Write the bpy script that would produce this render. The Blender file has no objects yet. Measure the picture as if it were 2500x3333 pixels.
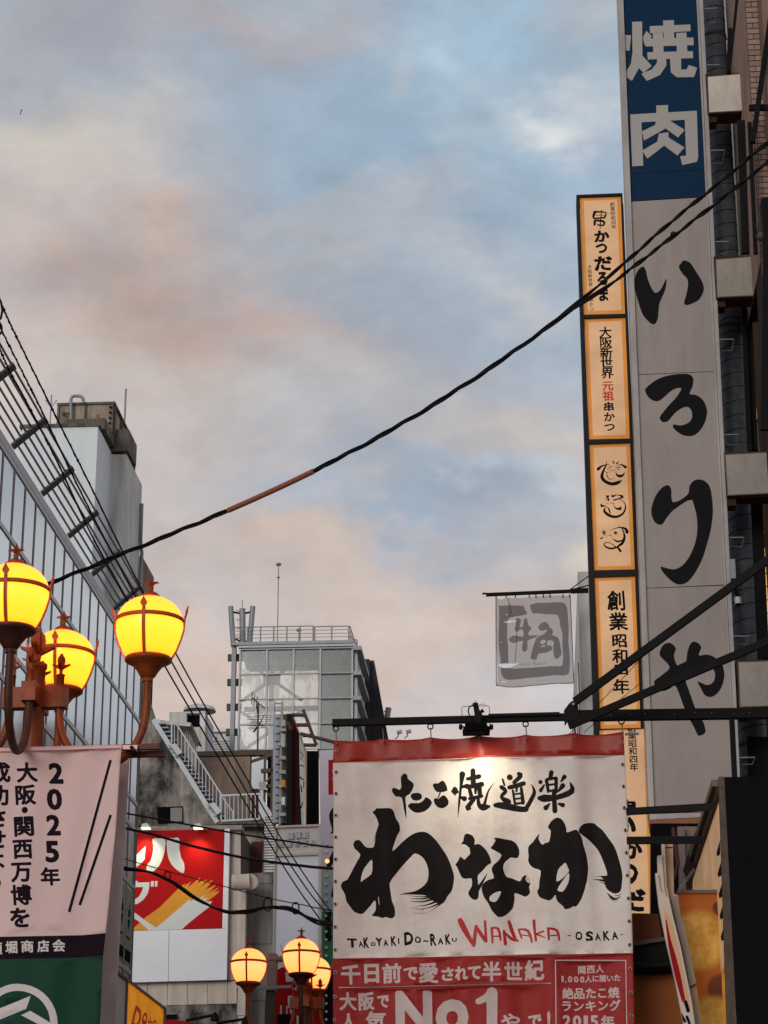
import bpy, math, random
import numpy as np
from mathutils import Vector, Matrix
from mathutils.geometry import delaunay_2d_cdt
from math import sin, cos, tan, pi, radians, sqrt, atan2

random.seed(7)
S = bpy.context.scene
COL = S.collection

# ------------------------------------------------------------------ camera
FPX, TILT, YAW = 7300.0, radians(19.5), radians(4.0)
CAMZ = 1.6
cd = bpy.data.cameras.new('camera')
cam = bpy.data.objects.new('camera', cd)
COL.objects.link(cam)
cam.location = (0, 0, CAMZ)
cam.rotation_euler = (radians(90) + TILT, 0, YAW)
cd.sensor_fit = 'VERTICAL'
cd.sensor_height = 36.0
cd.lens = 36.0 * FPX / 3333.0
cd.clip_start = 0.1
cd.clip_end = 3000
S.camera = cam

def ray(px, py):
    X = px - 1250.0
    U = 1666.5 - py
    f = FPX * cos(TILT) - U * sin(TILT)
    u = FPX * sin(TILT) + U * cos(TILT)
    return (X * cos(YAW) - f * sin(YAW), f * cos(YAW) + X * sin(YAW), u)

def Wy(px, py, y):
    d = ray(px, py); t = y / d[1]
    return Vector((d[0] * t, y, CAMZ + d[2] * t))

def Wx(px, py, x):
    d = ray(px, py); t = x / d[0]
    return Vector((x, d[1] * t, CAMZ + d[2] * t))

# ------------------------------------------------------------------ world: dusk sky with broken cloud
W = bpy.data.worlds.new('World')
S.world = W
W.use_nodes = True
nt = W.node_tree
nt.nodes.clear()
N = nt.nodes.new
L = nt.links.new

def s2l(c):
    return tuple((v / 255.0 / 12.92) if v / 255.0 <= 0.04045 else ((v / 255.0 + 0.055) / 1.055) ** 2.4 for v in c)

def wmath(op, a, b=None, c=None, clamp=False):
    n = N('ShaderNodeMath'); n.operation = op; n.use_clamp = clamp
    for i, v in enumerate((a, b, c)):
        if v is None:
            continue
        if isinstance(v, (int, float)):
            n.inputs[i].default_value = v
        else:
            L(v, n.inputs[i])
    return n.outputs[0]

def wmix(f, a, b, mode='MIX'):
    n = N('ShaderNodeMix'); n.data_type = 'RGBA'; n.blend_type = mode
    for sk, v in ((n.inputs[0], f), (n.inputs[6], a), (n.inputs[7], b)):
        if isinstance(v, tuple):
            sk.default_value = (*v[:3], 1)
        elif isinstance(v, (int, float)):
            sk.default_value = v
        else:
            L(v, sk)
    return n.outputs[2]

tc = N('ShaderNodeTexCoord')
sep = N('ShaderNodeSeparateXYZ'); L(tc.outputs['Generated'], sep.inputs[0])
dx, dy, dz = sep.outputs
az = wmath('ARCTAN2', dx, dy)
el = wmath('ARCSINE', dz)
cmb = N('ShaderNodeCombineXYZ'); L(az, cmb.inputs[0]); L(wmath('MULTIPLY', el, 1.7), cmb.inputs[1])

def wnoise(scale, detail, rough, off=0.0, dist=0.0):
    mp = N('ShaderNodeMapping'); mp.inputs['Location'].default_value = (off, off * 1.7, off * .3)
    L(cmb.outputs[0], mp.inputs[0])
    n = N('ShaderNodeTexNoise'); n.inputs['Scale'].default_value = scale
    n.inputs['Detail'].default_value = detail; n.inputs['Roughness'].default_value = rough
    n.inputs['Distortion'].default_value = dist
    L(mp.outputs[0], n.inputs['Vector'])
    return n.outputs[0]

warp1 = wmath('MULTIPLY', wmath('SUBTRACT', wnoise(9, 5, .55, 3.1), .5), .16)
warp2 = wmath('MULTIPLY', wmath('SUBTRACT', wnoise(9, 5, .55, 7.7), .5), .14)
azw = wmath('ADD', az, warp1)
elw = wmath('ADD', el, warp2)

sky = N('ShaderNodeTexSky'); sky.sky_type = 'NISHITA'; sky.sun_disc = False
sky.sun_elevation = radians(12); sky.sun_rotation = radians(200)
nish = wmix(1.0, sky.outputs[0], (.10, .10, .10), 'MULTIPLY')
# elevation base of the cloud deck
ramp = N('ShaderNodeValToRGB'); L(wmath('MULTIPLY', el, 1 / radians(60)), ramp.inputs[0])
cr = ramp.color_ramp
stops = [(0.0, (214, 192, 180)), (.22, (218, 196, 184)), (.30, (208, 192, 186)), (.42, (188, 184, 186)),
         (.52, (176, 181, 188)), (.62, (168, 175, 184)), (.75, (160, 172, 184)), (1.0, (150, 165, 180))]
cr.elements[0].position = 0; cr.elements[0].color = (*s2l(stops[0][1]), 1)
cr.elements[1].position = 1; cr.elements[1].color = (*s2l(stops[-1][1]), 1)
for p_, c_ in stops[1:-1]:
    e_ = cr.elements.new(p_); e_.color = (*s2l(c_), 1)
skycol = wmix(.93, nish, ramp.outputs[0])

BLOBS = [  # px, py, half width px, half height px, colour, strength
    (4800, 1900, 2600, 1500, (178, 192, 202), .65),
    (1500, 430, 1000, 480, (140, 172, 196), .8), (2000, 900, 600, 500, (160, 182, 202), .6), (1200, 700, 480, 330, (150, 170, 190), .7),
    (760, 90, 460, 150, (182, 172, 174), .75), (180, 120, 420, 170, (164, 162, 170), .6), (1150, 200, 260, 150, (150, 172, 192), .55),
    (640, 330, 520, 120, (158, 172, 188), .7), (1500, 60, 260, 130, (160, 190, 212), .7), (1420, 230, 160, 90, (186, 204, 216), .55),
    (1840, 330, 230, 100, (220, 220, 218), .95), (1980, 240, 160, 90, (186, 198, 208), .6),
    (120, 430, 420, 170, (210, 200, 190), .9), (230, 700, 460, 160, (200, 186, 180), .8), (350, 1130, 460, 200, (210, 192, 182), .85),
    (500, 830, 340, 170, (188, 164, 152), .85), (700, 1060, 260, 130, (198, 168, 154), .8), (880, 1130, 160, 60, (198, 178, 168), .5),
    (1700, 880, 260, 80, (202, 200, 200), .65), (1350, 850, 160, 60, (184, 188, 194), .5), (1050, 1000, 260, 110, (164, 172, 184), .6),
    (900, 1340, 560, 100, (204, 198, 192), .7), (1560, 1420, 360, 90, (210, 200, 192), .75), (1150, 1480, 300, 60, (204, 200, 198), .5),
    (1560, 1560, 300, 40, (196, 208, 216), .7), (1420, 1640, 380, 70, (150, 172, 192), .75), (820, 1600, 320, 80, (170, 182, 196), .65),
    (880, 1780, 260, 60, (214, 190, 174), .75), (1180, 1800, 300, 60, (216, 196, 184), .7), (1680, 1760, 240, 80, (176, 184, 194), .6),
    (1860, 1850, 90, 70, (230, 218, 200), .85), (1000, 2040, 700, 150, (218, 192, 174), .75), (640, 1960, 240, 90, (194, 194, 198), .6),
    (1450, 2000, 340, 60, (206, 190, 182), .6), (1650, 2230, 360, 130, (208, 204, 206), .7), (620, 2200, 240, 110, (214, 190, 176), .6),
]
for (bx, by, bw, bh, bc, bs) in BLOBS:
    d = ray(bx, by)
    a0 = atan2(d[0], d[1]); e0 = math.asin(d[2] / sqrt(d[0] ** 2 + d[1] ** 2 + d[2] ** 2))
    ia = FPX / bw * .93; ie = FPX / bh
    ta = wmath('MULTIPLY', wmath('SUBTRACT', azw, a0), ia)
    te = wmath('MULTIPLY', wmath('SUBTRACT', elw, e0), ie)
    q = wmath('ADD', wmath('MULTIPLY', ta, ta), wmath('MULTIPLY', te, te))
    g = wmath('MULTIPLY', wmath('POWER', 2.71828, wmath('MULTIPLY', q, -1.0)), bs, clamp=True)
    skycol = wmix(g, skycol, s2l(bc))
# broken cloud: cool gaps in the hollows, warm grey on the swells
m3 = wnoise(8.5, 6, .56, 9.4, .5)
lo3 = N('ShaderNodeMapRange'); L(m3, lo3.inputs[0])
lo3.inputs[1].default_value = .32; lo3.inputs[2].default_value = .50; lo3.inputs[3].default_value = .24; lo3.inputs[4].default_value = 0
skycol = wmix(lo3.outputs[0], skycol, s2l((146, 166, 188)))
hi3 = N('ShaderNodeMapRange'); L(m3, hi3.inputs[0])
hi3.inputs[1].default_value = .52; hi3.inputs[2].default_value = .68; hi3.inputs[3].default_value = 0; hi3.inputs[4].default_value = .38
skycol = wmix(hi3.outputs[0], skycol, s2l((208, 196, 188)))
# soft mottling of the cloud deck
m1 = wnoise(6, 7, .6, 1.3, .4)
mr = N('ShaderNodeMapRange'); L(m1, mr.inputs[0])
mr.inputs[1].default_value = .3; mr.inputs[2].default_value = .7; mr.inputs[3].default_value = .87; mr.inputs[4].default_value = 1.12
mc = N('ShaderNodeCombineColor')
L(wmath('POWER', mr.outputs[0], 1.1), mc.inputs[0]); L(mr.outputs[0], mc.inputs[1]); L(wmath('POWER', mr.outputs[0], .85), mc.inputs[2])
skycol = wmix(1.0, skycol, mc.outputs[0], 'MULTIPLY')
m2 = wnoise(22, 6, .6, 5.9, .2)
mr2 = N('ShaderNodeMapRange'); L(m2, mr2.inputs[0])
mr2.inputs[1].default_value = .3; mr2.inputs[2].default_value = .7; mr2.inputs[3].default_value = .91; mr2.inputs[4].default_value = 1.08
mc2 = N('ShaderNodeCombineColor')
for i in range(3):
    L(mr2.outputs[0], mc2.inputs[i])
skycol = wmix(1.0, skycol, mc2.outputs[0], 'MULTIPLY')
skycol = wmix(1.0, skycol, (1.015, 1.025, 1.035), 'MULTIPLY')
bg = N('ShaderNodeBackground'); L(skycol, bg.inputs[0]); bg.inputs[1].default_value = 0.98
wo = N('ShaderNodeOutputWorld'); L(bg.outputs[0], wo.inputs[0])

# soft low sun behind the camera, through the cloud
sd = bpy.data.lights.new('sun', 'SUN'); sd.energy = 1.1; sd.angle = radians(25); sd.color = (1, .95, .9)
sun = bpy.data.objects.new('sun', sd); COL.objects.link(sun)
sun.rotation_euler = Vector((.34, .94, -.21)).to_track_quat('-Z', 'Y').to_euler()

S.view_settings.view_transform = 'Standard'
S.view_settings.look = 'None'
S.view_settings.exposure = 0
S.view_settings.gamma = 1
S.view_settings.use_curve_mapping = False
S.cycles.use_denoising = True
S.cycles.max_bounces = 8
S.cycles.transparent_max_bounces = 16

# ------------------------------------------------------------------ materials
MATS = {}
def mat(name, col, rough=.6, metal=0., var=0., vs=3., streak=0., bump=0., bs=40., emit=None, es=0., trans=0., ior=1.45, srgb=True,
        dirt_or_reflection=None, da=0., ds=1.5, dm=(.45, .65), transl=0., spec=.3, bd=.01, sheer=0., orand=0.):
    if name in MATS:
        return MATS[name]
    m = bpy.data.materials.new(name); m.use_nodes = True
    t = m.node_tree; b = t.nodes['Principled BSDF']; out = t.nodes['Material Output']
    c = s2l(col) if srgb else col
    b.inputs['Roughness'].default_value = rough
    b.inputs['Metallic'].default_value = metal
    b.inputs['IOR'].default_value = ior
    b.inputs['Specular IOR Level'].default_value = spec
    b.inputs['Base Color'].default_value = (*c, 1)
    tcn = t.nodes.new('ShaderNodeTexCoord')
    src = None
    def noise(scale, sx=(1, 1, 1), det=5, ro=.6):
        mp = t.nodes.new('ShaderNodeMapping'); mp.inputs['Scale'].default_value = sx
        t.links.new(tcn.outputs['Object'], mp.inputs[0])
        n = t.nodes.new('ShaderNodeTexNoise'); n.inputs['Scale'].default_value = scale
        n.inputs['Detail'].default_value = det; n.inputs['Roughness'].default_value = ro
        t.links.new(mp.outputs[0], n.inputs['Vector'])
        return n.outputs[0]
    def mul(prev, fac, lo, hi, a=.3, z=.7):
        mr = t.nodes.new('ShaderNodeMapRange'); t.links.new(fac, mr.inputs[0])
        mr.inputs[1].default_value = a; mr.inputs[2].default_value = z
        mr.inputs[3].default_value = lo; mr.inputs[4].default_value = hi
        mx = t.nodes.new('ShaderNodeMix'); mx.data_type = 'RGBA'; mx.blend_type = 'MULTIPLY'
        mx.inputs[0].default_value = 1
        if prev is None:
            mx.inputs[6].default_value = (*c, 1)
        else:
            t.links.new(prev, mx.inputs[6])
        t.links.new(mr.outputs[0], mx.inputs[7])
        return mx.outputs[2]
    if var:
        src = mul(src, noise(vs), 1 - var, 1 + var * .5)
    if streak:
        src = mul(src, noise(6, (1, 1, .12)), 1 - streak, 1 + streak * .25, .35, .62)
    if dirt_or_reflection is not None:
        mx = t.nodes.new('ShaderNodeMix'); mx.data_type = 'RGBA'
        mr = t.nodes.new('ShaderNodeMapRange'); t.links.new(noise(ds, (1, 1, .6), 8, .7), mr.inputs[0])
        mr.inputs[1].default_value = dm[0]; mr.inputs[2].default_value = dm[1]; mr.inputs[4].default_value = da
        t.links.new(mr.outputs[0], mx.inputs[0])
        if src is None:
            mx.inputs[6].default_value = (*c, 1)
        else:
            t.links.new(src, mx.inputs[6])
        mx.inputs[7].default_value = (*s2l(dirt_or_reflection), 1)
        src = mx.outputs[2]
    if orand:
        oi = t.nodes.new('ShaderNodeObjectInfo')
        src = mul(src, oi.outputs['Random'], 1 - orand, 1, 0, 1)
    if src is not None:
        t.links.new(src, b.inputs['Base Color'])
    if bump:
        bn = t.nodes.new('ShaderNodeBump'); bn.inputs['Strength'].default_value = bump
        bn.inputs['Distance'].default_value = bd
        t.links.new(noise(bs), bn.inputs['Height'])
        t.links.new(bn.outputs[0], b.inputs['Normal'])
    if emit is not None:
        b.inputs['Emission Color'].default_value = (*s2l(emit), 1)
        b.inputs['Emission Strength'].default_value = es
        if var:
            er = t.nodes.new('ShaderNodeMapRange'); t.links.new(noise(1.6, (1, 1, 1.8), 3), er.inputs[0])
            er.inputs[1].default_value = .3; er.inputs[2].default_value = .7; er.inputs[3].default_value = es * .72; er.inputs[4].default_value = es * 1.2
            t.links.new(er.outputs[0], b.inputs['Emission Strength'])
    if trans:
        b.inputs['Transmission Weight'].default_value = trans
    if transl:
        tr = t.nodes.new('ShaderNodeBsdfTranslucent')
        if src is not None:
            t.links.new(src, tr.inputs[0])
        else:
            tr.inputs[0].default_value = (*c, 1)
        ms = t.nodes.new('ShaderNodeMixShader'); ms.inputs[0].default_value = transl
        t.links.new(b.outputs[0], ms.inputs[1]); t.links.new(tr.outputs[0], ms.inputs[2])
        t.links.new(ms.outputs[0], out.inputs[0])
        if sheer:
            tp_ = t.nodes.new('ShaderNodeBsdfTransparent'); m2_ = t.nodes.new('ShaderNodeMixShader'); m2_.inputs[0].default_value = sheer
            tp_.inputs[0].default_value = (*[v ** .5 for v in c], 1)
            t.links.new(ms.outputs[0], m2_.inputs[1]); t.links.new(tp_.outputs[0], m2_.inputs[2]); t.links.new(m2_.outputs[0], out.inputs[0])
    MATS[name] = m
    return m

# ------------------------------------------------------------------ object helpers
ORG = {}
def link(o):
    COL.objects.link(o); return o

def props(o, label=None, cat=None, group=None, kind=None):
    if label: o['label'] = label
    if cat: o['category'] = cat
    if group: o['group'] = group
    if kind: o['kind'] = kind
    return o

def thing(name, loc, label, cat, group=None):
    o = bpy.data.objects.new(name, None); link(o)
    o.empty_display_size = .2
    o.location = loc; ORG[o] = Vector(loc)
    return props(o, label, cat, group)

def mk(name, verts, faces, mats, mi=None, parent=None, smooth=False, label=None, cat=None, group=None, kind=None, origin=None, smf=None):
    if parent is not None:
        org = ORG[parent]
    elif origin is not None:
        org = Vector(origin)
    else:
        a = np.array(verts); org = Vector(((a[:, 0].min() + a[:, 0].max()) / 2, (a[:, 1].min() + a[:, 1].max()) / 2, a[:, 2].min()))
    me = bpy.data.meshes.new(name)
    a = np.array([tuple(v) for v in verts], dtype=float) - np.array(org)
    me.from_pydata(a.tolist(), [], faces)
    if not isinstance(mats, (list, tuple)):
        mats = [mats]
    for m in mats:
        me.materials.append(m)
    if mi is not None:
        me.polygons.foreach_set('material_index', mi)
    if smf is not None:
        me.polygons.foreach_set('use_smooth', smf)
    elif smooth:
        me.polygons.foreach_set('use_smooth', [True] * len(me.polygons))
    me.update()
    o = bpy.data.objects.new(name, me); link(o)
    if parent is not None:
        o.parent = parent
    else:
        o.location = org
    ORG[o] = org
    return props(o, label, cat, group, kind)

class MB:
    def __init__(s):
        s.v = []; s.f = []; s.m = []; s.s = []
    def add(s, vs, fs, mi=0, sm=False):
        n = len(s.v); s.v += [tuple(v) for v in vs]
        for f in fs:
            s.f.append(tuple(i + n for i in f)); s.m.append(mi); s.s.append(sm)
        return s
    def box(s, a, b, mi=0):
        x0, y0, z0 = a; x1, y1, z1 = b
        x0, x1 = min(x0, x1), max(x0, x1); y0, y1 = min(y0, y1), max(y0, y1); z0, z1 = min(z0, z1), max(z0, z1)
        return s.add([(x0, y0, z0), (x1, y0, z0), (x1, y1, z0), (x0, y1, z0), (x0, y0, z1), (x1, y0, z1), (x1, y1, z1), (x0, y1, z1)],
                     [(0, 3, 2, 1), (4, 5, 6, 7), (0, 1, 5, 4), (1, 2, 6, 5), (2, 3, 7, 6), (3, 0, 4, 7)], mi)
    def bar(s, p, q, w, h, mi=0, up=(0, 0, 1)):
        p, q = Vector(p), Vector(q); d = (q - p).normalized(); u = Vector(up)
        a = d.cross(u)
        if a.length < 1e-4: a = d.cross(Vector((0, 1, 0)))
        a.normalize(); b = a.cross(d).normalized()
        a *= w / 2; b *= h / 2
        return s.add([p - a - b, p + a - b, p + a + b, p - a + b, q - a - b, q + a - b, q + a + b, q - a + b],
                     [(0, 1, 2, 3), (4, 7, 6, 5), (0, 4, 5, 1), (1, 5, 6, 2), (2, 6, 7, 3), (3, 7, 4, 0)], mi)
    def tube(s, pts, r, seg=8, mi=0, closed=False):
        pts = [Vector(p) for p in pts]
        rs = r if isinstance(r, (list, tuple)) else [r] * len(pts)
        n = len(pts); vs = []; fs = []
        prev = None
        for i in range(n):
            if closed: t = pts[(i + 1) % n] - pts[i - 1]
            else: t = pts[min(i + 1, n - 1)] - pts[max(i - 1, 0)]
            t.normalize()
            if prev is None:
                ref = Vector((0, 0, 1)) if abs(t.z) < .9 else Vector((1, 0, 0))
                a = t.cross(ref).normalized()
            else:
                a = (prev - t * prev.dot(t)).normalized()
            prev = a; b = t.cross(a)
            for k in range(seg):
                th = 2 * pi * k / seg
                vs.append(pts[i] + (a * cos(th) + b * sin(th)) * rs[i])
        m = n if closed else n - 1
        for i in range(m):
            j = (i + 1) % n
            for k in range(seg):
                l = (k + 1) % seg
                fs.append((i * seg + k, i * seg + l, j * seg + l, j * seg + k))
        s.add(vs, fs, mi, True)
        if not closed:
            s.add(vs[:seg], [tuple(range(seg))[::-1]], mi); s.add(vs[-seg:], [tuple(range(seg))], mi)
        return s
    def lathe(s, prof, c, seg=24, mi=0, sm=True):
        cx, cy, cz = c; vs = []; fs = []
        for (r, z) in prof:
            for k in range(seg):
                th = 2 * pi * k / seg
                vs.append((cx + r * cos(th), cy + r * sin(th), cz + z))
        for i in range(len(prof) - 1):
            for k in range(seg):
                l = (k + 1) % seg
                fs.append((i * seg + k, i * seg + l, (i + 1) * seg + l, (i + 1) * seg + k))
        return s.add(vs, fs, mi, sm)
    def ball(s, c, r, mi=0, seg=12):
        return s.lathe([(max(1e-4, r * sin(pi * i / 8)), -r * cos(pi * i / 8)) for i in range(9)], c, seg, mi)
    def build(s, name, mats, parent=None, **k):
        return mk(name, s.v, s.f, mats, s.m, parent, smf=s.s, **k)

def boxo(name, a, b, m, parent=None, **k):
    return MB().box(a, b).build(name, m, parent, **k)

def copy_tree(o, parent=None):
    c = o.copy(); link(c); c.parent = parent
    for ch in list(o.children):
        copy_tree(ch, c)
    return c

# ------------------------------------------------------------------ planes and flat print
class Plane:
    """vertical plane; u runs along d, off along n (towards the street / viewer)"""
    def __init__(s, o, d, n):
        s.o = Vector((o[0], o[1])); s.d = Vector(d).normalized(); s.n = Vector(n).normalized()
    def uv(s, px, py):
        r = ray(px, py); rd = Vector((r[0], r[1]))
        # o + d u = rd t
        det = rd.x * (-s.d.y) + s.d.x * rd.y
        t = (s.o.x * (-s.d.y) + s.d.x * s.o.y) / det
        p = rd * t - s.o
        return (p.dot(s.d), CAMZ + r[2] * t)
    def P(s, u, z, off=0.):
        q = s.o + s.d * u + s.n * off
        return Vector((q.x, q.y, z))
def front(y, yaw=0., x0=0.):
    return Plane((x0, y), (cos(yaw), sin(yaw)), (sin(yaw), -cos(yaw)))
def sidep(x, sgn=1):
    return Plane((x, 0), (0, 1), (sgn, 0))

GC = {}
def glyph0(ch, off=0):
    k = (ch, 'raw')
    if k in GC: return GC[k]
    c = bpy.data.curves.new('t', 'FONT'); c.body = ch; c.size = 1; c.resolution_u = 3
    o = bpy.data.objects.new('t', c); COL.objects.link(o)
    bpy.context.view_layer.update()
    ev = o.evaluated_get(bpy.context.evaluated_depsgraph_get())
    m = ev.to_mesh()
    cnt = {}
    for p in m.polygons:
        for e in p.edge_keys:
            cnt[e] = cnt.get(e, 0) + 1
    pts = np.array([(v.co.x, v.co.y) for v in m.vertices]) if len(m.vertices) else np.zeros((0, 2))
    ed = [e for e, n in cnt.items() if n == 1]
    ev.to_mesh_clear()
    bpy.data.objects.remove(o); bpy.data.curves.remove(c)
    GC[k] = (pts, ed)
    return GC[k]

def dp(P, tol):
    keep = [0, len(P) - 1]; st_ = [(0, len(P) - 1)]
    while st_:
        a, b = st_.pop()
        if b - a < 2: continue
        d = P[b] - P[a]; l = np.linalg.norm(d)
        q = P[a + 1:b] - P[a]
        dist = np.abs(q[:, 0] * d[1] - q[:, 1] * d[0]) / l if l > 1e-9 else np.linalg.norm(q, axis=1)
        i = int(dist.argmax())
        if dist[i] > tol:
            keep.append(a + 1 + i); st_ += [(a, a + 1 + i), (a + 1 + i, b)]
    return P[sorted(keep)]

def glyph(ch, off, N_=84):
    """outline of a character grown by off (in em), found on a distance field"""
    k = (ch, off)
    if k in GC: return GC[k]
    pts, ed = glyph0(ch)
    if off <= 0 or not len(pts):
        GC[k] = (pts, ed); return GC[k]
    e = np.array(ed); A = pts[e[:, 0]]; B = pts[e[:, 1]]
    per = np.linalg.norm(B - A, axis=1).sum()
    if per > 15: off = off * .72
    if per > 19: off = off * .8
    lo = pts.min(0) - off - .03; hi = pts.max(0) + off + .03
    h = (hi - lo).max() / N_
    nx = int((hi[0] - lo[0]) / h) + 2; ny = int((hi[1] - lo[1]) / h) + 2
    gx = lo[0] + h * np.arange(nx); gy = lo[1] + h * np.arange(ny)
    G = np.stack(np.meshgrid(gx, gy, indexing='ij'), -1).reshape(-1, 2)
    D = B - A; L2 = np.maximum((D ** 2).sum(1), 1e-12)
    best = np.full(len(G), 9.)
    for j in range(len(A)):
        t = np.clip(((G - A[j]) @ D[j]) / L2[j], 0, 1)
        best = np.minimum(best, np.hypot(G[:, 0] - A[j, 0] - t * D[j, 0], G[:, 1] - A[j, 1] - t * D[j, 1]))
    ins = inside(G, ('g', pts, ed))
    F = (np.where(ins, -best, best) - off).reshape(nx, ny)
    F[F == 0] = 1e-6
    vid = {}; V = []
    def vert(i, j, d):
        q = (i, j, d)
        if q not in vid:
            i2, j2 = (i + 1, j) if d == 0 else (i, j + 1)
            t = F[i, j] / (F[i, j] - F[i2, j2])
            V.append((gx[i] + (gx[i2] - gx[i]) * t, gy[j] + (gy[j2] - gy[j]) * t)); vid[q] = len(V) - 1
        return vid[q]
    nb = {}
    def seg(a, b):
        nb.setdefault(a, []).append(b); nb.setdefault(b, []).append(a)
    sg = F < 0
    mix = np.argwhere((sg[:-1, :-1] != sg[1:, :-1]) | (sg[:-1, :-1] != sg[:-1, 1:]) | (sg[:-1, :-1] != sg[1:, 1:]))
    for i, j in mix.tolist():
        c = [sg[i, j], sg[i + 1, j], sg[i + 1, j + 1], sg[i, j + 1]]
        cr_ = []
        if c[0] != c[1]: cr_.append(vert(i, j, 0))
        if c[1] != c[2]: cr_.append(vert(i + 1, j, 1))
        if c[2] != c[3]: cr_.append(vert(i, j + 1, 0))
        if c[3] != c[0]: cr_.append(vert(i, j, 1))
        if len(cr_) == 2: seg(*cr_)
        elif len(cr_) == 4:
            m = F[i:i + 2, j:j + 2].mean() < 0
            if m == c[0]: seg(cr_[0], cr_[1]); seg(cr_[2], cr_[3])
            else: seg(cr_[3], cr_[0]); seg(cr_[1], cr_[2])
    V = np.array(V); seen = set(); P = []; E = []
    for s0 in list(nb):
        if s0 in seen: continue
        ch_ = [s0]; seen.add(s0); cur = s0
        while True:
            nx_ = [q for q in nb[cur] if q not in seen]
            if not nx_: break
            cur = nx_[0]; seen.add(cur); ch_.append(cur)
        if len(ch_) < 5: continue
        Q = V[ch_ + [ch_[0]]]; m = len(Q) // 2
        Q = np.concatenate([dp(Q[:m + 1], .0035), dp(Q[m:], .0035)[1:-1]])
        n0 = len(P); P += list(Q); E += [(n0 + i, n0 + (i + 1) % len(Q)) for i in range(len(Q))]
    GC[k] = (np.array(P), E)
    return GC[k]

def T(chars, x0, y0, x1, y1, w, h, off=.02, sl=-.035, ln=.03, br=0., bb=False):
    """shapes (in photo px) for characters spread from (x0,y0) to (x1,y1)"""
    out = []
    n = len(chars)
    rnd = np.random.RandomState((len(chars) * 7 + int(x0)) % 10007)
    for i, ch in enumerate(chars):
        if ch == ' ': continue
        t = i / (n - 1) if n > 1 else 0
        cx = x0 + (x1 - x0) * t; cy = y0 + (y1 - y0) * t
        pts, ed = glyph(ch, off)
        if len(pts) == 0: continue
        if bb:
            lo = pts.min(0); hi = pts.max(0)
            q = (pts - (lo + hi) / 2) / np.maximum(hi - lo, 1e-3)
        else:
            q = pts - np.array([.5, .38])
        if br:
            q = q + br * np.stack([np.sin(q[:, 1] * 9 + i), np.cos(q[:, 0] * 8 + i * 2)], 1) * .5 + rnd.randn(*q.shape) * br * .25
        X = cx + q[:, 0] * w - q[:, 1] * h * ln
        Y = cy - q[:, 1] * h + q[:, 0] * w * sl
        out.append(('g', np.stack([X, Y], 1), ed))
    return out

def cr(pts, k=5, closed=False):
    pts = [tuple(map(float, p)) for p in pts]; n = len(pts); out = []
    rng = range(n) if closed else range(n - 1)
    for i in rng:
        if closed:
            p = [np.array(pts[(i + j) % n]) for j in (-1, 0, 1, 2)]
        else:
            p = [np.array(pts[min(max(i + j, 0), n - 1)]) for j in (-1, 0, 1, 2)]
        for s in range(k):
            t = s / k
            out.append(.5 * ((2 * p[1]) + (-p[0] + p[2]) * t + (2 * p[0] - 5 * p[1] + 4 * p[2] - p[3]) * t * t + (-p[0] + 3 * p[1] - 3 * p[2] + p[3]) * t ** 3))
    if not closed: out.append(np.array(pts[-1]))
    return np.array(out)

def Z(org, sc):
    """zoomed-photo coordinates -> photo px"""
    return lambda p: np.asarray(p, float)[:, :2] / sc + np.array(org)

def loop(z, pts, k=3):
    return ('w', z(cr(pts, k, True) if k else np.array(pts, float)))

def ringshape(z, outer, holes, k=3):
    P = []; E = []
    for lp in [outer] + holes:
        q = z(cr(lp, k, True)); n0 = len(P)
        P += list(q); E += [(n0 + i, n0 + (i + 1) % len(q)) for i in range(len(q))]
    return ('g', np.array(P), E)

def stroke(z, pts, k=4, flat=False):
    if len(pts) == 1:
        x, y, r = pts[0]
        return ('w', z(np.array([(x + r * cos(t * pi / 7), y + r * sin(t * pi / 7)) for t in range(14)])))
    c = cr(pts, k) if k > 1 else np.array(pts, float)
    n = len(c); Lf = []; Rt = []
    for i in range(n):
        t = c[min(i + 1, n - 1), :2] - c[max(i - 1, 0), :2]
        t = t / (np.linalg.norm(t) + 1e-9); nn = np.array([-t[1], t[0]]); r = max(c[i, 2], .4)
        Lf.append(c[i, :2] + nn * r); Rt.append(c[i, :2] - nn * r)
        if i == 0: t0, r0 = t, r
        if i == n - 1: t1, r1 = t, r
    cap1 = []; cap0 = []
    if not flat:
        for a in (45, 90, 135):
            ca, sa = cos(radians(a)), sin(radians(a))
            n1 = np.array([-t1[1], t1[0]]); n0 = np.array([-t0[1], t0[0]])
            cap1.append(c[-1, :2] + (n1 * ca + t1 * sa) * r1)
            cap0.append(c[0, :2] + (-n0 * ca - t0 * sa) * r0)
    return ('w', z(np.array(Lf + cap1 + Rt[::-1] + cap0)))

I = lambda p: np.asarray(p, float)[:, :2]

def inside(C, sh):
    pts = np.asarray(sh[1], float)
    if sh[0] == 'w':
        A = pts; B = np.roll(pts, -1, 0)
    else:
        if not len(sh[2]): return np.zeros(len(C), bool)
        e = np.array(sh[2]); A = pts[e[:, 0]]; B = pts[e[:, 1]]
    lo = pts.min(0); hi = pts.max(0)
    r = np.zeros(len(C), bool)
    idx = np.where((C[:, 0] > lo[0]) & (C[:, 0] < hi[0]) & (C[:, 1] > lo[1]) & (C[:, 1] < hi[1]))[0]
    if not len(idx): return r
    c = C[idx]
    y = c[:, 1][:, None]; x = c[:, 0][:, None]
    up = (A[:, 1] <= y) & (B[:, 1] > y); dn = (A[:, 1] > y) & (B[:, 1] <= y)
    den = np.where(B[:, 1] == A[:, 1], 1e-12, B[:, 1] - A[:, 1])
    xi = A[:, 0] + (y - A[:, 1]) * (B[:, 0] - A[:, 0]) / den
    right = xi > x
    if sh[0] == 'w':
        r[idx] = ((up & right).sum(1) - (dn & right).sum(1)) != 0
    else:
        r[idx] = (((up | dn) & right).sum(1) % 2) == 1
    return r

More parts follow.
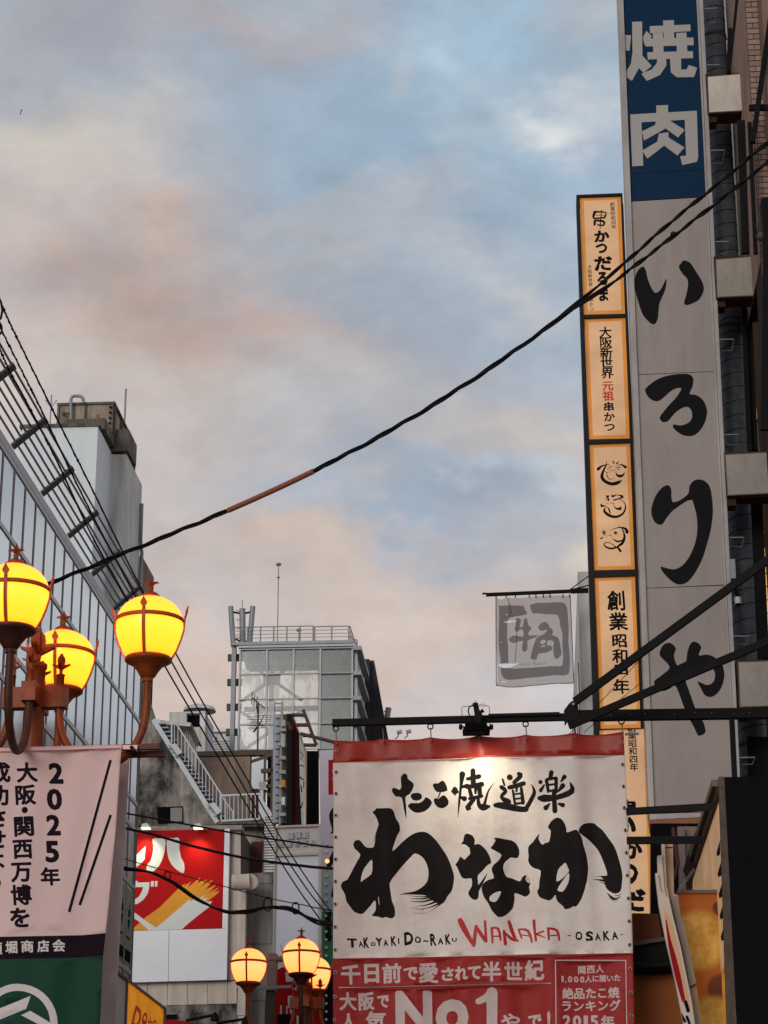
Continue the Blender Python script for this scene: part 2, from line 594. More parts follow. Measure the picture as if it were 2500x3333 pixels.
def panel(name, pl, outline, mats, layers=(), th=.03, parent=None, grid=None, disp=None, smooth=False, cut=(), px=True, **k):
    """flat board in plane pl: outline and printed shapes in photo px; each layer = (material index, shapes)"""
    cv = (lambda q: np.array([pl.uv(a, b) for a, b in np.asarray(q, float)[:, :2]])) if px else (lambda q: np.asarray(q, float)[:, :2])
    out = ('w', cv(outline))
    lys = [(mi, [(s[0], cv(s[1])) + tuple(s[2:]) for s in shs]) for mi, shs in layers]
    cuts = [(s[0], cv(s[1])) + tuple(s[2:]) for s in cut]
    V = []; E = []
    def addsh(s):
        n0 = len(V); V.extend(Vector((float(a), float(b))) for a, b in s[1])
        if s[0] == 'w': E.extend((n0 + i, n0 + (i + 1) % len(s[1])) for i in range(len(s[1])))
        else: E.extend((n0 + a, n0 + b) for a, b in s[2])
    addsh(out)
    for _, shs in lys:
        for s in shs: addsh(s)
    for s in cuts: addsh(s)
    if grid:
        lo = out[1].min(0); hi = out[1].max(0)
        nx, nz = grid
        g = np.array([(lo[0] + (hi[0] - lo[0]) * (i + .5 * (j % 2)) / nx, lo[1] + (hi[1] - lo[1]) * j / nz) for i in range(nx) for j in range(1, nz)])
        g = g[inside(g, out)]
        V.extend(Vector((float(a), float(b))) for a, b in g)
    rv, re, rf = delaunay_2d_cdt(V, E, [], 0, 1e-5)[:3]
    rv = np.array([(v.x, v.y) for v in rv]); rf = np.array(rf)
    C = rv[rf].mean(1)
    keep = inside(C, out)
    for s in cuts: keep &= ~inside(C, s)
    mi = np.zeros(len(rf), int)
    for m_, shs in lys:
        for s in shs: mi[inside(C, s)] = m_
    rf = rf[keep]; mi = mi[keep]
    a, b, c = rv[rf[:, 0]], rv[rf[:, 1]], rv[rf[:, 2]]
    area = (b[:, 0] - a[:, 0]) * (c[:, 1] - a[:, 1]) - (b[:, 1] - a[:, 1]) * (c[:, 0] - a[:, 0])
    # orient towards n
    sgn = pl.d.x * 0 - 0
    nrm = Vector((pl.d.x, pl.d.y, 0)).cross(Vector((0, 0, 1)))
    flip = nrm.dot(Vector((pl.n.x, pl.n.y, 0))) < 0
    rf = [tuple(f) if (ar > 0) != flip else tuple(f[::-1]) for f, ar in zip(rf.tolist(), area)]
    dd = np.array([disp(u, z_) for u, z_ in rv]) if disp else np.zeros(len(rv))
    vs = [pl.P(u, z_, o_) for (u, z_), o_ in zip(rv, dd)]
    n = len(vs)
    vs += [pl.P(u, z_, o_ - th) for (u, z_), o_ in zip(rv, dd)]
    fs = list(rf); ms = list(mi); sm = [smooth] * len(rf)
    if th > 0:
        fs += [tuple(i + n for i in f[::-1]) for f in rf]; ms += [0] * len(rf); sm += [smooth] * len(rf)
        ec = {}
        for f in rf:
            for i in range(3):
                ed = (f[i], f[(i + 1) % 3])
                if (ed[1], ed[0]) in ec: del ec[(ed[1], ed[0])]
                else: ec[ed] = 1
        for (p, q) in ec:
            fs.append((q, p, p + n, q + n)); ms.append(0); sm.append(False)
    # drop unused verts
    used = sorted({i for f in fs for i in f}); mp = {o_: i for i, o_ in enumerate(used)}
    return mk(name, [vs[i] for i in used], [tuple(mp[i] for i in f) for f in fs], mats, ms, parent, smf=sm, **k)

def rectpx(x0, y0, x1, y1):
    return [(x0, y0), (x1, y0), (x1, y1), (x0, y1)]
def R4(*p):
    return [tuple(p[i:i + 2]) for i in range(0, len(p), 2)]
def ls(pts):
    return ('w', np.array(pts, float))
def barpx(p, q, w):
    (x0, y0), (x1, y1) = p, q
    l = math.hypot(x1 - x0, y1 - y0); nx, ny = -(y1 - y0) / l * w / 2, (x1 - x0) / l * w / 2
    return [(x0 + nx, y0 + ny), (x1 + nx, y1 + ny), (x1 - nx, y1 - ny), (x0 - nx, y0 - ny)]
# ================================================================== SETTING
M_asph = mat('asphalt', (70, 70, 72), .9, var=.3, bump=.4)
M_pave = mat('paving', (140, 136, 130), .85, var=.25, vs=2, bump=.2)
MB().add([(-400, -100, -.02), (400, -100, -.02), (400, 900, -.02), (-400, 900, -.02)], [(0, 1, 2, 3)]).build('ground', M_asph, kind='structure', origin=(0, 0, 0))
MB().add([(-3.4, -60, 0), (2.0, -60, 0), (2.0, 58, 0), (-3.4, 58, 0)], [(0, 1, 2, 3)]).build('street', M_asph, kind='structure', origin=(0, 0, 0))
MB().box((-7, -60, -.02), (-3.4, 58, .12)).build('pavement', M_pave, kind='structure')
MB().box((2.0, -60, -.02), (2.6, 58, .12)).build('pavement', M_pave, kind='structure')

M_white = mat('white_board', (222, 224, 234), .55, var=.05, vs=1.2, bump=.05)
M_cream = mat('cream_tile', (202, 190, 180), .6, var=.1, vs=2, streak=.16, orand=.1)
M_concd = mat('dark_concrete', (162, 156, 148), .9, var=.3, vs=1.4, streak=.4, dirt_or_reflection=(42, 40, 42), da=.97, ds=.8, dm=(.42, .58), bump=.3)
M_conc = mat('brown_concrete', (146, 128, 114), .9, var=.2, vs=1, streak=.3, dirt_or_reflection=(86, 78, 72), da=.6, ds=.7)
M_capc = mat('parapet_concrete', (112, 106, 98), .9, var=.3, vs=2, streak=.45)
M_paint = mat('blue_grey_paint', (222, 232, 238), .6, var=.05, vs=.5, streak=.06)
M_paint2 = mat('weathered_paint', (206, 208, 206), .7, var=.1, vs=1, streak=.28)
M_black = mat('black_metal', (15, 14, 15), .55, var=.3, vs=8, spec=.12)
M_blackm = mat('matt_black', (17, 18, 23), .9, var=.2, vs=6, bump=.3, bs=200, spec=.1)
M_wire = mat('wire_black', (22, 20, 24), .6, spec=.2)
M_steel = mat('grey_steel', (142, 146, 152), .5, .3, var=.15, vs=3)
M_brsteel = mat('brown_steel', (84, 74, 64), .7, var=.25, vs=3)
M_alu = mat('aluminium', (170, 175, 178), .5, .2, var=.06)
M_joint = mat('dark_joint', (92, 86, 82), .9)
M_dark = mat('dark_interior', (18, 16, 17), .9, spec=.05)
M_darkglass = mat('dark_glass', (48, 52, 56), .15, var=.2)

def rail(mb, pts, r=.02, mi=0, seg=6):
    return mb.tube(pts, r, seg, mi)

# ------------------------------------------------ glass curtain wall building on the left
GX = -7.0
def glass_mat():
    m = mat('curtain_glass', (224, 238, 248), .1, metal=.92, var=.12, vs=.7, bump=.16, bs=1.1, orand=.16)  # pane by pane tone puts uneven reflections into the colour
    return m
M_glass = glass_mat()
M_mull = mat('mullion_dark', (122, 116, 124), .5, .1)
M_mull2 = mat('mullion_light', (186, 188, 190), .4, .3)
gb = thing('glass_building', (GX - 3, 28, 0), 'long low glass curtain wall building with louvred eaves behind the amber lamps', 'building')
MB().box((-16, 14, 0), (GX - .09, 38.25, 12.4)).build('wall', mat('glass_backing', (92, 104, 108), .6, var=.3, vs=.8), gb)
zs = [12.36, 11.33, 9.85, 9.39, 8.41, 6.95, 6.70, 4.6, 2.4, .1]
yp = [38.2 - .67 * i for i in range(36)]
M_glassl = mat('curtain_glass_lower', (212, 226, 232), .12, metal=.88, var=.22, vs=1.1, dirt_or_reflection=(130, 136, 132), da=.6, ds=1.3, bump=.22, bs=1.3, orand=.22)  # blotches put the reflections of buildings into the glass colour
gm = {}
for j in range(len(zs) - 1):
    z1, z0 = zs[j], zs[j + 1]
    key = j
    hh = z1 - z0 - .05
    me = None
    for i in range(len(yp) - 1):
        yc = yp[i] - .335
        if z1 < 6 and yc < 30: continue
        if me is None:
            o = MB().box((GX - .05, yc - .325, z0 + .02), (GX - .004, yc + .325, z1 - .02)).build('pane', M_glass if z1 > 9.5 else M_glassl, gb)
            me = (o, yc)
        else:
            o = me[0].copy(); link(o); o.parent = gb; o.location.y = yc - me[1]
        tl = random.uniform(-.006, .006)
        o.location.x += 0
mo = None
for i, y in enumerate(yp):
    if mo is None:
        mo = (MB().box((GX - .04, y - .036, 0.1), (GX + .004, y + .036, 12.4)).build('mullion', M_mull, gb), y)
    else:
        o = mo[0].copy(); link(o); o.parent = gb; o.location.y = y - mo[1]
for z in zs[:-1]:
    boxo('transom', (GX - .03, 14.5, z - .035), (GX + .012, 38.24, z + .035), M_mull2, gb)
boxo('fascia', (GX - .3, 14.5, 12.40), (GX + .015, 38.3, 12.53), M_mull2, gb)
boxo('end_wall', (-16, 38.26, 0), (GX - .02, 38.5, 12.5), M_capc, gb)
# louvre of round rails on inclined brackets
lx = [-6.98 + .072 * i for i in range(6)]; lz = [12.68 + .064 * i for i in range(6)]
for a_, b_ in zip(lx, lz):
    MB().tube([(a_, 18, b_), (a_, 37.6, b_)], .018, 6).build('louvre_rail', M_steel, gb)
pr = None
for y in [28.0 + 1.88 * i - 5.64 for i in range(9)]:
    mb = MB().bar((-7.02, y, 12.6), (-6.58, y, 12.99), .17, .03)
    mb.build('louvre_bracket', mat('bracket_grey', (92, 94, 98), .6), gb)
for k in range(7):
    boxo('eave_slat', (-7.3, 37.75 + .12 * k, 12.72), (-6.6, 37.80 + .12 * k, 12.76), M_steel, gb)
# posters inside the lowest glass
pl = sidep(GX + .005)
M_pos = mat('dim_poster', (150, 146, 130), .5, var=.2, vs=3); M_ink = mat('ink_black', (22, 20, 22), .7, var=.15, vs=20, spec=.08)
for yy in (37.87, 37.2):
    panel('window_poster', pl, [(yy - .3, 7.05), (yy + .3, 7.05), (yy + .3, 8.3), (yy - .3, 8.3)], [M_pos, M_ink, M_dark],
          [(1, [ls([(yy - .1, 7.95), (yy + .1, 7.98), (yy + .13, 7.86), (yy - .08, 7.83)]), ls([(yy - .14, 7.78), (yy + .12, 7.8), (yy + .05, 7.64), (yy - .1, 7.66)]),
                ls([(yy - .02, 8.05), (yy + .05, 8.05), (yy + .03, 7.6), (yy - .02, 7.6)]), ls([(yy - .2, 7.5), (yy + .15, 7.5), (yy + .15, 7.46), (yy - .2, 7.46)])]),
           (2, [ls([(yy - .27, 7.08), (yy + .27, 7.08), (yy + .27, 7.28), (yy - .27, 7.28)])])], th=.004, parent=gb, px=False)

# ------------------------------------------------ pale building with water tank
wy = 42.0
wb = thing('painted_building', (-9, 45, 0), 'tall windowless blue grey painted building topped by an old water tank', 'building')
yb = Wx(362, 1470, -8.78).y
zA = Wy(320, 1388, wy).z
xB = Wy(412, 1478, yb).x; zB = Wy(412, 1478, yb).z
ye = min(Wx(462, 1600, xB).y, 75)
xL = Wy(72, 1400, wy).x
MB().box((xL - .0, wy, 0), (-8.78, yb + .5, zA)).build('wall', M_paint, wb)
MB().box((-8.78, yb, 0), (xB, ye, zB)).build('stair_tower', M_paint2, wb)
boxo('roof_edge', (xL - .05, wy - .04, zA), (-8.74, wy + .2, zA + .07), M_capc, wb)
zc0, zc1 = zB, Wy(400, 1400, yb).z
boxo('parapet', (Wy(350, 1450, yb).x, yb - .05, zc0 + .06), (xB + .04, ye - 1, zc1), M_capc, wb)
boxo('roof_slab', (Wy(205, 1380, wy + .3).x, wy + .3, zA + .07), (Wy(342, 1380, wy + .3).x, yb - .1, zA + .3), M_capc, wb)
MB().tube([Wx(462, 1640, xB + .05), Wx(458, 1760, xB + .05), Wx(462, 1800, xB + .05), Wx(456, 1900, xB + .05)], .04, 6).build('cable_pipe', M_steel, wb)
ty = 43.2
t0 = Wy(188, 1385, ty); t1 = Wy(368, 1316, ty); t2z = zA + .3
M_tank = mat('tank_panel', (172, 162, 146), .8, var=.2, vs=1.5, streak=.35, dirt_or_reflection=(92, 80, 66), da=.6, ds=1)
M_rust = mat('rust', (176, 92, 44), .8, var=.3, vs=10)
tk = thing('water_tank', (t0.x + .6, ty + .8, t2z), 'weathered panelled rooftop water tank with a bent grey pipe and rust streak', 'water tank')
nx_ = 4
wdt = (t1.x - t0.x) / 2
for i in range(2):
    boxo('panel', (t0.x + i * wdt + .01, ty, t2z), (t0.x + (i + 1) * wdt - .01, ty + .05, t1.z), M_tank, tk)
for i in range(3):
    boxo('panel', (t1.x - .05, ty + .06 + i * .8, t2z), (t1.x, ty + .84 + i * .8, t1.z), M_tank, tk)
for i in range(3):
    boxo('flange', (t0.x + i * wdt - .02, ty - .05, t2z), (t0.x + i * wdt + .02, ty, t1.z), M_capc, tk)
for i in range(4):
    boxo('flange', (t1.x, ty + .05 + i * .8 - .02, t2z), (t1.x + .06, ty + .05 + i * .8 + .02, t1.z), M_capc, tk)
bm_ = MB()
for zz in np.arange(t2z + .08, t1.z, .12):
    bm_.box((t1.x - .06, ty - .09, zz), (t1.x - .02, ty - .05, zz + .04))
    bm_.box((t1.x + .06, ty + 1.6, zz), (t1.x + .1, ty + 1.64, zz + .04))
bm_.build('bolt_row', M_dark, tk, kind='stuff')
boxo('top', (t0.x - .03, ty - .04, t1.z), (t1.x + .05, ty + 2.4, t1.z + .05), M_capc, tk)
MB().lathe([(.42, 0), (.42, .06), (.2, .12), (.01, .13)], (t0.x + .75, ty + .9, t1.z + .05), 20).build('hatch', M_tank, tk)
panel('rust_stain', front(ty - .004), rectpx(0, 0, 1, 1) if 0 else R4(314, 1350, 326, 1348, 326, 1385, 320, 1400, 314, 1378), [M_rust], th=.002, parent=tk)
p = lambda a, b, y=ty - .12: Wy(a, b, y)
MB().tube([p(231, 1382), p(231, 1300), p(234, 1292), p(240, 1289), p(258, 1289), p(266, 1292), p(271, 1300), p(272, 1312)], .035, 8).build('pipe', M_steel, tk)
MB().tube([p(208, 1346), p(231, 1346)], .022, 6).ball(p(207, 1346), .05).build('valve', M_capc, tk)
def rod(name, px, py0, py1, y, r, label, cat='antenna', fork=False, knob=False, **kw):
    a = Wy(px, py0, y); b = Wy(px, py1, y)
    b.z = a.z - (a.z - b.z)
    mb = MB().tube([(a.x, y, a.z), (a.x, y, b.z)], r, 6)
    if fork:
        mb.tube([(a.x, y, a.z - .28), (a.x - .12, y, a.z - .12)], r * .7, 5); mb.tube([(a.x, y, a.z - .28), (a.x + .12, y, a.z - .12)], r * .7, 5)
    if knob:
        mb.lathe([(.01, .13), (.06, .11), (.10, .06), (.09, .02), (.02, 0)], (a.x, y, a.z - .02), 12)
        mb.lathe([(.02, 0), (.06, .01), (.06, .04), (.02, .05)], (a.x, y, a.z - .48), 10)
    o = mb.build(name, M_steel)
    return props(o, label, cat, **kw)
rod('rooftop_antenna', 168, 1285, 1392, 42.6, .014, 'thin forked aerial left of the old water tank', fork=True)
rod('lightning_rod', 410, 1266, 1410, 44.5, .022, 'plain thin mast right of the old water tank', 'mast')

# ------------------------------------------------ narrow dark building behind it
db = thing('narrow_building', (-13, 73, 0), 'narrow sooty concrete building wedged behind the glass one', 'building')
dx0 = Wy(455, 1900, 71).x; dxr = Wy(466, 1815, 71).x; dzt = Wy(466, 1815, 71).z
MB().box((dx0 - 3, 71, 0), (dxr, 73.2, dzt)).build('wall', M_conc, db)
boxo('roof_slab', (dx0 - 3, 71.2, dzt), (dxr - .1, 73.1, dzt + .12), M_capc, db)
MB().tube([(dxr + .06, 73.1, 8), (dxr + .06, 73.1, dzt - .6)], .05, 6).build('drain_pipe', M_dark, db)

# ------------------------------------------------ gable wall with outside stair
gw = thing('gable_wall', (-11, 66, 0), 'sooty mottled grey concrete gable wall with one small dark window', 'wall')
G66 = front(66.)
panel('wall_face', G66, R4(380, 2150, 455, 2190, 505, 2345, 560, 2445, 625, 2555, 720, 2682, 730, 2760, 380, 2760), [M_concd], th=.5, parent=gw)
boxo('lower_wall', (Wy(380, 2760, 66).x, 66.01, 0), (Wy(725, 2760, 66).x, 66.5, Wy(500, 2762, 66).z), M_concd, gw)
wnd = panel('window', front(65.98), R4(513, 2627, 596, 2624, 597, 2678, 514, 2682), [M_dark], [], th=.08, parent=gw,
            cut=[ls(R4(518, 2631, 553, 2630, 553, 2675, 518, 2676)), ls(R4(556, 2630, 592, 2629, 592, 2672, 556, 2674))])
panel('pane', front(65.97), R4(517, 2630, 554, 2629, 554, 2676, 517, 2677), [M_dark], th=.01, parent=wnd)
panel('pane', front(65.95), R4(555, 2630, 593, 2628, 593, 2673, 555, 2675), [M_darkglass], th=.01, parent=wnd)

M_rail = mat('stair_paint', (196, 202, 208), .5, var=.08)
st = thing('outside_stair', (-9.5, 64, 0), 'pale grey steel roof stair with baluster railing and spiked guards above the red billboard', 'stair')
Q = lambda a, b, y=64.: Wy(a, b, y)
MB().bar(Q(500, 2343), Q(708, 2678), .12, .14).build('stringer', M_rail, st)
MB().bar(Q(512, 2343, 64.9), Q(722, 2678, 64.9), .12, .12).build('stringer', M_rail, st)
for i in range(24):
    t = (i + .5) / 24
    a = Q(503 + 210 * t, 2348 + 330 * t)
    boxo('tread', (a.x - .03, 64.05, a.z), (a.x + .28, 64.85, a.z + .035), M_steel, st)
MB().tube([Q(559, 2420), Q(559, 2362), Q(563, 2353), Q(569, 2352), Q(575, 2358), Q(722, 2588)], .028, 6).build('handrail', M_rail, st)
for i in range(14):
    t = i / 13
    x = 568 + 148 * t
    MB().tube([Q(x, 2352 + 232 * (x - 569) / 150 if x > 575 else 2358), Q(x, 2425 + 235 * t)], .014, 5).build('baluster', M_rail, st)
MB().bar(Q(720, 2590), Q(845, 2584), .05, .05).build('landing_rail', M_rail, st)
MB().bar(Q(720, 2672), Q(845, 2666), .05, .05).build('landing_rail', M_rail, st)
for i in range(10):
    x = 720 + 125 * i / 9
    MB().tube([Q(x, 2589 - .05 * (x - 720)), Q(x, 2671 - .05 * (x - 720))], .03 if i in (0, 9) else .014, 5).build('baluster', M_rail, st)
MB().tube([Q(724, 2594), Q(760, 2645), Q(760, 2670)], .02, 6).build('inner_rail', M_rail, st)
for i in range(4):
    x = 732 + i * 8
    MB().tube([Q(x, 2603 + i * 11), Q(x, 2670)], .012, 5).build('baluster', M_rail, st)
boxo('landing', (Q(712, 2675).x, 63.9, Q(780, 2684).z), (Q(860, 2675).x, 66.2, Q(780, 2676).z), M_capc, st)
panel('skirt_panel', front(63.9), R4(846, 2588, 884, 2645, 884, 2662, 860, 2678, 846, 2650), [M_rail], th=.04, parent=st)
for (cx_, cy_, rr) in ((552, 2425, 1.0), (680, 2618, 1.0)):
    g = MB()
    c0 = Q(cx_ + 14, cy_ + 25, 63.85)
    pp = panel('guard_plate', front(63.84), R4(cx_, cy_, cx_ + 18, cy_ - 6, cx_ + 42, cy_ + 22, cx_ + 20, cy_ + 38, cx_ + 12, cy_ + 35), [M_rail], th=.02, parent=st)
    rs = random.Random(3)
    for i in range(12):
        a = Q(cx_ + 2 + i * 2.2, cy_ + 2 + i * 3.4, 63.8)
        b = a + Vector((rs.uniform(-.16, -.02), rs.uniform(-.2, .1), rs.uniform(-.1, .14)))
        g.tube([a, b], [.014, .002], 4)
    g.build('guard_spikes', M_steel, st, kind='stuff')

# ------------------------------------------------ shed and roof things
sh = thing('roof_shed', (-10.5, 67.5, 14), 'small white corrugated roof shed with a slanting eave beside the stair', 'shed')
M_corr = mat('white_sheeting', (200, 196, 192), .6, streak=.15, var=.06)
panel('brown_wall', front(67.2), R4(505, 2357, 606, 2371, 606, 2480, 560, 2470), [mat('brown_sheeting', (142, 130, 120), .7, streak=.3)], th=.1, parent=sh)
panel('white_wall', front(67.), R4(603, 2372, 627, 2380, 641, 2425, 638, 2540, 622, 2555, 585, 2490, 600, 2440), [M_corr], th=.1, parent=sh)
for i in range(6):
    x = 606 + i * 5.6
    MB().tube([Q(x, 2382 + i * 3, 66.97), Q(x - 2, 2505 + i * 6, 66.97)], .018, 4).build('rib', M_corr, sh)
MB().bar(Q(503, 2355, 66.7), Q(625, 2366, 66.7), .6, .12).build('roof', M_corr, sh)
MB().bar(Q(625, 2366, 66.7), Q(651, 2424, 66.7), .5, .05).build('eave', M_brsteel, sh)
for i in range(8):
    t = i / 7
    MB().bar(Q(612 + 26 * t, 2376 + 50 * t, 66.6), Q(624 + 27 * t, 2374 + 50 * t, 66.6), .05, .05).build('rafter', M_brsteel, sh)
pb = thing('rooftop_plant_box', (-12, 72, 15), 'pale grey rooftop housing with a square black opening', 'housing')
panel('casing', front(72.), R4(551, 2318, 668, 2314, 668, 2456, 551, 2440), [M_paint2], th=.6, parent=pb, cut=[ls(R4(607, 2322, 666, 2321, 667, 2366, 607, 2367))])
panel('opening', front(72.3), R4(605, 2318, 669, 2318, 669, 2370, 605, 2370), [M_dark], th=.02, parent=pb)
MB().lathe([(.55, 0), (.5, .12), (.3, .2), (.01, .22)], (Wy(650, 2315, 72.5).x, 72.5, Wy(650, 2316, 72.5).z), 20).build('cowl', M_paint2, pb)
boxo('side_casing', (Wy(668, 2316, 72).x, 72.02, Wy(668, 2456, 72).z), (Wy(680, 2330, 74).x, 74, Wy(668, 2318, 72).z), M_white, pb)
fb = thing('far_low_building', (-12, 92, 0), 'low pale building with one small window glimpsed left of the glass tower', 'building')
panel('wall', front(92.), R4(672, 2382, 772, 2378, 772, 2470, 672, 2470), [M_paint2], th=3, parent=fb, cut=[])
boxo('roof_slab', (Wy(672, 2375, 91.9).x, 91.8, Wy(700, 2383, 91.9).z), (Wy(775, 2375, 91.9).x, 93, Wy(700, 2371, 91.9).z), M_paint, fb)
panel('window', front(91.95), R4(683, 2399, 706, 2398, 706, 2412, 683, 2413), [M_darkglass, M_paint2], [(1, [ls(rectpx(692, 2402, 698, 2410))])], th=.04, parent=fb)
for i in range(4):
    MB().tube([Wy(675, 2416 + i * 8, 91), Wy(760, 2412 + i * 8, 91)], .03, 5).build('railing', M_steel, fb)

cb = thing('concrete_block', (-9, 69, 14), 'plain brown grey concrete roof block behind the landing railing', 'concrete block')
bx0, bx1 = Wy(640, 2465, 68).x, Wy(813, 2463, 68).x
bz = Wy(700, 2464, 68).z
MB().box((bx0, 68, 10), (bx1, 72.2, bz)).build('wall', M_conc, cb)
boxo('low_wall', (Wy(818, 2570, 66.9).x, 66.9, Wy(818, 2690, 67).z), (Wy(842, 2570, 66.9).x, 67.3, Wy(818, 2570, 67).z), mat('red_brown', (80, 44, 36), .8, var=.2), cb)
bmz = thing('steel_beam', (-9, 71, 16), 'long brown steel beam carrying the foot of the glass tower', 'beam')
MB().bar(Wy(640, 2457, 70.5), Wy(895, 2452, 70.5), .3, .16).build('flange', M_brsteel, bmz)
MB().bar(Wy(640, 2468, 70.6), Wy(895, 2463, 70.6), .1, .16).build('web', M_dark, bmz)
MB().bar(Wy(640, 2473, 70.5), Wy(895, 2468, 70.5), .3, .05).build('flange', M_brsteel, bmz)

# aerial mast
am = thing('tv_antenna', tuple(Wy(838, 2480, 69)), 'dark spindly television aerial on a pole before the glass tower', 'antenna')
A_ = lambda a, b: Wy(a, b, 69)
MB().tube([A_(841, 2286), A_(838, 2480)], .03, 6).build('mast', M_brsteel, am)
mb = MB().tube([A_(820, 2270), A_(841, 2290), A_(863, 2306)], .018, 5)
for t in (0, .2, .4):
    a = A_(820 + 40 * t, 2270 + 34 * t); mb.tube([a + Vector((0, -.1, -.25)), a + Vector((0, .1, .2))], .012, 4)
mb.build('upper_array', M_dark, am)
mb = MB().tube([A_(861, 2326), A_(841, 2366)], .016, 5)
for i in range(7):
    t = i / 6; a = A_(861 - 20 * t, 2326 + 40 * t)
    mb.tube([a - Vector((.32, 0, .02)), a + Vector((.28, 0, -.03))], .006, 4)
mb.build('lower_array', M_dark, am)
mb = MB()
for i in range(6):
    a = A_(835, 2322 + i * 10); mb.tube([a - Vector((.3, 0, 0)), a + Vector((.2, 0, .02))], .006, 4)
mb.tube([A_(835, 2290), A_(840, 2330)], .02, 5).tube([A_(826, 2383), A_(838, 2366)], .03, 5)
mb.build('side_array', M_dark, am)

# ------------------------------------------------ glass tower
TY = 75.
tw = thing('glass_tower', (-8.4, 78, 0), 'square glazed stair tower with frosted panes, roof railing and exposed steel frame', 'building')
def frost_mat():
    m = bpy.data.materials.new('frosted_glass'); m.use_nodes = True; t = m.node_tree; t.nodes.clear()
    o = t.nodes.new('ShaderNodeOutputMaterial'); tr = t.nodes.new('ShaderNodeBsdfTransparent'); tr.inputs[0].default_value = (.95, .97, .96, 1)
    tl = t.nodes.new('ShaderNodeBsdfTranslucent'); tl.inputs[0].default_value = (.98, .93, .86, 1)
    df = t.nodes.new('ShaderNodeBsdfDiffuse'); df.inputs[0].default_value = (.5, .55, .54, 1)
    gl = t.nodes.new('ShaderNodeBsdfGlossy'); gl.inputs['Roughness'].default_value = .2; gl.inputs[0].default_value = (.6, .65, .68, 1)
    a = t.nodes.new('ShaderNodeMixShader'); a.inputs[0].default_value = .22
    t.links.new(tl.outputs[0], a.inputs[1]); t.links.new(df.outputs[0], a.inputs[2])
    tc_ = t.nodes.new('ShaderNodeTexCoord'); mp = t.nodes.new('ShaderNodeMapping'); mp.inputs['Scale'].default_value = (1, 1, .38)
    t.links.new(tc_.outputs['Object'], mp.inputs[0])
    n = t.nodes.new('ShaderNodeTexNoise'); n.inputs['Scale'].default_value = 3.6; n.inputs['Detail'].default_value = 3; n.inputs['Roughness'].default_value = .5
    n.inputs['Distortion'].default_value = .8
    t.links.new(mp.outputs[0], n.inputs['Vector'])
    mr = t.nodes.new('ShaderNodeMapRange'); t.links.new(n.outputs[0], mr.inputs[0])
    mr.inputs[1].default_value = .44; mr.inputs[2].default_value = .60; mr.inputs[3].default_value = .16; mr.inputs[4].default_value = .42
    b = t.nodes.new('ShaderNodeMixShader'); t.links.new(mr.outputs[0], b.inputs[0])
    t.links.new(tr.outputs[0], b.inputs[1]); t.links.new(a.outputs[0], b.inputs[2])
    c = t.nodes.new('ShaderNodeMixShader'); c.inputs[0].default_value = .07
    t.links.new(b.outputs[0], c.inputs[1]); t.links.new(gl.outputs[0], c.inputs[2]); t.links.new(c.outputs[0], o.inputs[0])
    return m
M_frost = frost_mat()
txs = [Wy(x, 2200, TY).x for x in (781, 869, 956, 1043)] + [Wy(1147, 2200, TY).x]
tzs = [Wy(900, y, TY).z for y in (2114, 2195, 2276, 2358, 2440)]
for j in range(4):
    for i in range(4):
        boxo('pane', (txs[i] + .03, TY, tzs[j + 1] + .03), (txs[i + 1] - .03, TY + .02, tzs[j] - .03), M_frost, tw)
for i, x in enumerate(txs):
    boxo('mullion', (x - .03, TY - .07, tzs[-1]), (x + .03, TY + .06, tzs[0]), M_alu, tw)
for j, z in enumerate(tzs):
    boxo('transom', (txs[0] - .03, TY - .09, z - .02), (txs[3] + .03, TY - .01, z + .02), M_alu, tw)
    boxo('transom', (txs[3] + .04, TY - .11, z - .035), (txs[4] + .3, TY - .01, z + .02), M_steel, tw)
    boxo('floor_edge', (txs[4] + .05, TY - .2, z - .12), (txs[4] + .32, TY + 3.5, z + .02), M_steel, tw)
boxo('side_fin', (txs[4] + .05, TY + .1, tzs[-1]), (txs[4] + .16, TY + .4, tzs[0]), M_alu, tw)
boxo('side_panel', (txs[4] + .02, TY + .5, tzs[-1] - .3), (txs[4] + .12, TY + 4, tzs[0]), M_paint2, tw)
boxo('roof_edge', (txs[0] - .05, TY - .15, tzs[0] + .04), (txs[4] + .08, TY + 3, tzs[0] + .12), M_alu, tw)
boxo('roof_beam', (txs[0] - .3, TY - .1, tzs[0] + .16), (txs[4] + .05, TY + .1, tzs[0] + .27), M_steel, tw)
# steel frame left of and behind the glass
for (x, w) in ((Wy(758, 2200, TY).x, .15),):
    boxo('column', (x - w / 2, TY + .1, tzs[-1] - .8), (x + w / 2, TY + .35, tzs[0] + .2), M_steel, tw)
for z in tzs:
    boxo('cross_beam', (txs[0] - .5, TY + .4, z - .25), (txs[0] + .02, TY + .55, z - .02), M_capc, tw)
cx_ = Wy(885, 2200, TY + 2).x; cz_ = Wy(885, 2212, TY + 2).z
M_br = mat('brace_steel', (120, 128, 130), .6)
for (ax, az_) in ((-1.1, .8), (-1.1, -.8), (1.1, .8), (1.1, -.8), (-1.1, -1.9), (1.1, -1.9)):
    base = cz_ if az_ != -1.9 else cz_ - 1.9
    e = -1 if az_ == -1.9 else 1
    MB().bar((cx_, TY + 2, base), (cx_ + ax, TY + 2, base + (az_ if e == 1 else .75)), .08, .1).build('brace', M_br, tw)
    if az_ == -1.9: MB().bar((cx_, TY + 2, base), (cx_ + ax, TY + 2, base - .75), .08, .1).build('brace', M_br, tw)
boxo('gusset', (cx_ - .3, TY + 1.9, cz_ - .2), (cx_ + .3, TY + 2.05, cz_ + .22), M_steel, tw)
boxo('column', (cx_ - .08, TY + 1.9, tzs[-1]), (cx_ + .08, TY + 2.1, tzs[0]), M_steel, tw)
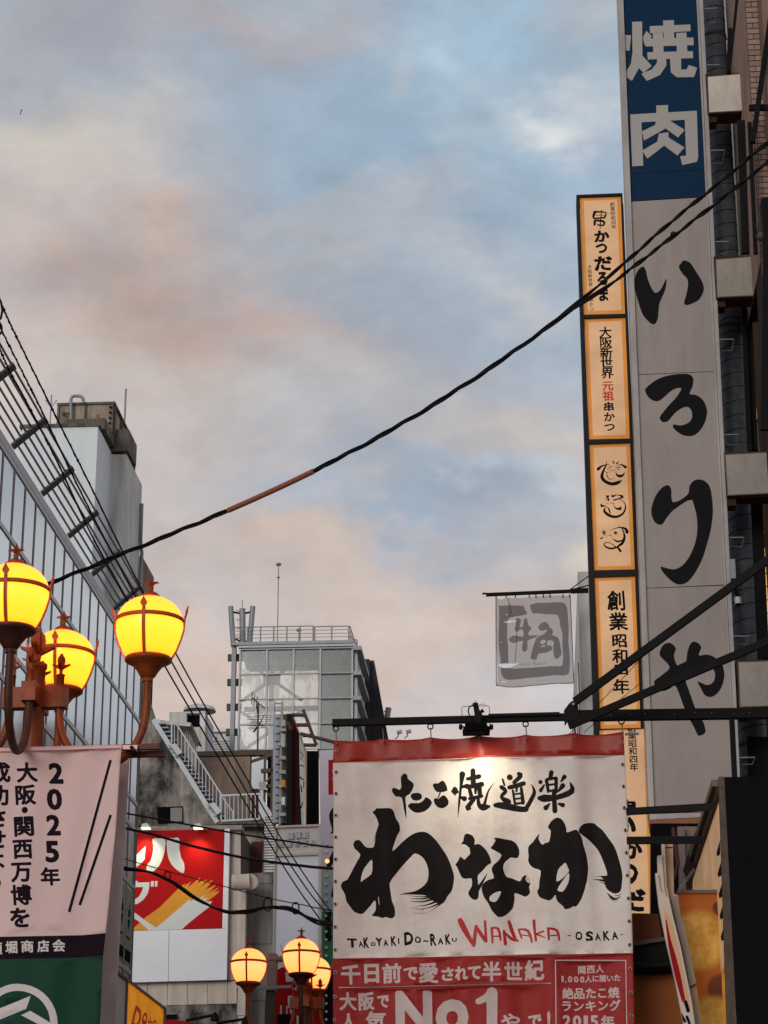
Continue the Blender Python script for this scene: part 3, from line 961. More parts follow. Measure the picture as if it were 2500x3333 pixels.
boxo('inner_wall', (Wy(1036, 2200, TY + 1.2).x, TY + 1.2, tzs[-1]), (txs[4] - .05, TY + 1.4, tzs[0]), mat('inner_grey', (84, 92, 94), .8, var=.3, vs=.7), tw)
boxo('top_soffit', (txs[0] + .1, TY + .5, tzs[0] - .42), (txs[3], TY + 1.1, tzs[0] - .02), mat('inner_grey', (84, 92, 94)), tw)
boxo('floor_band', (txs[0] + .1, TY + .5, tzs[2] - .28), (txs[3], TY + .6, tzs[2] - .12), mat('inner_grey', (84, 92, 94)), tw)
# roof railing
zr = tzs[0] + .27
def railing(x0, x1, y, z0, h, posts, bars=4, r=.02):
    for i in range(posts):
        x = x0 + (x1 - x0) * i / (posts - 1)
        MB().tube([(x, y, z0), (x, y, z0 + h)], r * 1.3, 5).build('post', M_steel, tw)
    for k in range(bars):
        MB().tube([(x0, y, z0 + h * (1 - k * .24)), (x1, y, z0 + h * (1 - k * .24))], r * (1 if k == 0 else .6), 5).build('rail', M_steel, tw)
railing(Wy(762, 2100, TY).x, Wy(1019, 2100, TY).x, TY, zr, .56, 7)
railing(Wy(762, 2100, TY).x, Wy(1019, 2100, TY).x, TY + 3.5, zr, .72, 6, 3)
railing(Wy(1024, 2100, TY).x, Wy(1135, 2100, TY).x, TY, zr, .53, 3)
for k in range(3):
    MB().tube([(Wy(1138, 2100, TY).x, TY, zr + .53 - .18 * k), (Wy(1138, 2100, TY).x + .05, TY + 4, zr + .53 - .18 * k)], .02, 5).build('rail', M_steel, tw)
railing(Wy(1143, 2100, TY).x, Wy(1158, 2100, TY).x, TY + .5, zr - .25, .42, 2, 2)
for (px_, lab, top, kn) in ((907, 'tall thin mast with a small knob standing on the glass tower', 1840, True), (973, 'short knobbed rod behind the glass tower railing', 2054, True)):
    rod('lightning_rod', px_, top, 2108, TY + 1, .02, lab, 'mast', knob=True)
# cell antennas
ca = thing('cell_antenna', tuple(Wy(788, 2105, TY + .5)), 'three grey upright aerial tubes clustered on the tower roof corner', 'antenna')
C_ = lambda a, b: Wy(a, b, TY + .5)
MB().tube([C_(751, 1974), C_(760, 2105)], .095, 10).build('tube', M_steel, ca)
MB().tube([C_(823, 1974), C_(812, 2105)], .095, 10).build('tube', M_steel, ca)
MB().tube([C_(789, 1982), C_(790, 2105)], .11, 10).tube([C_(789, 1952), C_(789, 1985)], .015, 5).build('mast', M_steel, ca)
mb = MB()
for (x0_, y0_, x1_, y1_) in ((757, 1992, 788, 1998), (788, 1998, 818, 1992), (765, 2078, 788, 2092), (788, 2092, 808, 2086)):
    mb.tube([C_(x0_, y0_), C_(x1_, y1_)], .035, 6)
for k in range(4):
    a = C_(780, 1990 + k * 28)
    mb.tube([a, a + Vector((-.12, 0, .04)), a + Vector((-.05, 0, -.05))], .012, 4)
mb.build('clamp', M_dark, ca)
# dark fin wall right of the tower
fw = thing('dark_fin_wall', (-5.2, 80, 0), 'black ribbed wall with a sloping edge right of the glass tower', 'wall')
M_fin = mat('black_cladding', (44, 44, 48), .6, var=.2)
panel('cladding', front(79.), R4(1178, 2150, 1184, 2145, 1203, 2145, 1204, 2420, 1180, 2420), [M_fin], th=.5, parent=fw)
panel('cladding', front(79.3), R4(1203, 2150, 1217, 2149, 1266, 2420, 1203, 2420), [M_fin], th=.5, parent=fw)
ra = MB().tube([Wy(1265, 2304, 80), Wy(1258, 2345, 80)], .11, 8).tube([Wy(1250, 2316, 80), Wy(1262, 2314, 80)], .03, 5).build('rooftop_antenna', M_steel)
props(ra, 'single stubby grey aerial tube at the right foot of the black fin wall', 'antenna')
for k, (x, y, lb) in enumerate(((1292, 2385, 'left of the two small grey floodlights above the red fascia'), (1322, 2383, 'right of the two small grey floodlights above the red fascia'))):
    f = thing('floodlight', tuple(Wy(x, y + 12, 40)), lb, 'floodlight', 'small floodlights over the banner')
    MB().bar(Wy(x, y, 40), Wy(x + 16, y - 4, 40), .08, .05).build('lamp_head', M_steel, f)
    MB().tube([Wy(x + 6, y, 40), Wy(x + 3, y + 14, 40), Wy(x - 6, y + 20, 40)], .012, 5).build('arm', M_steel, f)

# ------------------------------------------------ tiled building with the red billboard
BY = 62.
tb = thing('tiled_building', (-9.5, 64, 0), 'building faced in large cream tiles with a stained concrete band below', 'building')
bl = lambda y: y - .035 * 0
MB().box((Wy(380, 2700, BY + .3).x, BY + .3, 0), (Wy(783, 2700, BY + .3).x, BY + 3.5, Wy(600, 2700, BY + .3).z)).build('wall', M_joint, tb)
boxo('coping', (Wy(380, 2690, BY).x, BY + .05, Wy(500, 2703, BY).z), (Wy(786, 2690, BY).x, BY + .6, Wy(500, 2688, BY).z), mat('coping', (150, 142, 134), .7, streak=.2), tb)
F62 = front(BY + .25)
for (xa, xb) in ((420, 480), (480, 545), (545, 610), (610, 675), (675, 740), (740, 771)):
    panel('tile', F62, R4(xa + .7, 3196, xb - .7, 3193, xb - .7, 3274 - .03 * (xb - 500), xa + .7, 3275 - .03 * (xb - 500)), [M_cream], th=.05, parent=tb)
for (ya, yb_) in ((2702, 2860), (2861, 3030), (3031, 3190)):
    panel('tile', F62, R4(742, ya, 783, ya - 1, 783, yb_, 742, yb_), [M_cream], th=.05, parent=tb)
for (ya, yb_) in ((2872, 3095), (3096, 3215), (3216, 3305), (3307, 3400)):
    panel('tile', front(BY + .1), R4(774, ya, 800, ya, 797, yb_, 771, yb_), [M_cream], th=.3, parent=tb)
panel('stained_band', front(BY + .22), R4(420, 3277, 771, 3268, 771, 3450, 420, 3450), [M_concd], th=.1, parent=tb)
boxo('lower_wall', (Wy(420, 3300, BY).x, BY + .3, 0), (Wy(800, 3300, BY).x, BY + .6, Wy(600, 3440, BY).z), M_concd, tb)
panel('vent_window', front(BY + .1), R4(533, 3303, 576, 3301, 576, 3316, 533, 3318), [M_dark], th=.05, parent=tb)

bb = thing('red_billboard', (-10, BY - .1, Wy(600, 3200, BY).z), 'red billboard with white katakana and an orange brush stroke above a blank white board', 'billboard')
ZB = Z((420, 2680), 4.88)
M_red = mat('billboard_red', (172, 8, 14), .6, var=.06, vs=1, spec=.12); M_bw = mat('billboard_white', (204, 206, 210), .5, var=.03); M_or = mat('billboard_orange', (214, 142, 14), .5, var=.08, vs=4)
FB = front(BY)
panel('printed_face', FB, R4(380, 2706.5, 731, 2698, 723, 3021, 380, 3031), [M_red, M_bw, M_or], [
    (2, [loop(ZB, [(45, 1690), (240, 1510), (480, 1340), (690, 1130), (810, 1010), (900, 950), (870, 1000), (985, 925), (925, 1025), (1010, 960), (1135, 855), (1080, 960), (1050, 985), (1160, 905), (1240, 895),
                   (1130, 1025), (1250, 930), (1335, 900), (1210, 1055), (1390, 970), (1290, 1080), (1220, 1130), (1440, 1010), (1350, 1095), (1440, 1070), (1400, 1120), (1280, 1215), (1100, 1350), (700, 1600), (430, 1655), (310, 1705), (45, 1713)], 1)]),
    (1, [loop(ZB, [(50, 1400), (110, 1430), (240, 1530), (340, 1600), (430, 1655), (570, 1545), (700, 1430), (880, 1280), (960, 1200), (975, 1245), (1110, 1150), (1060, 1225), (1200, 1140), (1150, 1215), (1250, 1175), (1200, 1250),
                   (1320, 1235), (1270, 1330), (1140, 1430), (930, 1600), (830, 1690), (320, 1704), (160, 1560), (50, 1490)], 1),
         loop(ZB, [(-60, 700), (100, 520), (262, 360), (250, 570), (180, 650), (-60, 800)], 1),
         loop(ZB, [(375, 245), (480, 243), (575, 245), (570, 400), (540, 540), (480, 670), (400, 750), (340, 785), (283, 782), (285, 660), (340, 600), (375, 480), (385, 350)], 2),
         loop(ZB, [(605, 238), (700, 236), (795, 235), (800, 400), (825, 540), (875, 640), (872, 787), (780, 750), (690, 670), (630, 560), (605, 420)], 2),
         loop(ZB, [(-50, 915), (138, 915), (138, 940), (325, 935), (318, 1040), (290, 1130), (220, 1220), (130, 1280), (-50, 1310), (-50, 1240), (60, 1225), (150, 1170), (200, 1090), (225, 1012), (110, 1012), (30, 1110), (-50, 1150)], 1),
         loop(ZB, [(350, 918), (395, 915), (390, 1003), (347, 1005)], 0), loop(ZB, [(412, 918), (453, 915), (448, 1003), (410, 1003)], 0)])], th=.12, parent=bb)
panel('white_margin', FB, R4(731.5, 2698, 748, 2697, 741, 3022, 723.5, 3021), [M_white], th=.12, parent=bb)
panel('white_board', FB, R4(380, 3032, 549.5, 3027, 547, 3194, 380, 3199), [M_white], th=.12, parent=bb)
panel('white_board', FB, R4(551, 3027, 741, 3022, 738, 3186, 736, 3189, 548.5, 3194), [M_white], th=.12, parent=bb)
M_lampw = mat('sign_lamp_shell', (200, 210, 214), .4)
M_lampg = mat('sign_lamp_tube', (230, 240, 190), .4, emit=(226, 255, 150), es=3.5)
for i, (x, lb) in enumerate(((472, 'left white wedge shaped sign lamp on the ledge over the red billboard'), (642, 'right white wedge shaped sign lamp over the red billboard'))):
    sl_ = thing('sign_lamp', tuple(Wy(x, 2692, BY - .5)), lb, 'sign lamp', 'sign lamps over the billboard')
    panel('shell', front(BY - .55), R4(x - 14, 2692, x - 8, 2681, x + 8, 2679, x + 15, 2691), [M_lampw], th=.35, parent=sl_)
    panel('lit_tube', front(BY - .5), R4(x - 13, 2692.5, x + 14, 2691.5, x + 14, 2694, x - 13, 2695), [M_lampg], th=.25, parent=sl_)
    MB().tube([Wy(x - 16, 2688, BY - .4), Wy(x - 18, 2691, BY + .1)], .03, 5).build('arm', M_dark, sl_)
    ld = bpy.data.lights.new('sign_light', 'SPOT'); ld.energy = 160 if i == 0 else 120; ld.color = (.85, 1, .55) if i == 0 else (1, .9, .5); ld.spot_size = radians(100); ld.spot_blend = 1; ld.shadow_soft_size = .12
    lo = bpy.data.objects.new('sign_light', ld); link(lo); lo.parent = sl_
    lo.location = Wy(x, 2697, BY - .42) - ORG[sl_]
    lo.rotation_euler = Vector((0, .42, -1)).to_track_quat('-Z', 'Y').to_euler()

# column and recess right of the billboard
cn = thing('recessed_wall', (-7.5, 64.5, 0), 'grimy concrete recess with a dark doorway and big jointed slabs right of the billboard', 'wall')
panel('recess', front(64.5), R4(786, 2680, 897, 2676, 897, 2850, 786, 2855), [M_concd], th=.2, parent=cn)
panel('doorway', front(64.4), R4(819, 2740, 853, 2738, 852, 2842, 818, 2844), [mat('red_brown', (80, 44, 36))], th=.05, parent=cn)
boxo('lintel', (Wy(783, 2677, 64).x, 64, Wy(783, 2690, 64).z), (Wy(870, 2677, 64).x, 66, Wy(783, 2676, 64).z), M_capc, cn)
M_slab = mat('slab_grey', (150, 144, 138), .8, var=.12, vs=1.3, streak=.25, dirt_or_reflection=(110, 104, 98), da=.5, ds=.8)
for (ya, yb_) in ((2842, 2877), (2879, 3073), (3075, 3162), (3164, 3258), (3260, 3420)):
    panel('slab', front(63.2), R4(803, ya, 886, ya - 2, 883, yb_ - 2, 800, yb_), [M_slab], th=.3, parent=cn)
boxo('backing', (Wy(803, 2850, 63.5).x, 63.52, 0), (Wy(897, 2850, 63.5).x, 63.7, Wy(850, 2845, 63.5).z), M_joint, cn)
sb = panel('slatted_screen', front(62.6), R4(862, 2658, 892, 2656, 888, 2842, 856, 2844), [mat('slat_back', (120, 118, 118), .7)], th=.1, label='narrow screen of thin horizontal grey slats', cat='screen')
for i in range(20):
    y = 2662 + i * 9
    panel('slat', front(62.56), R4(861, y, 892, y - 1, 892, y + 4, 861, y + 5), [M_paint2], th=.05, parent=sb)
fp = MB().tube([Wy(757, 2873, 61.2), Wy(814, 2870, 61.2)], .22, 14)
fp.tube([Wy(814, 2870, 61.2), Wy(816, 2872, 61.6), Wy(818, 2876, 62.5)], .22, 14)
props(fp.build('duct', M_cream), 'fat cream horizontal duct elbow at the corner of the tiled building', 'duct')

# ------------------------------------------------ beige sign tower with building name
ns = thing('sign_tower', (-7, 55.5, 0), 'beige framed sign tower with silver building name over a tall blank white panel', 'sign')
M_bfr = mat('beige_frame', (186, 178, 172), .55, var=.05)
F55 = front(55.)
M_letter = mat('silver_letter', (166, 166, 170), .4, .2)
panel('name_board', front(55.05), R4(899, 2693, 1040, 2688, 1038, 2775, 897, 2780), [mat('name_board', (198, 192, 190), .5)], th=.05, parent=ns)
ltr = T('道頓堀', 946, 2718, 992, 2716, 21, 26, .025, -.03, .02) + T('法善寺ビル', 912, 2746, 1018, 2742, 22, 24, .025, -.03, .02)
for s_ in ltr:
    pts = s_[1]; lo_ = pts.min(0) - 1; hi_ = pts.max(0) + 1
    outl = rectpx(lo_[0], lo_[1], hi_[0], hi_[1])
    e = ('g', np.concatenate([np.array(outl), pts]), [(0, 1), (1, 2), (2, 3), (3, 0)] + [(a + 4, b + 4) for a, b in s_[2]])
    panel('letter', front(54.98), outl, [M_letter], th=.04, parent=ns, cut=[e])
panel('blank_panel', front(55.05), R4(896, 2786, 1038, 2781, 1034, 3120, 890, 3120), [M_white], th=.05, parent=ns)
panel('frame', front(54.97), R4(893, 2688, 1046, 2682, 1043, 3330, 885, 3330), [M_bfr], th=.25, parent=ns,
      cut=[ls(R4(900, 2694, 1039, 2689, 1038, 2774, 898, 2779)), ls(R4(897, 2787, 1037, 2782, 1034, 3118, 891, 3118))])
boxo('shaft', (Wy(893, 2700, 55.3).x, 55.3, 0), (Wy(1052, 2700, 55.3).x, 57, Wy(960, 2690, 55.3).z), M_bfr, ns)

# ------------------------------------------------ dark vertical signs above it
vs_ = thing('red_black_sign', (-6.6, 58, 12), 'tall black and red sign seen nearly edge on with a painted white strip', 'sign')
V = lambda *a: R4(*a)
M_redb = mat('sign_red', (150, 16, 24), .6, var=.08, spec=.12); M_gold = mat('gold_trim', (150, 118, 70), .5, .2)
panel('black_edge', front(58.), V(934, 2323, 951, 2323, 950, 2685, 932, 2685), [M_black], th=1.2, parent=vs_)
panel('red_face', front(58.5), V(951, 2336, 976, 2386, 978, 2660, 964, 2685, 950, 2685), [M_redb], th=.08, parent=vs_)
panel('gold_edge', front(58.3), V(951, 2324, 974, 2382, 972, 2386, 951, 2334), [M_gold], th=.1, parent=vs_)
panel('black_strip', front(58.2), V(962, 2384, 974, 2384, 974, 2530, 984, 2685, 966, 2685, 962, 2530), [M_black], th=.1, parent=vs_)
M_mural = mat('mural_white', (190, 188, 186), .6, var=.15, vs=4)
ZM = Z((850, 2280), 4.708)
panel('mural_strip', front(58.1), V(974, 2384, 980, 2386, 993, 2445, 992, 2530, 990, 2685, 982, 2685, 976, 2560), [M_mural, M_ink], [(1, [
    stroke(ZM, [(600, 780, 6), (640, 840, 5), (610, 900, 4)]), stroke(ZM, [(590, 1010, 5), (630, 990, 10), (650, 1020, 4)]), stroke(ZM, [(600, 1180, 12), (650, 1220, 8)]),
    stroke(ZM, [(610, 1300, 8), (620, 1400, 10)]), stroke(ZM, [(640, 1560, 8), (610, 1650, 10)]), stroke(ZM, [(600, 880, 3), (650, 930, 3)]), stroke(ZM, [(655, 1250, 8), (650, 1350, 4)])])], th=.1, parent=vs_)
panel('gold_edge', front(58.), V(979, 2395, 998, 2444, 996, 2685, 993, 2685, 994, 2450, 979, 2408), [M_gold], th=.1, parent=vs_)
bs_ = panel('black_hoarding', front(60.), V(998, 2444, 1036, 2444, 1037, 2690, 996, 2690), [M_black], th=.2, label='plain black board between the mural sign and the lilac sign', cat='board')
pf = thing('pipe_rack', (-7.6, 59.5, 12), 'grimy vertical pipes, ladder and cable boxes left of the black and red sign', 'pipe rack')
PF = lambda a, b, y=59.5: Wy(a, b, y)
MB().tube([PF(904, 2328), PF(901, 2680)], .12, 12).build('grey_pipe', mat('pipe_paint', (160, 168, 178), .6, streak=.2), pf)
for i in range(14):
    MB().tube([PF(897, 2338 + i * 25, 59.36), PF(911, 2338 + i * 25, 59.36)], .012, 4).build('pipe_strap', M_dark, pf)
MB().tube([PF(929, 2328), PF(925, 2680)], .09, 10).build('brown_pipe', mat('old_pipe', (104, 98, 88), .8, var=.4, vs=6), pf)
MB().tube([PF(918, 2305, 59.2), PF(912, 2685, 59.2)], .035, 6).build('thin_pipe', mat('beige_pipe', (164, 154, 140), .6), pf)
for (y, h, m_) in ((2350, 14, M_cream), (2395, 36, M_paint2), (2545, 16, M_or), (2600, 20, M_white)):
    boxo('junction_box', tuple(PF(916, y + h, 59.0)), tuple(PF(931, y, 59.25)), m_, pf)
for i in range(7):
    boxo('clamp', tuple(PF(908, 2380 + i * 46, 59.1)), tuple(PF(932, 2374 + i * 46, 59.3)), M_steel, pf)
for x in (895, 919):
    MB().tube([PF(x, 2283, 59.8), PF(x - 4, 2470, 59.8)], .02, 5).build('ladder_rail', M_steel, pf)
for i in range(8):
    MB().tube([PF(895, 2290 + i * 24, 59.8), PF(919, 2290 + i * 24, 59.8)], .015, 4).build('ladder_rung', M_steel, pf)
boxo('dark_back', tuple(PF(906, 2690, 60.4)), tuple(PF(940, 2330, 60.6)), M_dark, pf)
br = thing('sign_bracket_frame', (-6.3, 58, 16), 'rusty open bracket frame sticking out right of the black and red sign', 'bracket')
for (a, b) in (((987, 2310), (1030, 2425)), ((952, 2327), (990, 2328)), ((966, 2360), (1005, 2360)), ((985, 2394), (1016, 2394)), ((990, 2425), (1030, 2426)), ((978, 2388), (1090, 2416)), ((936, 2350), (948, 2375))):
    MB().tube([Wy(*a, 57.6), Wy(*b, 57.6)], .05, 6).build('bar', mat('rusty_bar', (86, 68, 56), .7, var=.3, vs=5), br)
tr = thing('steel_truss', (-8, 66, 12), 'brown steel lattice under the glass tower beside the pipes', 'truss')
for (a, b, w) in (((892, 2440), (886, 2652), .12), ((850, 2510), (893, 2508), .12), ((853, 2560), (893, 2558), .1), ((868, 2545), (892, 2516), .06), ((864, 2572), (892, 2605), .06), ((815, 2480), (890, 2455), .08), ((862, 2470), (860, 2660), .06)):
    MB().bar(Wy(*a, 66), Wy(*b, 66), w, w).build('member', M_brsteel, tr)
boxo('dark_infill', tuple(Wy(868, 2665, 66.6)), tuple(Wy(894, 2468, 66.8)), M_dark, tr)
boxo('glass_infill', tuple(Wy(816, 2665, 67)), tuple(Wy(868, 2468, 67.2)), M_paint, tr)
panel('bolted_plate', front(65.8), R4(842, 2545, 866, 2543, 866, 2570, 843, 2572), [M_steel, M_dark], [(1, [stroke(I, [(846 + 6 * (i % 4), 2549 + 8 * (i // 4), 1.1)]) for i in range(12)])], th=.06, parent=tr)

# ------------------------------------------------ lilac and green sign with bulbs
lg = thing('bulb_edged_sign', (-5.6, 45, 5), 'lilac and green sign edged with white bulbs half hidden by the big banner', 'sign')
M_lil = mat('lilac', (190, 182, 196), .5, var=.04); M_grn = mat('sign_green', (58, 128, 84), .5, var=.08); M_mint = mat('mint', (150, 172, 168), .5, var=.05)
panel('printed_board', front(45.), R4(1039, 2442, 1190, 2436, 1190, 3500, 1056, 3500, 1050, 3150), [M_lil, M_mint, M_grn, M_black, M_redb, M_bw], [
    (1, [ls(rectpx(1030, 2830, 1200, 2968))]), (2, [ls(rectpx(1030, 2968, 1200, 3158))]), (3, [ls(rectpx(1030, 3158, 1200, 3500)), ls(rectpx(1059, 2968, 1078, 3064)),
     stroke(I, [(1092, 2625, 5), (1078, 2655, 7), (1086, 2700, 5), (1078, 2712, 2)]), stroke(I, [(1092, 2770, 8), (1074, 2810, 9), (1066, 2826, 4)]), stroke(I, [(1092, 2890, 9), (1084, 2915, 7)])]),
    (4, [ls(rectpx(1069, 2473, 1130, 2587))]), (5, [stroke(I, [(1090, 2500, 2), (1084, 2510, 2), (1092, 2525, 2), (1084, 2535, 2)])])], th=.3, parent=lg)
M_bulb = mat('bulb_white', (226, 222, 220), .3)
b0 = None
for i in range(24):
    c = Wy(1062 + .0 * i, 2747 + i * 26, 44.94)
    if b0 is None:
        b0 = (MB().ball(c, .028, seg=8).build('bulb', M_bulb, lg), c)
    else:
        o = b0[0].copy(); link(o); o.parent = lg; o.location = c - b0[1]
be = MB().ball(Wy(1065, 2803, 44.85), .045).build('indicator_light', mat('amber_dot', (255, 170, 110), .4, emit=(255, 160, 100), es=2))
props(be, 'tiny amber light before the lilac sign', 'light')

# ------------------------------------------------ red rounded sign, pink pipe frame, awning
rs_ = thing('red_rounded_sign', (-5.6, 50, 3), 'red round cornered sign with white letters behind the far lamp post', 'sign')
ZR = Z((850, 2750), 3.796)
outline = np.array([(893, 3400), (894, 3200), (897, 3170), (905, 3155), (920, 3148), (1052, 3143), (1052, 3400)], float)
panel('printed_face', front(50.), outline, [M_red, M_bw, M_dark], [(1, [ls([ZR(np.array([p_]))[0] for p_ in q_]) for q_ in (
    [(300, 1570), (375, 1570), (378, 1690), (305, 1690)], [(380, 1640), (440, 1660), (430, 1695), (382, 1690)], [(330, 1865), (405, 1865), (405, 1990), (380, 2050), (330, 2000)],
    [(390, 1770), (440, 1770), (430, 1830), (395, 1830)], [(440, 2110), (520, 2110), (510, 2210), (440, 2210)], [(470, 2020), (500, 2020), (500, 2110), (470, 2110)])])], th=.25, parent=rs_)
pp_ = thing('pink_pipe_frame', (-5.6, 49, 3), 'dusty pink pipe frame around the red round cornered sign', 'pipe frame')
M_pink = mat('pink_paint', (164, 124, 116), .6, var=.1)
MB().tube([Wy(868, 3122, 49), Wy(1090, 3118, 49)], .07, 10).build('cross_pipe', M_pink, pp_)
MB().bar(Wy(888, 3106, 49.1), Wy(884, 3225, 49.1), .3, .2).build('post', M_pink, pp_)
MB().bar(Wy(882, 3225, 49.1), Wy(872, 3450, 49.1), .2, .2).build('lower_post', M_brsteel, pp_)
MB().bar(Wy(840, 3216, 48.8), Wy(970, 3210, 48.8), .05, .06).build('clamp_bar', M_steel, pp_)
cl = thing('candle_sign', tuple(Wy(930, 3320, 48)), 'small white candle shaped posts on a black block before the red sign', 'ornament')
for (x, y, w) in ((915, 3273, 6), (934, 3274, 5), (948, 3274, 7)):
    boxo('candle', tuple(Wy(x - w / 2, 3306, 48)), tuple(Wy(x + w / 2, y, 48.1)), M_bw, cl)
    MB().tube([Wy(x, y, 48.05), Wy(x, y - 12, 48.05)], [.03, .005], 6).build('wick', M_dark, cl)
boxo('block', tuple(Wy(902, 3345, 47.9)), tuple(Wy(955, 3306, 48.2)), M_black, cl)
aw = panel('red_awning', front(58.), R4(533, 3318, 560, 3318, 640, 3330, 700, 3338, 700, 3420, 533, 3420), [M_redb], th=1, label='strip of red awning at the foot of the tiled building', cat='awning')
for (x0_, y0_, x1_, y1_, lb) in ((605, 3322, 700, 3305, 'left of two black swan neck lamps over the red awning'), (705, 3331, 800, 3318, 'right of two black swan neck lamps over the red awning')):
    sl_ = thing('swan_neck_lamp', tuple(Wy(x0_, y0_, 57)), lb, 'lamp', 'swan neck lamps over the awning')
    MB().tube([Wy(x0_, y0_, 57), Wy(x1_ - 10, y1_, 57), Wy(x1_, y1_, 57)], .04, 6).build('arm', M_black, sl_)
    MB().lathe([(.12, -.12), (.1, .0), (.04, .08), (.01, .1)], tuple(Wy(x1_, y1_ + 2, 57)), 12).build('lamp_shade', M_black, sl_)

# ------------------------------------------------ box sign at the lower left (parallel to the street)
bx = thing('yellow_box_sign', (-6.6, 33, 4), 'box sign along the left shopfronts with a yellow face and red letters', 'sign')
SX = -6.55
SP = sidep(SX)
u0 = SP.uv(378, 3160)[0]; u1 = SP.uv(412, 3187)[0]; u2 = SP.uv(533, 3283)[0]
ztop = SP.uv(412, 3187)[1]
M_yel = mat('sign_yellow', (228, 142, 12), .45, var=.05, emit=(228, 142, 12), es=.5); M_swhite = mat('sign_white', (220, 210, 198), .45)
M_sfr = mat('sign_frame', (112, 98, 90), .5)
panel('white_face', SP, [(u0, 3), (u1 - .05, 3), (u1 - .06, ztop - .04), (u0, ztop - .04)], [M_swhite], th=.05, parent=bx, px=False)
ch = T('D', 446, 3313, 0, 0, 24, 66, .03, .75, -.25, 0, True) + T('θ', 470, 3322, 0, 0, 15, 52, .03, .75, -.2, 0, True) + T('七', 489, 3330, 0, 0, 14, 40, .03, .75, -.2, 0, True) + T('り', 503, 3338, 0, 0, 11, 40, .03, .75, -.2, 0, True)
panel('yellow_face', SP, R4(414, 3194, 533, 3286, 533, 3520, 396, 3520), [M_yel, mat('sign_letter_red', (176, 34, 16), .5, emit=(190, 30, 14), es=.25)], [(1, ch)], th=.05, parent=bx)
boxo('top_rail', (SX - .3, u0 - .3, ztop - .03), (SX + .03, u2 + .02, ztop + .01), M_sfr, bx)
boxo('end_post', (SX - .3, u2, 3), (SX + .04, u2 + .06, ztop), M_sfr, bx)
boxo('mid_post', (SX - .04, u1 - .05, 3), (SX + .03, u1 + .02, ztop - .03), M_sfr, bx)
boxo('body', (SX - .3, u0 - .3, 2.9), (SX - .06, u2, ztop - .11), M_sfr, bx)

# ------------------------------------------------ tall far building on the right, seen only in the glass facade
fr_ = thing('far_right_building', (6.4, 105, 0), 'tall grey building far down the right side, mostly hidden by the signs', 'building')
MB().box((3.4, 80, 0), (9.4, 130, 22)).build('wall', M_conc, fr_)
w0_ = None
for i in range(14):
    for j in range(6):
        p_ = (3.36, 82 + i * 3.4, 3 + j * 3.1)
        if w0_ is None: w0_ = (MB().box(p_, (3.42, p_[1] + 2, p_[2] + 1.6)).build('window', M_darkglass, fr_), p_)
        else:
            o = w0_[0].copy(); link(o); o.parent = fr_; o.location = (0, p_[1] - w0_[1][1], p_[2] - w0_[1][2])
# ================================================================== FOREGROUND
# ------------------------------------------------ lamp posts
M_brz = mat('painted_bronze', (136, 66, 24), .42, .0, var=.3, vs=9, bump=.25, bs=60, dirt_or_reflection=(64, 34, 20), da=.75, ds=10)
M_band = mat('glow_lit_bronze', (176, 84, 24), .5, var=.15, vs=9)  # more orange than the post: glow of the globes put into the colour
M_brzd = mat('shaded_bronze', (66, 36, 26), .5, .0, var=.25, vs=9, bump=.08)  # camera-side arm and cup: shade put into a darker copy of the bronze
def globe_mat(name, lo, hi, strength):
    s2l = lambda q: q
    m = bpy.data.materials.new(name); m.use_nodes = True; t = m.node_tree; b = t.nodes['Principled BSDF']
    b.inputs['Base Color'].default_value = (.2, .05, .01, 1); b.inputs['Roughness'].default_value = .35
    tcn = t.nodes.new('ShaderNodeTexCoord'); sp_ = t.nodes.new('ShaderNodeSeparateXYZ'); t.links.new(tcn.outputs['Generated'], sp_.inputs[0])
    r = t.nodes.new('ShaderNodeValToRGB'); t.links.new(sp_.outputs[2], r.inputs[0])
    e = r.color_ramp.elements
    e[0].position = 0; e[0].color = (*s2l(hi), 1); e[1].position = 1; e[1].color = (*s2l(hi), 1)
    for p_, c_ in ((.03, tuple((a + 2 * b_) / 3 for a, b_ in zip(hi, lo))), (.1, lo), (.45, (lo[0], lo[1] * 1.12, lo[2] * 1.6)), (.84, lo), (.95, tuple((a + b_) / 2 for a, b_ in zip(hi, lo)))):
        q = e.new(p_); q.color = (*s2l(c_), 1)
    t.links.new(r.outputs[0], b.inputs['Emission Color']); b.inputs['Emission Strength'].default_value = strength
    return m
M_gl1 = globe_mat('amber_glass', (1, .172, .0065), (1, .09, .003), 4.8)
M_gl2 = globe_mat('pale_amber_glass', (1, .225, .052), (1, .17, .045), 2.9)
GB = 5.665  # bottom of the glass
def spade(mb, c, h, w, th=.012, dirv=(1, 0)):
    """fleur finial: spear head with two side leaves"""
    cx, cy, cz = c; ux, uy = dirv
    prof = [(0, 0), (.10, .0), (.16, .18), (.20, .28), (.95, .46), (1.0, .52), (.5, .47), (.34, .50), (.42, .66), (.36, .82), (.0, 1.0)]
    pts = [(a * w, b * h) for a, b in prof]; full = pts + [(-a, b) for a, b in pts[1:-1][::-1]]
    vs = [(cx + a * ux, cy + a * uy, cz + b) for a, b in full]
    n = len(vs); nx, ny = -uy * th / 2, ux * th / 2
    V1 = [(x - nx, y - ny, z) for x, y, z in vs] + [(x + nx, y + ny, z) for x, y, z in vs]
    # two ngons as fans about the stem
    mid = len(prof)
    F = [tuple(range(n))[::-1], tuple(range(n, 2 * n))] + [(i, (i + 1) % n, n + (i + 1) % n, n + i) for i in range(n)]
    mb.add(V1, F)
    return mb
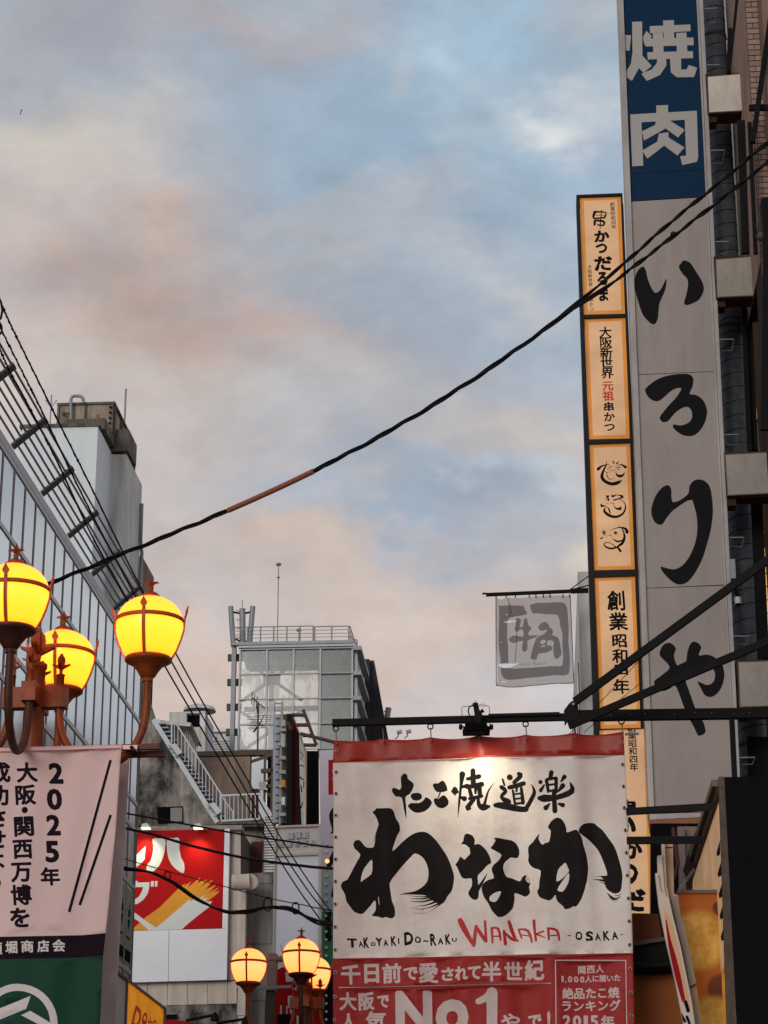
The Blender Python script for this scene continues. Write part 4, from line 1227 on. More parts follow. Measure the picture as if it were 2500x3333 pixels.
def lamp_post(loc, M_gl, power, label, full_power_col):
    X, Y = loc
    t = thing('street_lamp', (X, Y, 0), label, 'street lamp', 'cast street lamps with four amber globes')
    MB().lathe([(.16, 0), (.16, .35), (.11, .42), (.10, 1.1), (.075, 1.2), (.068, 5.34)], (X, Y, .0), 20).build('pole', M_brz, t)
    hub = MB().box((X - .215, Y - .048, 5.335), (X + .215, Y + .048, 5.475)).box((X - .048, Y - .215, 5.34), (X + .048, Y + .215, 5.47))
    hub.lathe([(.06, 0), (.06, .13), (.07, .14), (.07, .17), (.05, .18), (.01, .19)], (X, Y, 5.47), 18)
    hb = hub.build('hub', M_brz, t)
    fin = spade(spade(MB(), (X, Y, 5.63), .26, .12, .04), (X, Y, 5.63), .26, .12, .04, (0, 1))
    fin.build('finial', M_brz, t)
    for (ux, uy) in ((1, 0), (-1, 0), (0, 1), (0, -1)):
        px_, py_ = X + ux * .165, Y + uy * .165
        mb = MB().lathe([(.026, 0), (.026, .085), (.032, .09), (.02, .1)], (px_, py_, 5.47), 12)
        spade(spade(mb, (px_, py_, 5.56), .15, .062, .02), (px_, py_, 5.56), .15, .062, .02, (0, 1))
        mb.build('end_finial', M_brz, t)
        cx, cy = X + ux * .75, Y + uy * .75
        path = [(.165, 5.36), (.17, 5.26), (.20, 5.14), (.27, 5.035), (.37, 4.965), (.48, 4.945), (.58, 4.975), (.66, 5.045), (.715, 5.14), (.742, 5.25), (.75, 5.36), (.75, GB - .12)]
        c_ = cr([(a, b, 0) for a, b in path], 3)
        am_ = MB().tube([(X + ux * a, Y + uy * a, b) for a, b, _ in c_], .027, 10)
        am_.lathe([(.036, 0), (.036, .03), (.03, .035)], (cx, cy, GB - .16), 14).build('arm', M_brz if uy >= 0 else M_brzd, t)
        gl = MB().lathe([(.2235 * sqrt(max(0, 1 - ((.245 - z_) / .302) ** 2)), z_) for z_ in (0, .02, .045, .075, .105, .14, .175, .21, .245)] + [(max(.004, .2235 * sqrt(max(0, 1 - ((z_ - .245) / .186) ** 2))), z_) for z_ in (.275, .305, .335, .36, .38, .4, .413, .422, .428, .431)], (cx, cy, GB), 40).build('globe', M_gl, t)
        fr = MB()
        fr.lathe([(.036, -.135), (.05, -.125), (.07, -.09), (.10, -.05), (.145, -.028), (.158, -.018), (.158, -.002), (.15, .008), (.13, .004)], (cx, cy, GB), 28)
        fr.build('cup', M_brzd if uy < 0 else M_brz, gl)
        rb = MB()
        rb.lathe([(.2255, .243), (.2295, .243), (.2295, .272), (.2255, .272), (.2255, .243)], (cx, cy, GB), 40)
        for (vx, vy) in ((1, 0), (-1, 0), (0, 1), (0, -1)):
            prof = [(.155, -.005), (.186, .05), (.213, .12), (.232, .19), (.237, .26), (.237, .29)]
            for (r0, z0), (r1, z1) in zip(prof[:-1], prof[1:]):
                rb.bar((cx + vx * r0, cy + vy * r0, GB + z0), (cx + vx * r1, cy + vy * r1, GB + z1), .024, .007, up=(vx, vy, 0))
            # spear head that leans outwards
            dv = (-vy, vx)
            pts = [(0, .275), (.018, .305), (.024, .318), (.0, .362), (-.024, .318), (-.018, .305)]
            k = .237
            vv = [(cx + vx * (k + max(0, z - .29) * .22) + dv[0] * a, cy + vy * (k + max(0, z - .29) * .22) + dv[1] * a, GB + z) for a, z in pts]
            vv2 = [(x + vx * .008, y + vy * .008, z) for x, y, z in vv]
            rb.add(vv + vv2, [(0, 1, 2, 3, 4, 5), (11, 10, 9, 8, 7, 6)] + [(i, (i + 1) % 6, 6 + (i + 1) % 6, 6 + i) for i in range(6)])
        rb.build('band', M_band, gl)
        tp = MB().lathe([(.062, 0), (.064, .012), (.045, .03), (.02, .042), (.013, .06), (.02, .068), (.011, .078), (.012, .09), (.02, .1), (.014, .11), (.009, .125), (.001, .155)], (cx, cy, GB + .425), 18)
        for (vx, vy) in ((1, 0), (-1, 0), (0, 1), (0, -1)):
            tp.tube([(cx, cy, GB + .508), (cx + vx * .022, cy + vy * .022, GB + .527), (cx + vx * .042, cy + vy * .042, GB + .531), (cx + vx * .054, cy + vy * .054, GB + .524)], [.010, .011, .007, .002], 6)
        tp.build('top_finial', M_brz, gl)
    return t
lamp_post((-3.32, 14.26), M_gl1, 0.0, 'nearest street lamp, its glowing yellow globes above the pink expo banner', (1, .55, .15))
fx = Wy(1000, 3200, 28.6).x
lp2 = lamp_post((fx, 28.6), M_gl2, 0.0, 'smaller distant street lamp with pale amber globes beside the red food banner', (1, .55, .15))

lp2.location.z -= .2
# ------------------------------------------------ expo banner hanging from the near post
M_cloth = mat('banner_white_lamp_pink', (238, 210, 208), .75, var=.05, vs=1, transl=.25)  # pink cast from the lamp globes is put into the cloth colour
M_cink = mat('banner_ink', (30, 22, 30), .8, var=.1, spec=.08)
M_cgrn = mat('banner_green', (8, 58, 42), .7, var=.1, vs=2)
M_cwht = mat('banner_print_white', (206, 198, 196), .7)
EZ = Z((0, 2350), 2.25)
E_ = front(14.08, radians(2), -2.9)
def e_disp(u, z):
    return .012 * sin(u * 9 + z * 1.2) + .008 * sin(u * 23 - z * 2) + .01 * sin(z * 3.1 + u * 2)
ex = []
for (c_, x, y, w, h) in (('2', 410, 375, 104, 155), ('0', 399, 566, 110, 158), ('2', 392, 755, 104, 155), ('5', 382, 949, 102, 160), ('年', 368, 1130, 142, 137),
                         ('大', 202, 373, 156, 150), ('阪', 192, 538, 154, 148), ('関', 179, 770, 148, 148), ('西', 169, 935, 148, 140), ('万', 158, 1103, 156, 145), ('博', 156, 1268, 156, 152), ('を', 146, 1434, 145, 145),
                         ('成', 4, 375, 152, 150), ('功', -8, 542, 150, 150), ('さ', -20, 705, 132, 135), ('せ', -30, 860, 150, 130), ('よ', -30, 1010, 120, 135), ('う', -50, 1170, 110, 135)):
    g = T(c_, x / 2.25, 2350 + y / 2.25, 0, 0, w / 2.25, h / 2.25, .036 if c_ not in '2025' else .042, -.02, .05, 0, True)
    ex += g
ex += [stroke(EZ, [(186, 650, 24)])]
ex += [ls([EZ([q])[0] for q in barpx((812, 280), (505, 1390), 21)]), ls([EZ([q])[0] for q in barpx((815, 685), (580, 1338), 21)])]
wht = []
for (c_, x, y, w, h) in (('頓', -32, 1656, 92, 92), ('堀', 84, 1650, 90, 92), ('商', 200, 1643, 90, 90), ('店', 316, 1640, 90, 88), ('会', 430, 1636, 92, 92)):
    wht += T(c_, x / 2.25, 2350 + y / 2.25, 0, 0, w / 2.25, h / 2.25, .03, -.02, .03, 0, True)
ring = ringshape(EZ, [(132 + 290 * cos(a), 2205 + 288 * sin(a)) for a in np.linspace(0, 2 * pi, 36, endpoint=False)],
                 [[(132 + 238 * cos(a), 2205 + 236 * sin(a)) for a in np.linspace(0, 2 * pi, 36, endpoint=False)]], 1)
emb = [ring, ls([EZ([q])[0] for q in ((-120, 2140), (225, 2005), (192, 2100), (-120, 2225))]), ls([EZ([q])[0] for q in ((155, 2147), (222, 2115), (385, 2212), (350, 2250))]),
       ls([EZ([q])[0] for q in ((-100, 2260), (180, 2230), (260, 2300), (-60, 2400))])]
obn = thing('expo_banner', tuple(Wy(100, 2600, 14.1)), 'pink white hanging banner with black 2025 expo lettering over a green emblem', 'banner')
panel('cloth', E_, R4(-300, 2452, 0, 2437, 398, 2425, 393, 2482, 380, 2688, 367, 2816, 355, 2944, 344, 3038, 335, 3115, 329, 3239, 324, 3333, 316, 3560, -330, 3600),
      [M_cloth, M_cink, M_cgrn, M_cwht], [
          (1, [ls([EZ([q])[0] for q in ((-700, 1600), (0, 1570), (600, 1556), (800, 1545), (790, 1709), (600, 1720), (0, 1736), (-700, 1760))])]),
          (2, [ls([EZ([q])[0] for q in ((-800, 1760), (0, 1736), (600, 1720), (800, 1709), (800, 2900), (-800, 2900))])]),
          (1, ex), (3, wht), (3, emb)], th=.003, grid=(30, 44), disp=e_disp, smooth=True, parent=obn)
panel('hem', front(14.06, radians(2), -2.9), R4(-300, 2453, 0, 2438, 398, 2426, 397, 2436, 0, 2449, -300, 2464), [M_cloth], th=.006, disp=e_disp, parent=obn, grid=(30, 2))
b2 = panel('plain_banner', front(14.45), R4(340, 2462, 421, 2460, 404, 2750, 392, 3000, 381, 3168, 372, 3400, 366, 3560, 250, 3560), [mat('plain_cloth', (204, 192, 190), .7, transl=.2, var=.04)],
           th=.02, grid=(4, 20), disp=lambda u, z: .01 * sin(z * 5), smooth=True, label='narrow strip of plain pale banner behind the expo banner', cat='banner')
bk = thing('banner_bracket', (-3.0, 14.3, 5.0), 'twin dark brown square bars holding the expo banner on the lamp post', 'bracket')
M_brn = mat('brown_bar', (84, 46, 36), .5, .1, var=.2, vs=6)
MB().bar(Wy(-200, 2452, 14.2), Wy(518, 2430, 14.2), .04, .036).build('bar', M_brn, bk)
MB().bar(Wy(-200, 2475, 14.3), Wy(537, 2453, 14.3), .04, .038).build('bar', M_brn, bk)
boxo('clip', tuple(Wy(399, 2439, 14.15)), tuple(Wy(449, 2427, 14.17)), mat('clip_metal', (170, 140, 130), .4, .4), bk)
MB().tube([Wy(428, 2432, 14.17), Wy(428, 2432, 14.12)], .012, 8).build('bolt', M_dark, bk)

# ------------------------------------------------ big food banner
M_bwhite = mat('banner_white', (216, 208, 202), .7, var=.08, vs=2.2, dirt_or_reflection=(192, 168, 160), da=.45, ds=2.6, bump=.5, bs=4.5, bd=.03)
M_bred = mat('banner_red', (150, 38, 38), .6, var=.12, vs=4, bump=.5, bs=4.5, bd=.03)
M_bredt = mat('banner_top_red', (150, 40, 28), .4, var=.12, vs=4, bump=.15, bs=18)
M_bink = mat('banner_black', (27, 23, 23), .7, var=.15, vs=10, dirt_or_reflection=(44, 40, 39), da=.3, ds=6, spec=.1)
M_bprint = mat('banner_print', (196, 180, 176), .55, var=.1, vs=5)
M_bredw = mat('banner_red_letter', (176, 36, 32), .5, var=.1)
BN = front(17.)
hookpx = [(1093, 2376), (1246, 2372), (1401, 2369), (1556, 2366), (1711, 2361), (1868, 2358), (2023, 2353)]
hx = [Wy(a, b + 44, 17).x for a, b in hookpx]; ztb = Wy(1556, 2405, 17).z
def b_disp(u, z):
    d = max(0, ztb - z)
    w = min(1, d / .5)
    f = .026 * sin(u * 11.3 + .6 * sin(z * 2)) + .016 * sin(u * 19 + z * 1.5 + 1) + .006 * sin(u * 37 + z * 3)
    f *= .35 + .65 * w
    g = 0
    for h in hx:
        q = (u - h)
        g += .022 * math.exp(-(q / (.035 + .25 * d)) ** 2) * math.exp(-d * 5.5)
    e = .006 * sin(z * 9 + u * 4) * sin(u * 6)
    return f * .8 + g + e
ZW = Z((1100, 2600), 4.1475); ZN = Z((1460, 2650), 5.53); ZK = Z((1700, 2640), 4.74); ZT = Z((1250, 2480), 2.552); ZL = Z((1110, 2970), 1.746); ZR_ = Z((1080, 3090), 1.676)
ink = []
ink.append(ringshape(ZW, [(465, 180), (500, 145), (525, 118), (560, 122), (640, 115), (715, 125), (755, 175), (785, 270), (830, 345), (840, 435), (800, 500), (765, 590), (735, 700), (860, 605), (960, 520), (1050, 465), (1130, 447), (1200, 455), (1270, 500), (1340, 575),
     (1420, 690), (1480, 790), (1530, 910), (1568, 1040), (1560, 1150), (1535, 1250), (1480, 1310), (1440, 1380), (1385, 1415), (1310, 1385), (1235, 1345), (1190, 1305), (1100, 1300), (960, 1302), (820, 1296), (920, 1282), (1040, 1255), (1130, 1200), (1190, 1140), (1218, 1070), (1222, 980),
     (1205, 900), (1165, 820), (1110, 770), (1040, 745), (985, 800), (860, 930), (770, 1030), (698, 1130), (710, 1250), (730, 1380), (762, 1460), (773, 1560), (740, 1610), (690, 1608), (640, 1590), (600, 1606), (540, 1585), (455, 1575), (490, 1530), (510, 1470), (500, 1365), (440, 1440), (350, 1540), (300, 1553),
     (215, 1520), (155, 1440), (115, 1385), (95, 1290), (50, 1210), (45, 1160), (80, 1115), (130, 1090), (200, 960), (260, 850), (305, 755), (230, 680), (210, 620), (235, 570), (290, 560), (330, 600), (370, 645), (410, 655), (480, 640), (500, 520), (525, 400), (545, 340), (530, 280), (495, 210)],
    [[(455, 815), (390, 890), (335, 990), (310, 1120), (345, 1100), (450, 1010), (462, 900)], [(540, 1325), (552, 1420), (558, 1420), (548, 1325)]], 2))
for pts in ([(1290, 1290, 14), (1150, 1325, 7), (940, 1318, 1)], [(1300, 1310, 14), (1150, 1350, 9), (985, 1358, 2)], [(1300, 1340, 16), (1140, 1390, 9), (975, 1395, 2)], [(1330, 1375, 16), (1200, 1430, 8), (1060, 1455, 2)],
            [(1370, 1400, 14), (1230, 1465, 6), (1080, 1495, 1)], [(1385, 1410, 9), (1280, 1490, 3), (1195, 1545, 1)], [(1160, 1490, 4), (1060, 1490, 3), (980, 1475, 1)], [(1180, 1540, 3), (1090, 1550, 2), (1020, 1548, 1)], [(480, 560, 3), (515, 440, 3), (522, 420, 1)]):
    ink.append(stroke(ZW, pts, 3))
ink.append(loop(ZN, [(220, 525), (260, 480), (275, 400), (310, 343), (400, 365), (450, 410), (475, 470), (470, 550), (530, 537), (600, 575), (680, 660), (740, 770), (770, 870), (765, 900), (690, 940), (610, 1030), (530, 1105), (530, 1200), (540, 1275), (630, 1160), (705, 1065),
     (620, 1260), (550, 1385), (545, 1450), (530, 1520), (470, 1550), (395, 1500), (355, 1430), (375, 1370), (420, 1290), (415, 1160), (340, 1160), (250, 1145), (200, 1060), (155, 950), (125, 905), (175, 830), (205, 760), (240, 775), (285, 812), (330, 770), (388, 710), (385, 650), (370, 600), (300, 540)], 2))
ink.append(ringshape(ZN, [(810, 455), (870, 437), (1000, 447), (1110, 460), (1190, 495), (1255, 580), (1275, 680), (1260, 750), (1225, 785), (1125, 775), (1070, 815), (1005, 880), (985, 990), (1040, 1120), (1140, 1145), (1285, 1200), (1320, 1130), (1400, 1080), (1385, 1160), (1440, 1230), (1478, 1222),
     (1450, 1310), (1468, 1380), (1445, 1440), (1375, 1475), (1310, 1445), (1190, 1410), (1190, 1500), (1175, 1600), (1150, 1690), (1050, 1800), (980, 1845), (910, 1860), (870, 1840), (780, 1740), (710, 1600), (640, 1500), (600, 1380), (597, 1310), (640, 1240), (720, 1190), (820, 1160), (785, 1050),
     (782, 980), (830, 910), (890, 860), (955, 745), (870, 690), (760, 632), (790, 590), (850, 485)], [[(943, 1392), (870, 1410), (790, 1450), (735, 1510), (755, 1570), (840, 1588), (900, 1520), (935, 1440)]], 2))
for pts in ([(1400, 1140, 8), (1422, 1075, 1)], [(1420, 1180, 8), (1450, 1120, 1)], [(1440, 1210, 6), (1475, 1160, 1)]):
    ink.append(stroke(ZN, pts, 2))
ink.append(ringshape(ZK, [(400, 235), (440, 165), (500, 118), (560, 108), (620, 145), (665, 225), (682, 290), (685, 332), (720, 330), (800, 300), (855, 312), (920, 420), (940, 520), (985, 660), (1010, 800), (1017, 900), (1005, 1030), (975, 1170), (915, 1350), (850, 1450), (815, 1475), (790, 1465),
     (740, 1500), (655, 1515), (630, 1470), (545, 1400), (520, 1330), (510, 1298), (460, 1360), (410, 1387), (340, 1370), (265, 1330), (230, 1240), (255, 1200), (265, 1080), (285, 930), (200, 890), (130, 840), (90, 760), (98, 690), (88, 590), (105, 525), (160, 480), (265, 345), (250, 420),
     (275, 480), (310, 522), (360, 490), (415, 470), (440, 310), (405, 270)], [[(665, 800), (620, 840), (555, 905), (525, 1085), (620, 1040), (718, 935), (705, 880)], [(718, 955), (650, 1040), (600, 1110), (540, 1220), (620, 1245), (680, 1170), (722, 1060)]], 2))
ink.append(loop(ZK, [(875, 290), (910, 230), (970, 190), (1050, 172), (1120, 180), (1160, 220), (1240, 285), (1330, 410), (1420, 545), (1470, 680), (1520, 860), (1545, 1010), (1535, 1140), (1520, 1230), (1470, 1270), (1400, 1265), (1310, 1200), (1275, 1120), (1260, 1050), (1215, 1000), (1310, 985), (1290, 880),
     (1240, 740), (1180, 610), (1110, 520), (1010, 430), (880, 345)], 2))
for pts in ([(1290, 1000, 10), (1180, 993, 4), (1080, 1010, 1)], [(1290, 1070, 22), (1190, 1050, 12), (1090, 1045, 2)], [(1310, 1130, 12), (1250, 1100, 6), (1180, 1080, 1)], [(1310, 1250, 3), (1370, 1325, 18), (1440, 1358, 16), (1520, 1320, 3)], [(1430, 1300, 3), (1480, 1310, 6), (1525, 1270, 4)], [(1330, 1330, 2), (1420, 1385, 4), (1480, 1380, 2)]):
    ink.append(stroke(ZK, pts, 3))
ink.append(loop(ZT, [(140, 130), (170, 98), (195, 115), (200, 145), (245, 180), (245, 215), (215, 270), (180, 295), (185, 370), (188, 480), (165, 390), (148, 300), (100, 290), (65, 240), (80, 212), (130, 235), (145, 205)], 2))
ink.append(loop(ZT, [(222, 290), (235, 265), (290, 260), (315, 280), (310, 310), (275, 325), (240, 318)], 2))
ink.append(loop(ZT, [(200, 375), (225, 345), (290, 345), (330, 320), (350, 293), (395, 325), (390, 360), (350, 405), (300, 423), (250, 420)], 2))
ink.append(loop(ZT, [(405, 195), (425, 180), (450, 182), (485, 158), (510, 180), (528, 238), (470, 255), (430, 245)], 2))
ink.append(loop(ZT, [(415, 310), (440, 300), (450, 310), (485, 282), (510, 285), (535, 320), (530, 360), (490, 385), (450, 378), (420, 345)], 2))
ink.append(stroke(ZT, [(470, 250, 6), (450, 300, 5)], 2))
for pts in ([(650, 98, 20), (638, 200, 9), (624, 330, 7), (612, 465, 1)], [(562, 245, 5), (588, 240, 32), (612, 245, 8)], [(640, 205, 8), (690, 195, 14)], [(640, 290, 8), (668, 302, 18)],
            [(738, 72, 16), (742, 180, 18)], [(695, 138, 12), (790, 125, 16)], [(690, 205, 14), (812, 192, 18)], [(708, 215, 12), (730, 300, 14)], [(792, 205, 16), (798, 290, 14)], [(712, 302, 12), (812, 288, 12)], [(762, 200, 12), (760, 260, 8)],
            [(745, 310, 14), (690, 380, 16), (715, 385, 8)], [(782, 298, 10), (790, 360, 14), (830, 382, 24), (872, 378, 10)], [(838, 350, 10), (868, 250, 5), (915, 178, 1)],
            [(985, 145, 6), (1000, 192, 7)], [(975, 210, 14), (1010, 242, 14), (975, 290, 12), (1030, 330, 22)], [(925, 365, 14), (990, 362, 24), (1120, 385, 20), (1180, 390, 18)], [(1180, 385, 16), (1245, 270, 13), (1240, 215, 6), (1220, 185, 2)],
            [(1045, 128, 20)], [(1120, 98, 14), (1135, 115, 16), (1080, 168, 12)], [(1040, 212, 14), (1160, 178, 16)], [(1070, 235, 8), (1088, 345, 8)], [(1140, 215, 10), (1155, 335, 13)], [(1082, 265, 6), (1140, 256, 6)], [(1086, 303, 6), (1142, 296, 6)], [(1092, 342, 8), (1155, 335, 8)], [(1105, 195, 9), (1100, 240, 7)],
            [(1390, 88, 16), (1380, 140, 12)], [(1350, 150, 12), (1365, 245, 10)], [(1430, 138, 12), (1430, 250, 12)], [(1355, 142, 10), (1430, 135, 10)], [(1370, 190, 7), (1425, 185, 7)], [(1370, 240, 8), (1430, 235, 8)], [(1300, 165, 14)], [(1330, 190, 6), (1302, 235, 13)],
            [(1498, 128, 16), (1470, 165, 5)], [(1485, 200, 18), (1450, 245, 6)], [(1290, 300, 14), (1330, 300, 26), (1440, 295, 18), (1560, 248, 20), (1548, 180, 5)], [(1410, 240, 14), (1420, 410, 17)], [(1345, 380, 18), (1375, 348, 6)], [(1485, 362, 16), (1448, 350, 6)]):
    ink.append(stroke(ZT, [(x, y, r * 1.2 + 1) if r > 3 else (x, y, r) for x, y, r in pts], 3))
for (c_, x, y, w, h) in (('T', 62, 172, 54, 56), ('A', 112, 178, 26, 34), ('K', 142, 170, 30, 62), ('O', 182, 178, 28, 24), ('Y', 215, 165, 36, 50), ('A', 254, 172, 28, 36), ('K', 298, 162, 30, 56), ('I', 328, 163, 8, 36), ('D', 386, 152, 52, 74), ('O', 438, 158, 34, 38), ('~', 482, 162, 30, 12),
                         ('R', 522, 152, 34, 68), ('A', 565, 160, 30, 36), ('K', 606, 150, 30, 60), ('U', 645, 156, 28, 22), ('-', 1297, 132, 22, 5), ('O', 1352, 132, 40, 50), ('S', 1412, 135, 44, 56), ('A', 1460, 138, 32, 40), ('K', 1508, 130, 36, 54), ('A', 1557, 132, 34, 44), ('-', 1594, 128, 16, 5)):
    ink += T(c_, 1110 + x / 1.746, 2970 + y / 1.746, 0, 0, w / 1.746, h / 1.746, .045, -.02, .05, .05, True)
ZD = Z((1480, 2980), 2.644)
redw = [stroke(ZD, p_, 3) for p_ in ([(48, 45, 24), (85, 120, 25), (165, 262, 12)], [(165, 250, 18), (185, 95, 15)], [(185, 100, 14), (240, 182, 17), (268, 222, 14)], [(272, 225, 12), (262, 52, 11)],
        [(320, 112, 13), (326, 235, 9)], [(315, 110, 8), (375, 118, 12), (396, 215, 9)], [(320, 182, 7), (385, 182, 7)],
        [(425, 135, 12), (437, 245, 15)], [(428, 145, 9), (490, 198, 14), (545, 212, 9)], [(468, 50, 14), (490, 120, 17), (524, 205, 13)],
        [(550, 115, 9), (576, 190, 8)], [(550, 112, 7), (630, 128, 13), (665, 225, 9)], [(575, 162, 6), (640, 172, 6)],
        [(682, 44, 14), (688, 120, 12), (700, 216, 10)], [(690, 162, 8), (765, 140, 8)], [(700, 160, 8), (780, 195, 4)],
        [(805, 118, 12), (810, 213, 9)], [(800, 115, 9), (880, 132, 12), (900, 212, 9)], [(810, 182, 6), (885, 172, 6)])]
prn = []
for (c_, x, y, w, h) in (('千', 103, 137, 105, 110), ('日', 217, 131, 82, 105), ('前', 327, 130, 105, 110), ('で', 432, 135, 78, 70), ('愛', 527, 127, 105, 112), ('さ', 632, 133, 70, 74), ('れ', 707, 132, 72, 76), ('て', 778, 128, 70, 72), ('半', 872, 121, 105, 108), ('世', 990, 116, 98, 100), ('紀', 1105, 112, 108, 112),
                         ('大', 88, 284, 92, 98), ('阪', 188, 282, 88, 98), ('で', 280, 284, 66, 68), ('人', 92, 395, 92, 92), ('気', 240, 388, 116, 104), ('や', 975, 392, 104, 84), ('で', 1108, 392, 74, 74), ('!', 1184, 395, 18, 110)):
    prn += T(c_, 1080 + x / 1.676, 3090 + y / 1.676, 0, 0, w / 1.676, h / 1.676, .032 if w > 90 else .04, -.025, .02, .012, True)
for (c_, x, y, w, h) in (('N', 448, 350, 200, 250), ('o', 656, 372, 182, 205)):
    prn += T(c_, 1080 + x / 1.676, 3090 + y / 1.676, 0, 0, w / 1.676, h / 1.676, .045, -.02, .02, 0, True)
prn += [stroke(ZR_, [(800, 285, 17), (845, 262, 20), (868, 232, 22)], 3), stroke(ZR_, [(874, 235, 30), (874, 460, 28)], 1)]
for (s_, x0, x1, y, w) in (('関西人', 1364, 1462, 108, 44), ('1,000', 1259, 1360, 164, 40), ('人に聞いた', 1400, 1557, 158, 38), ('絶品たこ焼', 1288, 1538, 238, 60), ('ランキング', 1280, 1545, 308, 60)):
    if s_ == '1,000':
        for c_, x, w_, h_ in (('1', 1259, 12, 34), (',', 1277, 6, 12), ('0', 1300, 24, 34), ('0', 1333, 24, 34), ('0', 1366, 24, 34)):
            prn += T(c_, 1080 + x / 1.676, 3090 + (162 if c_ != ',' else 178) / 1.676, 0, 0, w_ / 1.676, h_ / 1.676, .035, -.02, .02, 0, True)
    else:
        prn += T(s_, 1080 + x0 / 1.676, 3090 + (y + 2) / 1.676, 1080 + x1 / 1.676, 3090 + (y - 3) / 1.676, w * 1.06 / 1.676, w * 1.06 / 1.676, .028, -.02, .02)
for c_, x, w in (('2', 1282, 44), ('0', 1338, 46), ('1', 1386, 24), ('5', 1432, 42), ('年', 1505, 74)):
    prn += T(c_, 1080 + x / 1.676, 3090 + 392 / 1.676, 0, 0, w / 1.676, 66 / 1.676, .04, -.02, .02, 0, True)
prn += [ls([ZR_([q])[0] for q in barpx((40, 210), (1195, 188), 6)])]
for a, b in (((1218, 62), (1605, 62)), ((1220, 60), (1224, 500)), ((1603, 60), (1610, 500))):
    prn.append(ls([ZR_([q])[0] for q in barpx(a, b, 6)]))
# outline with scalloped top between the hooks
top = []
for i in range(len(hookpx) - 1):
    (xa, ya), (xb, yb_) = hookpx[i], hookpx[i + 1]
    for k in range(6):
        t = k / 6
        sag = 5 * sin(pi * t)
        top.append((xa + (xb - xa) * t, 2410 - 26 * (xa + (xb - xa) * t - 1090) / 940 + sag * 1.0))
outl = [(1088, 2412)] + top[1:] + [(2030, 2383), (2033, 2460), (2036, 2500), (2051, 2849), (2060, 3105), (2066, 3333), (2070, 3620), (1086, 3640), (1085, 3110), (1086, 2700), (1084, 2480)]
fbn = thing('food_banner', tuple(Wy(1570, 3300, 17)), 'big hanging takoyaki banner with black brush lettering between red top and bottom bands', 'banner')
panel('cloth', BN, outl, [M_bwhite, M_bred, M_bredt, M_bink, M_bredw, M_bprint], [
    (2, [ls(R4(1070, 2380, 2050, 2350, 2050, 2458, 1560, 2468, 1070, 2484))]),
    (1, [ls(R4(1060, 3122, 1300, 3117, 1560, 3112, 2100, 3103, 2100, 3700, 1060, 3700))]),
    (3, ink), (4, redw), (5, prn)], th=.003, grid=(64, 90), disp=b_disp, smooth=True, parent=fbn)
M_grom = mat('grommet', (150, 138, 128), .35, .8)
gr0 = None
gl_ = [(1095 - .35 * i, 2300 + y / 1.58) for i, y in enumerate((230, 338, 448, 560, 673, 787, 901, 1018, 1135, 1253, 1370, 1495, 1615))]
gr_ = [(1050 + x / 1.58, 2300 + y / 1.58) for x, y in zip((1540, 1543, 1547, 1551, 1557, 1562, 1567, 1572, 1576, 1579, 1582, 1585, 1588), (190, 300, 413, 525, 640, 755, 872, 990, 1107, 1227, 1350, 1472, 1593))]
for (gx, gy) in gl_ + gr_:
    u, z = BN.uv(gx, gy); c = BN.P(u, z, b_disp(u, z) + .004)
    if gr0 is None:
        ring_ = [c + Vector((.011 * cos(a), 0, .011 * sin(a))) for a in np.linspace(0, 2 * pi, 14, endpoint=False)]
        mb = MB().tube(ring_, .0042, 6, closed=True)
        mb.add([c + Vector((.009 * cos(a), -.001, .009 * sin(a))) for a in np.linspace(0, 2 * pi, 10, endpoint=False)], [tuple(range(10))], 1)
        gr0 = (mb.build('grommet', [M_grom, M_dark], fbn), c)
    else:
        o = gr0[0].copy(); link(o); o.parent = fbn; o.location = c - gr0[1]

# beam, braces, hooks, lamp
bmn = thing('banner_beam', tuple(Wy(1700, 2345, 17)), 'long black square steel beam carrying the red and white food banner', 'beam')
bp = lambda a, b, y=17.: Wy(a, b, y)
MB().bar(bp(1082, 2353), bp(1850, 2334), .05, .052).build('beam', M_black, bmn)
MB().bar(bp(1590, 2331, 16.98), bp(1822, 2325, 16.98), .06, .024).build('sleeve', M_black, bmn)
MB().bar(bp(1836, 2331), bp(2560, 2321), .07, .078).build('beam', M_black, bmn)
MB().bar(bp(1871, 2284, 17.05), bp(2560, 1778, 16.4), .03, .062).build('brace', M_black, bmn)
MB().bar(bp(1852, 2362, 16.9), bp(2560, 2062, 16.2), .03, .058).build('brace', M_black, bmn)
panel('bracket_plate', front(16.93), R4(1838, 2362, 1837, 2310, 1852, 2290, 1862, 2281, 1872, 2282, 1882, 2296, 1884, 2325, 1900, 2330, 1868, 2366, 1858, 2364, 1852, 2340), [M_black], th=.03, parent=bmn)
MB().tube([bp(1866, 2291, 16.94), bp(1866, 2291, 16.89)], .011, 10).build('bolt', M_steel, bmn)
MB().bar(bp(2382, 2340), bp(2392, 2545), .04, .04, up=(0, 1, 0)).build('drop_post', M_black, bmn)
MB().bar(bp(2040, 2642, 16.8), bp(2330, 2625, 16.6), .04, .05).build('lower_bar', M_black, bmn)
MB().bar(bp(2040, 2736, 16.7), bp(2290, 2734, 16.7), .04, .052).build('lower_bar', M_black, bmn)
MB().tube([bp(2035, 2390, 17.1), bp(2080, 2388, 17.1)], .01, 6).build('rod', M_steel, bmn)
bpl = MB()
rnd = random.Random(5)
for k in range(9):
    c = bp(1910 + k * 68 + rnd.uniform(-15, 15), 2318 + rnd.uniform(0, 10), 16.955)
    bpl.ball(c, .004, seg=6)
bpl.build('rivets', M_steel, bmn, kind='stuff')
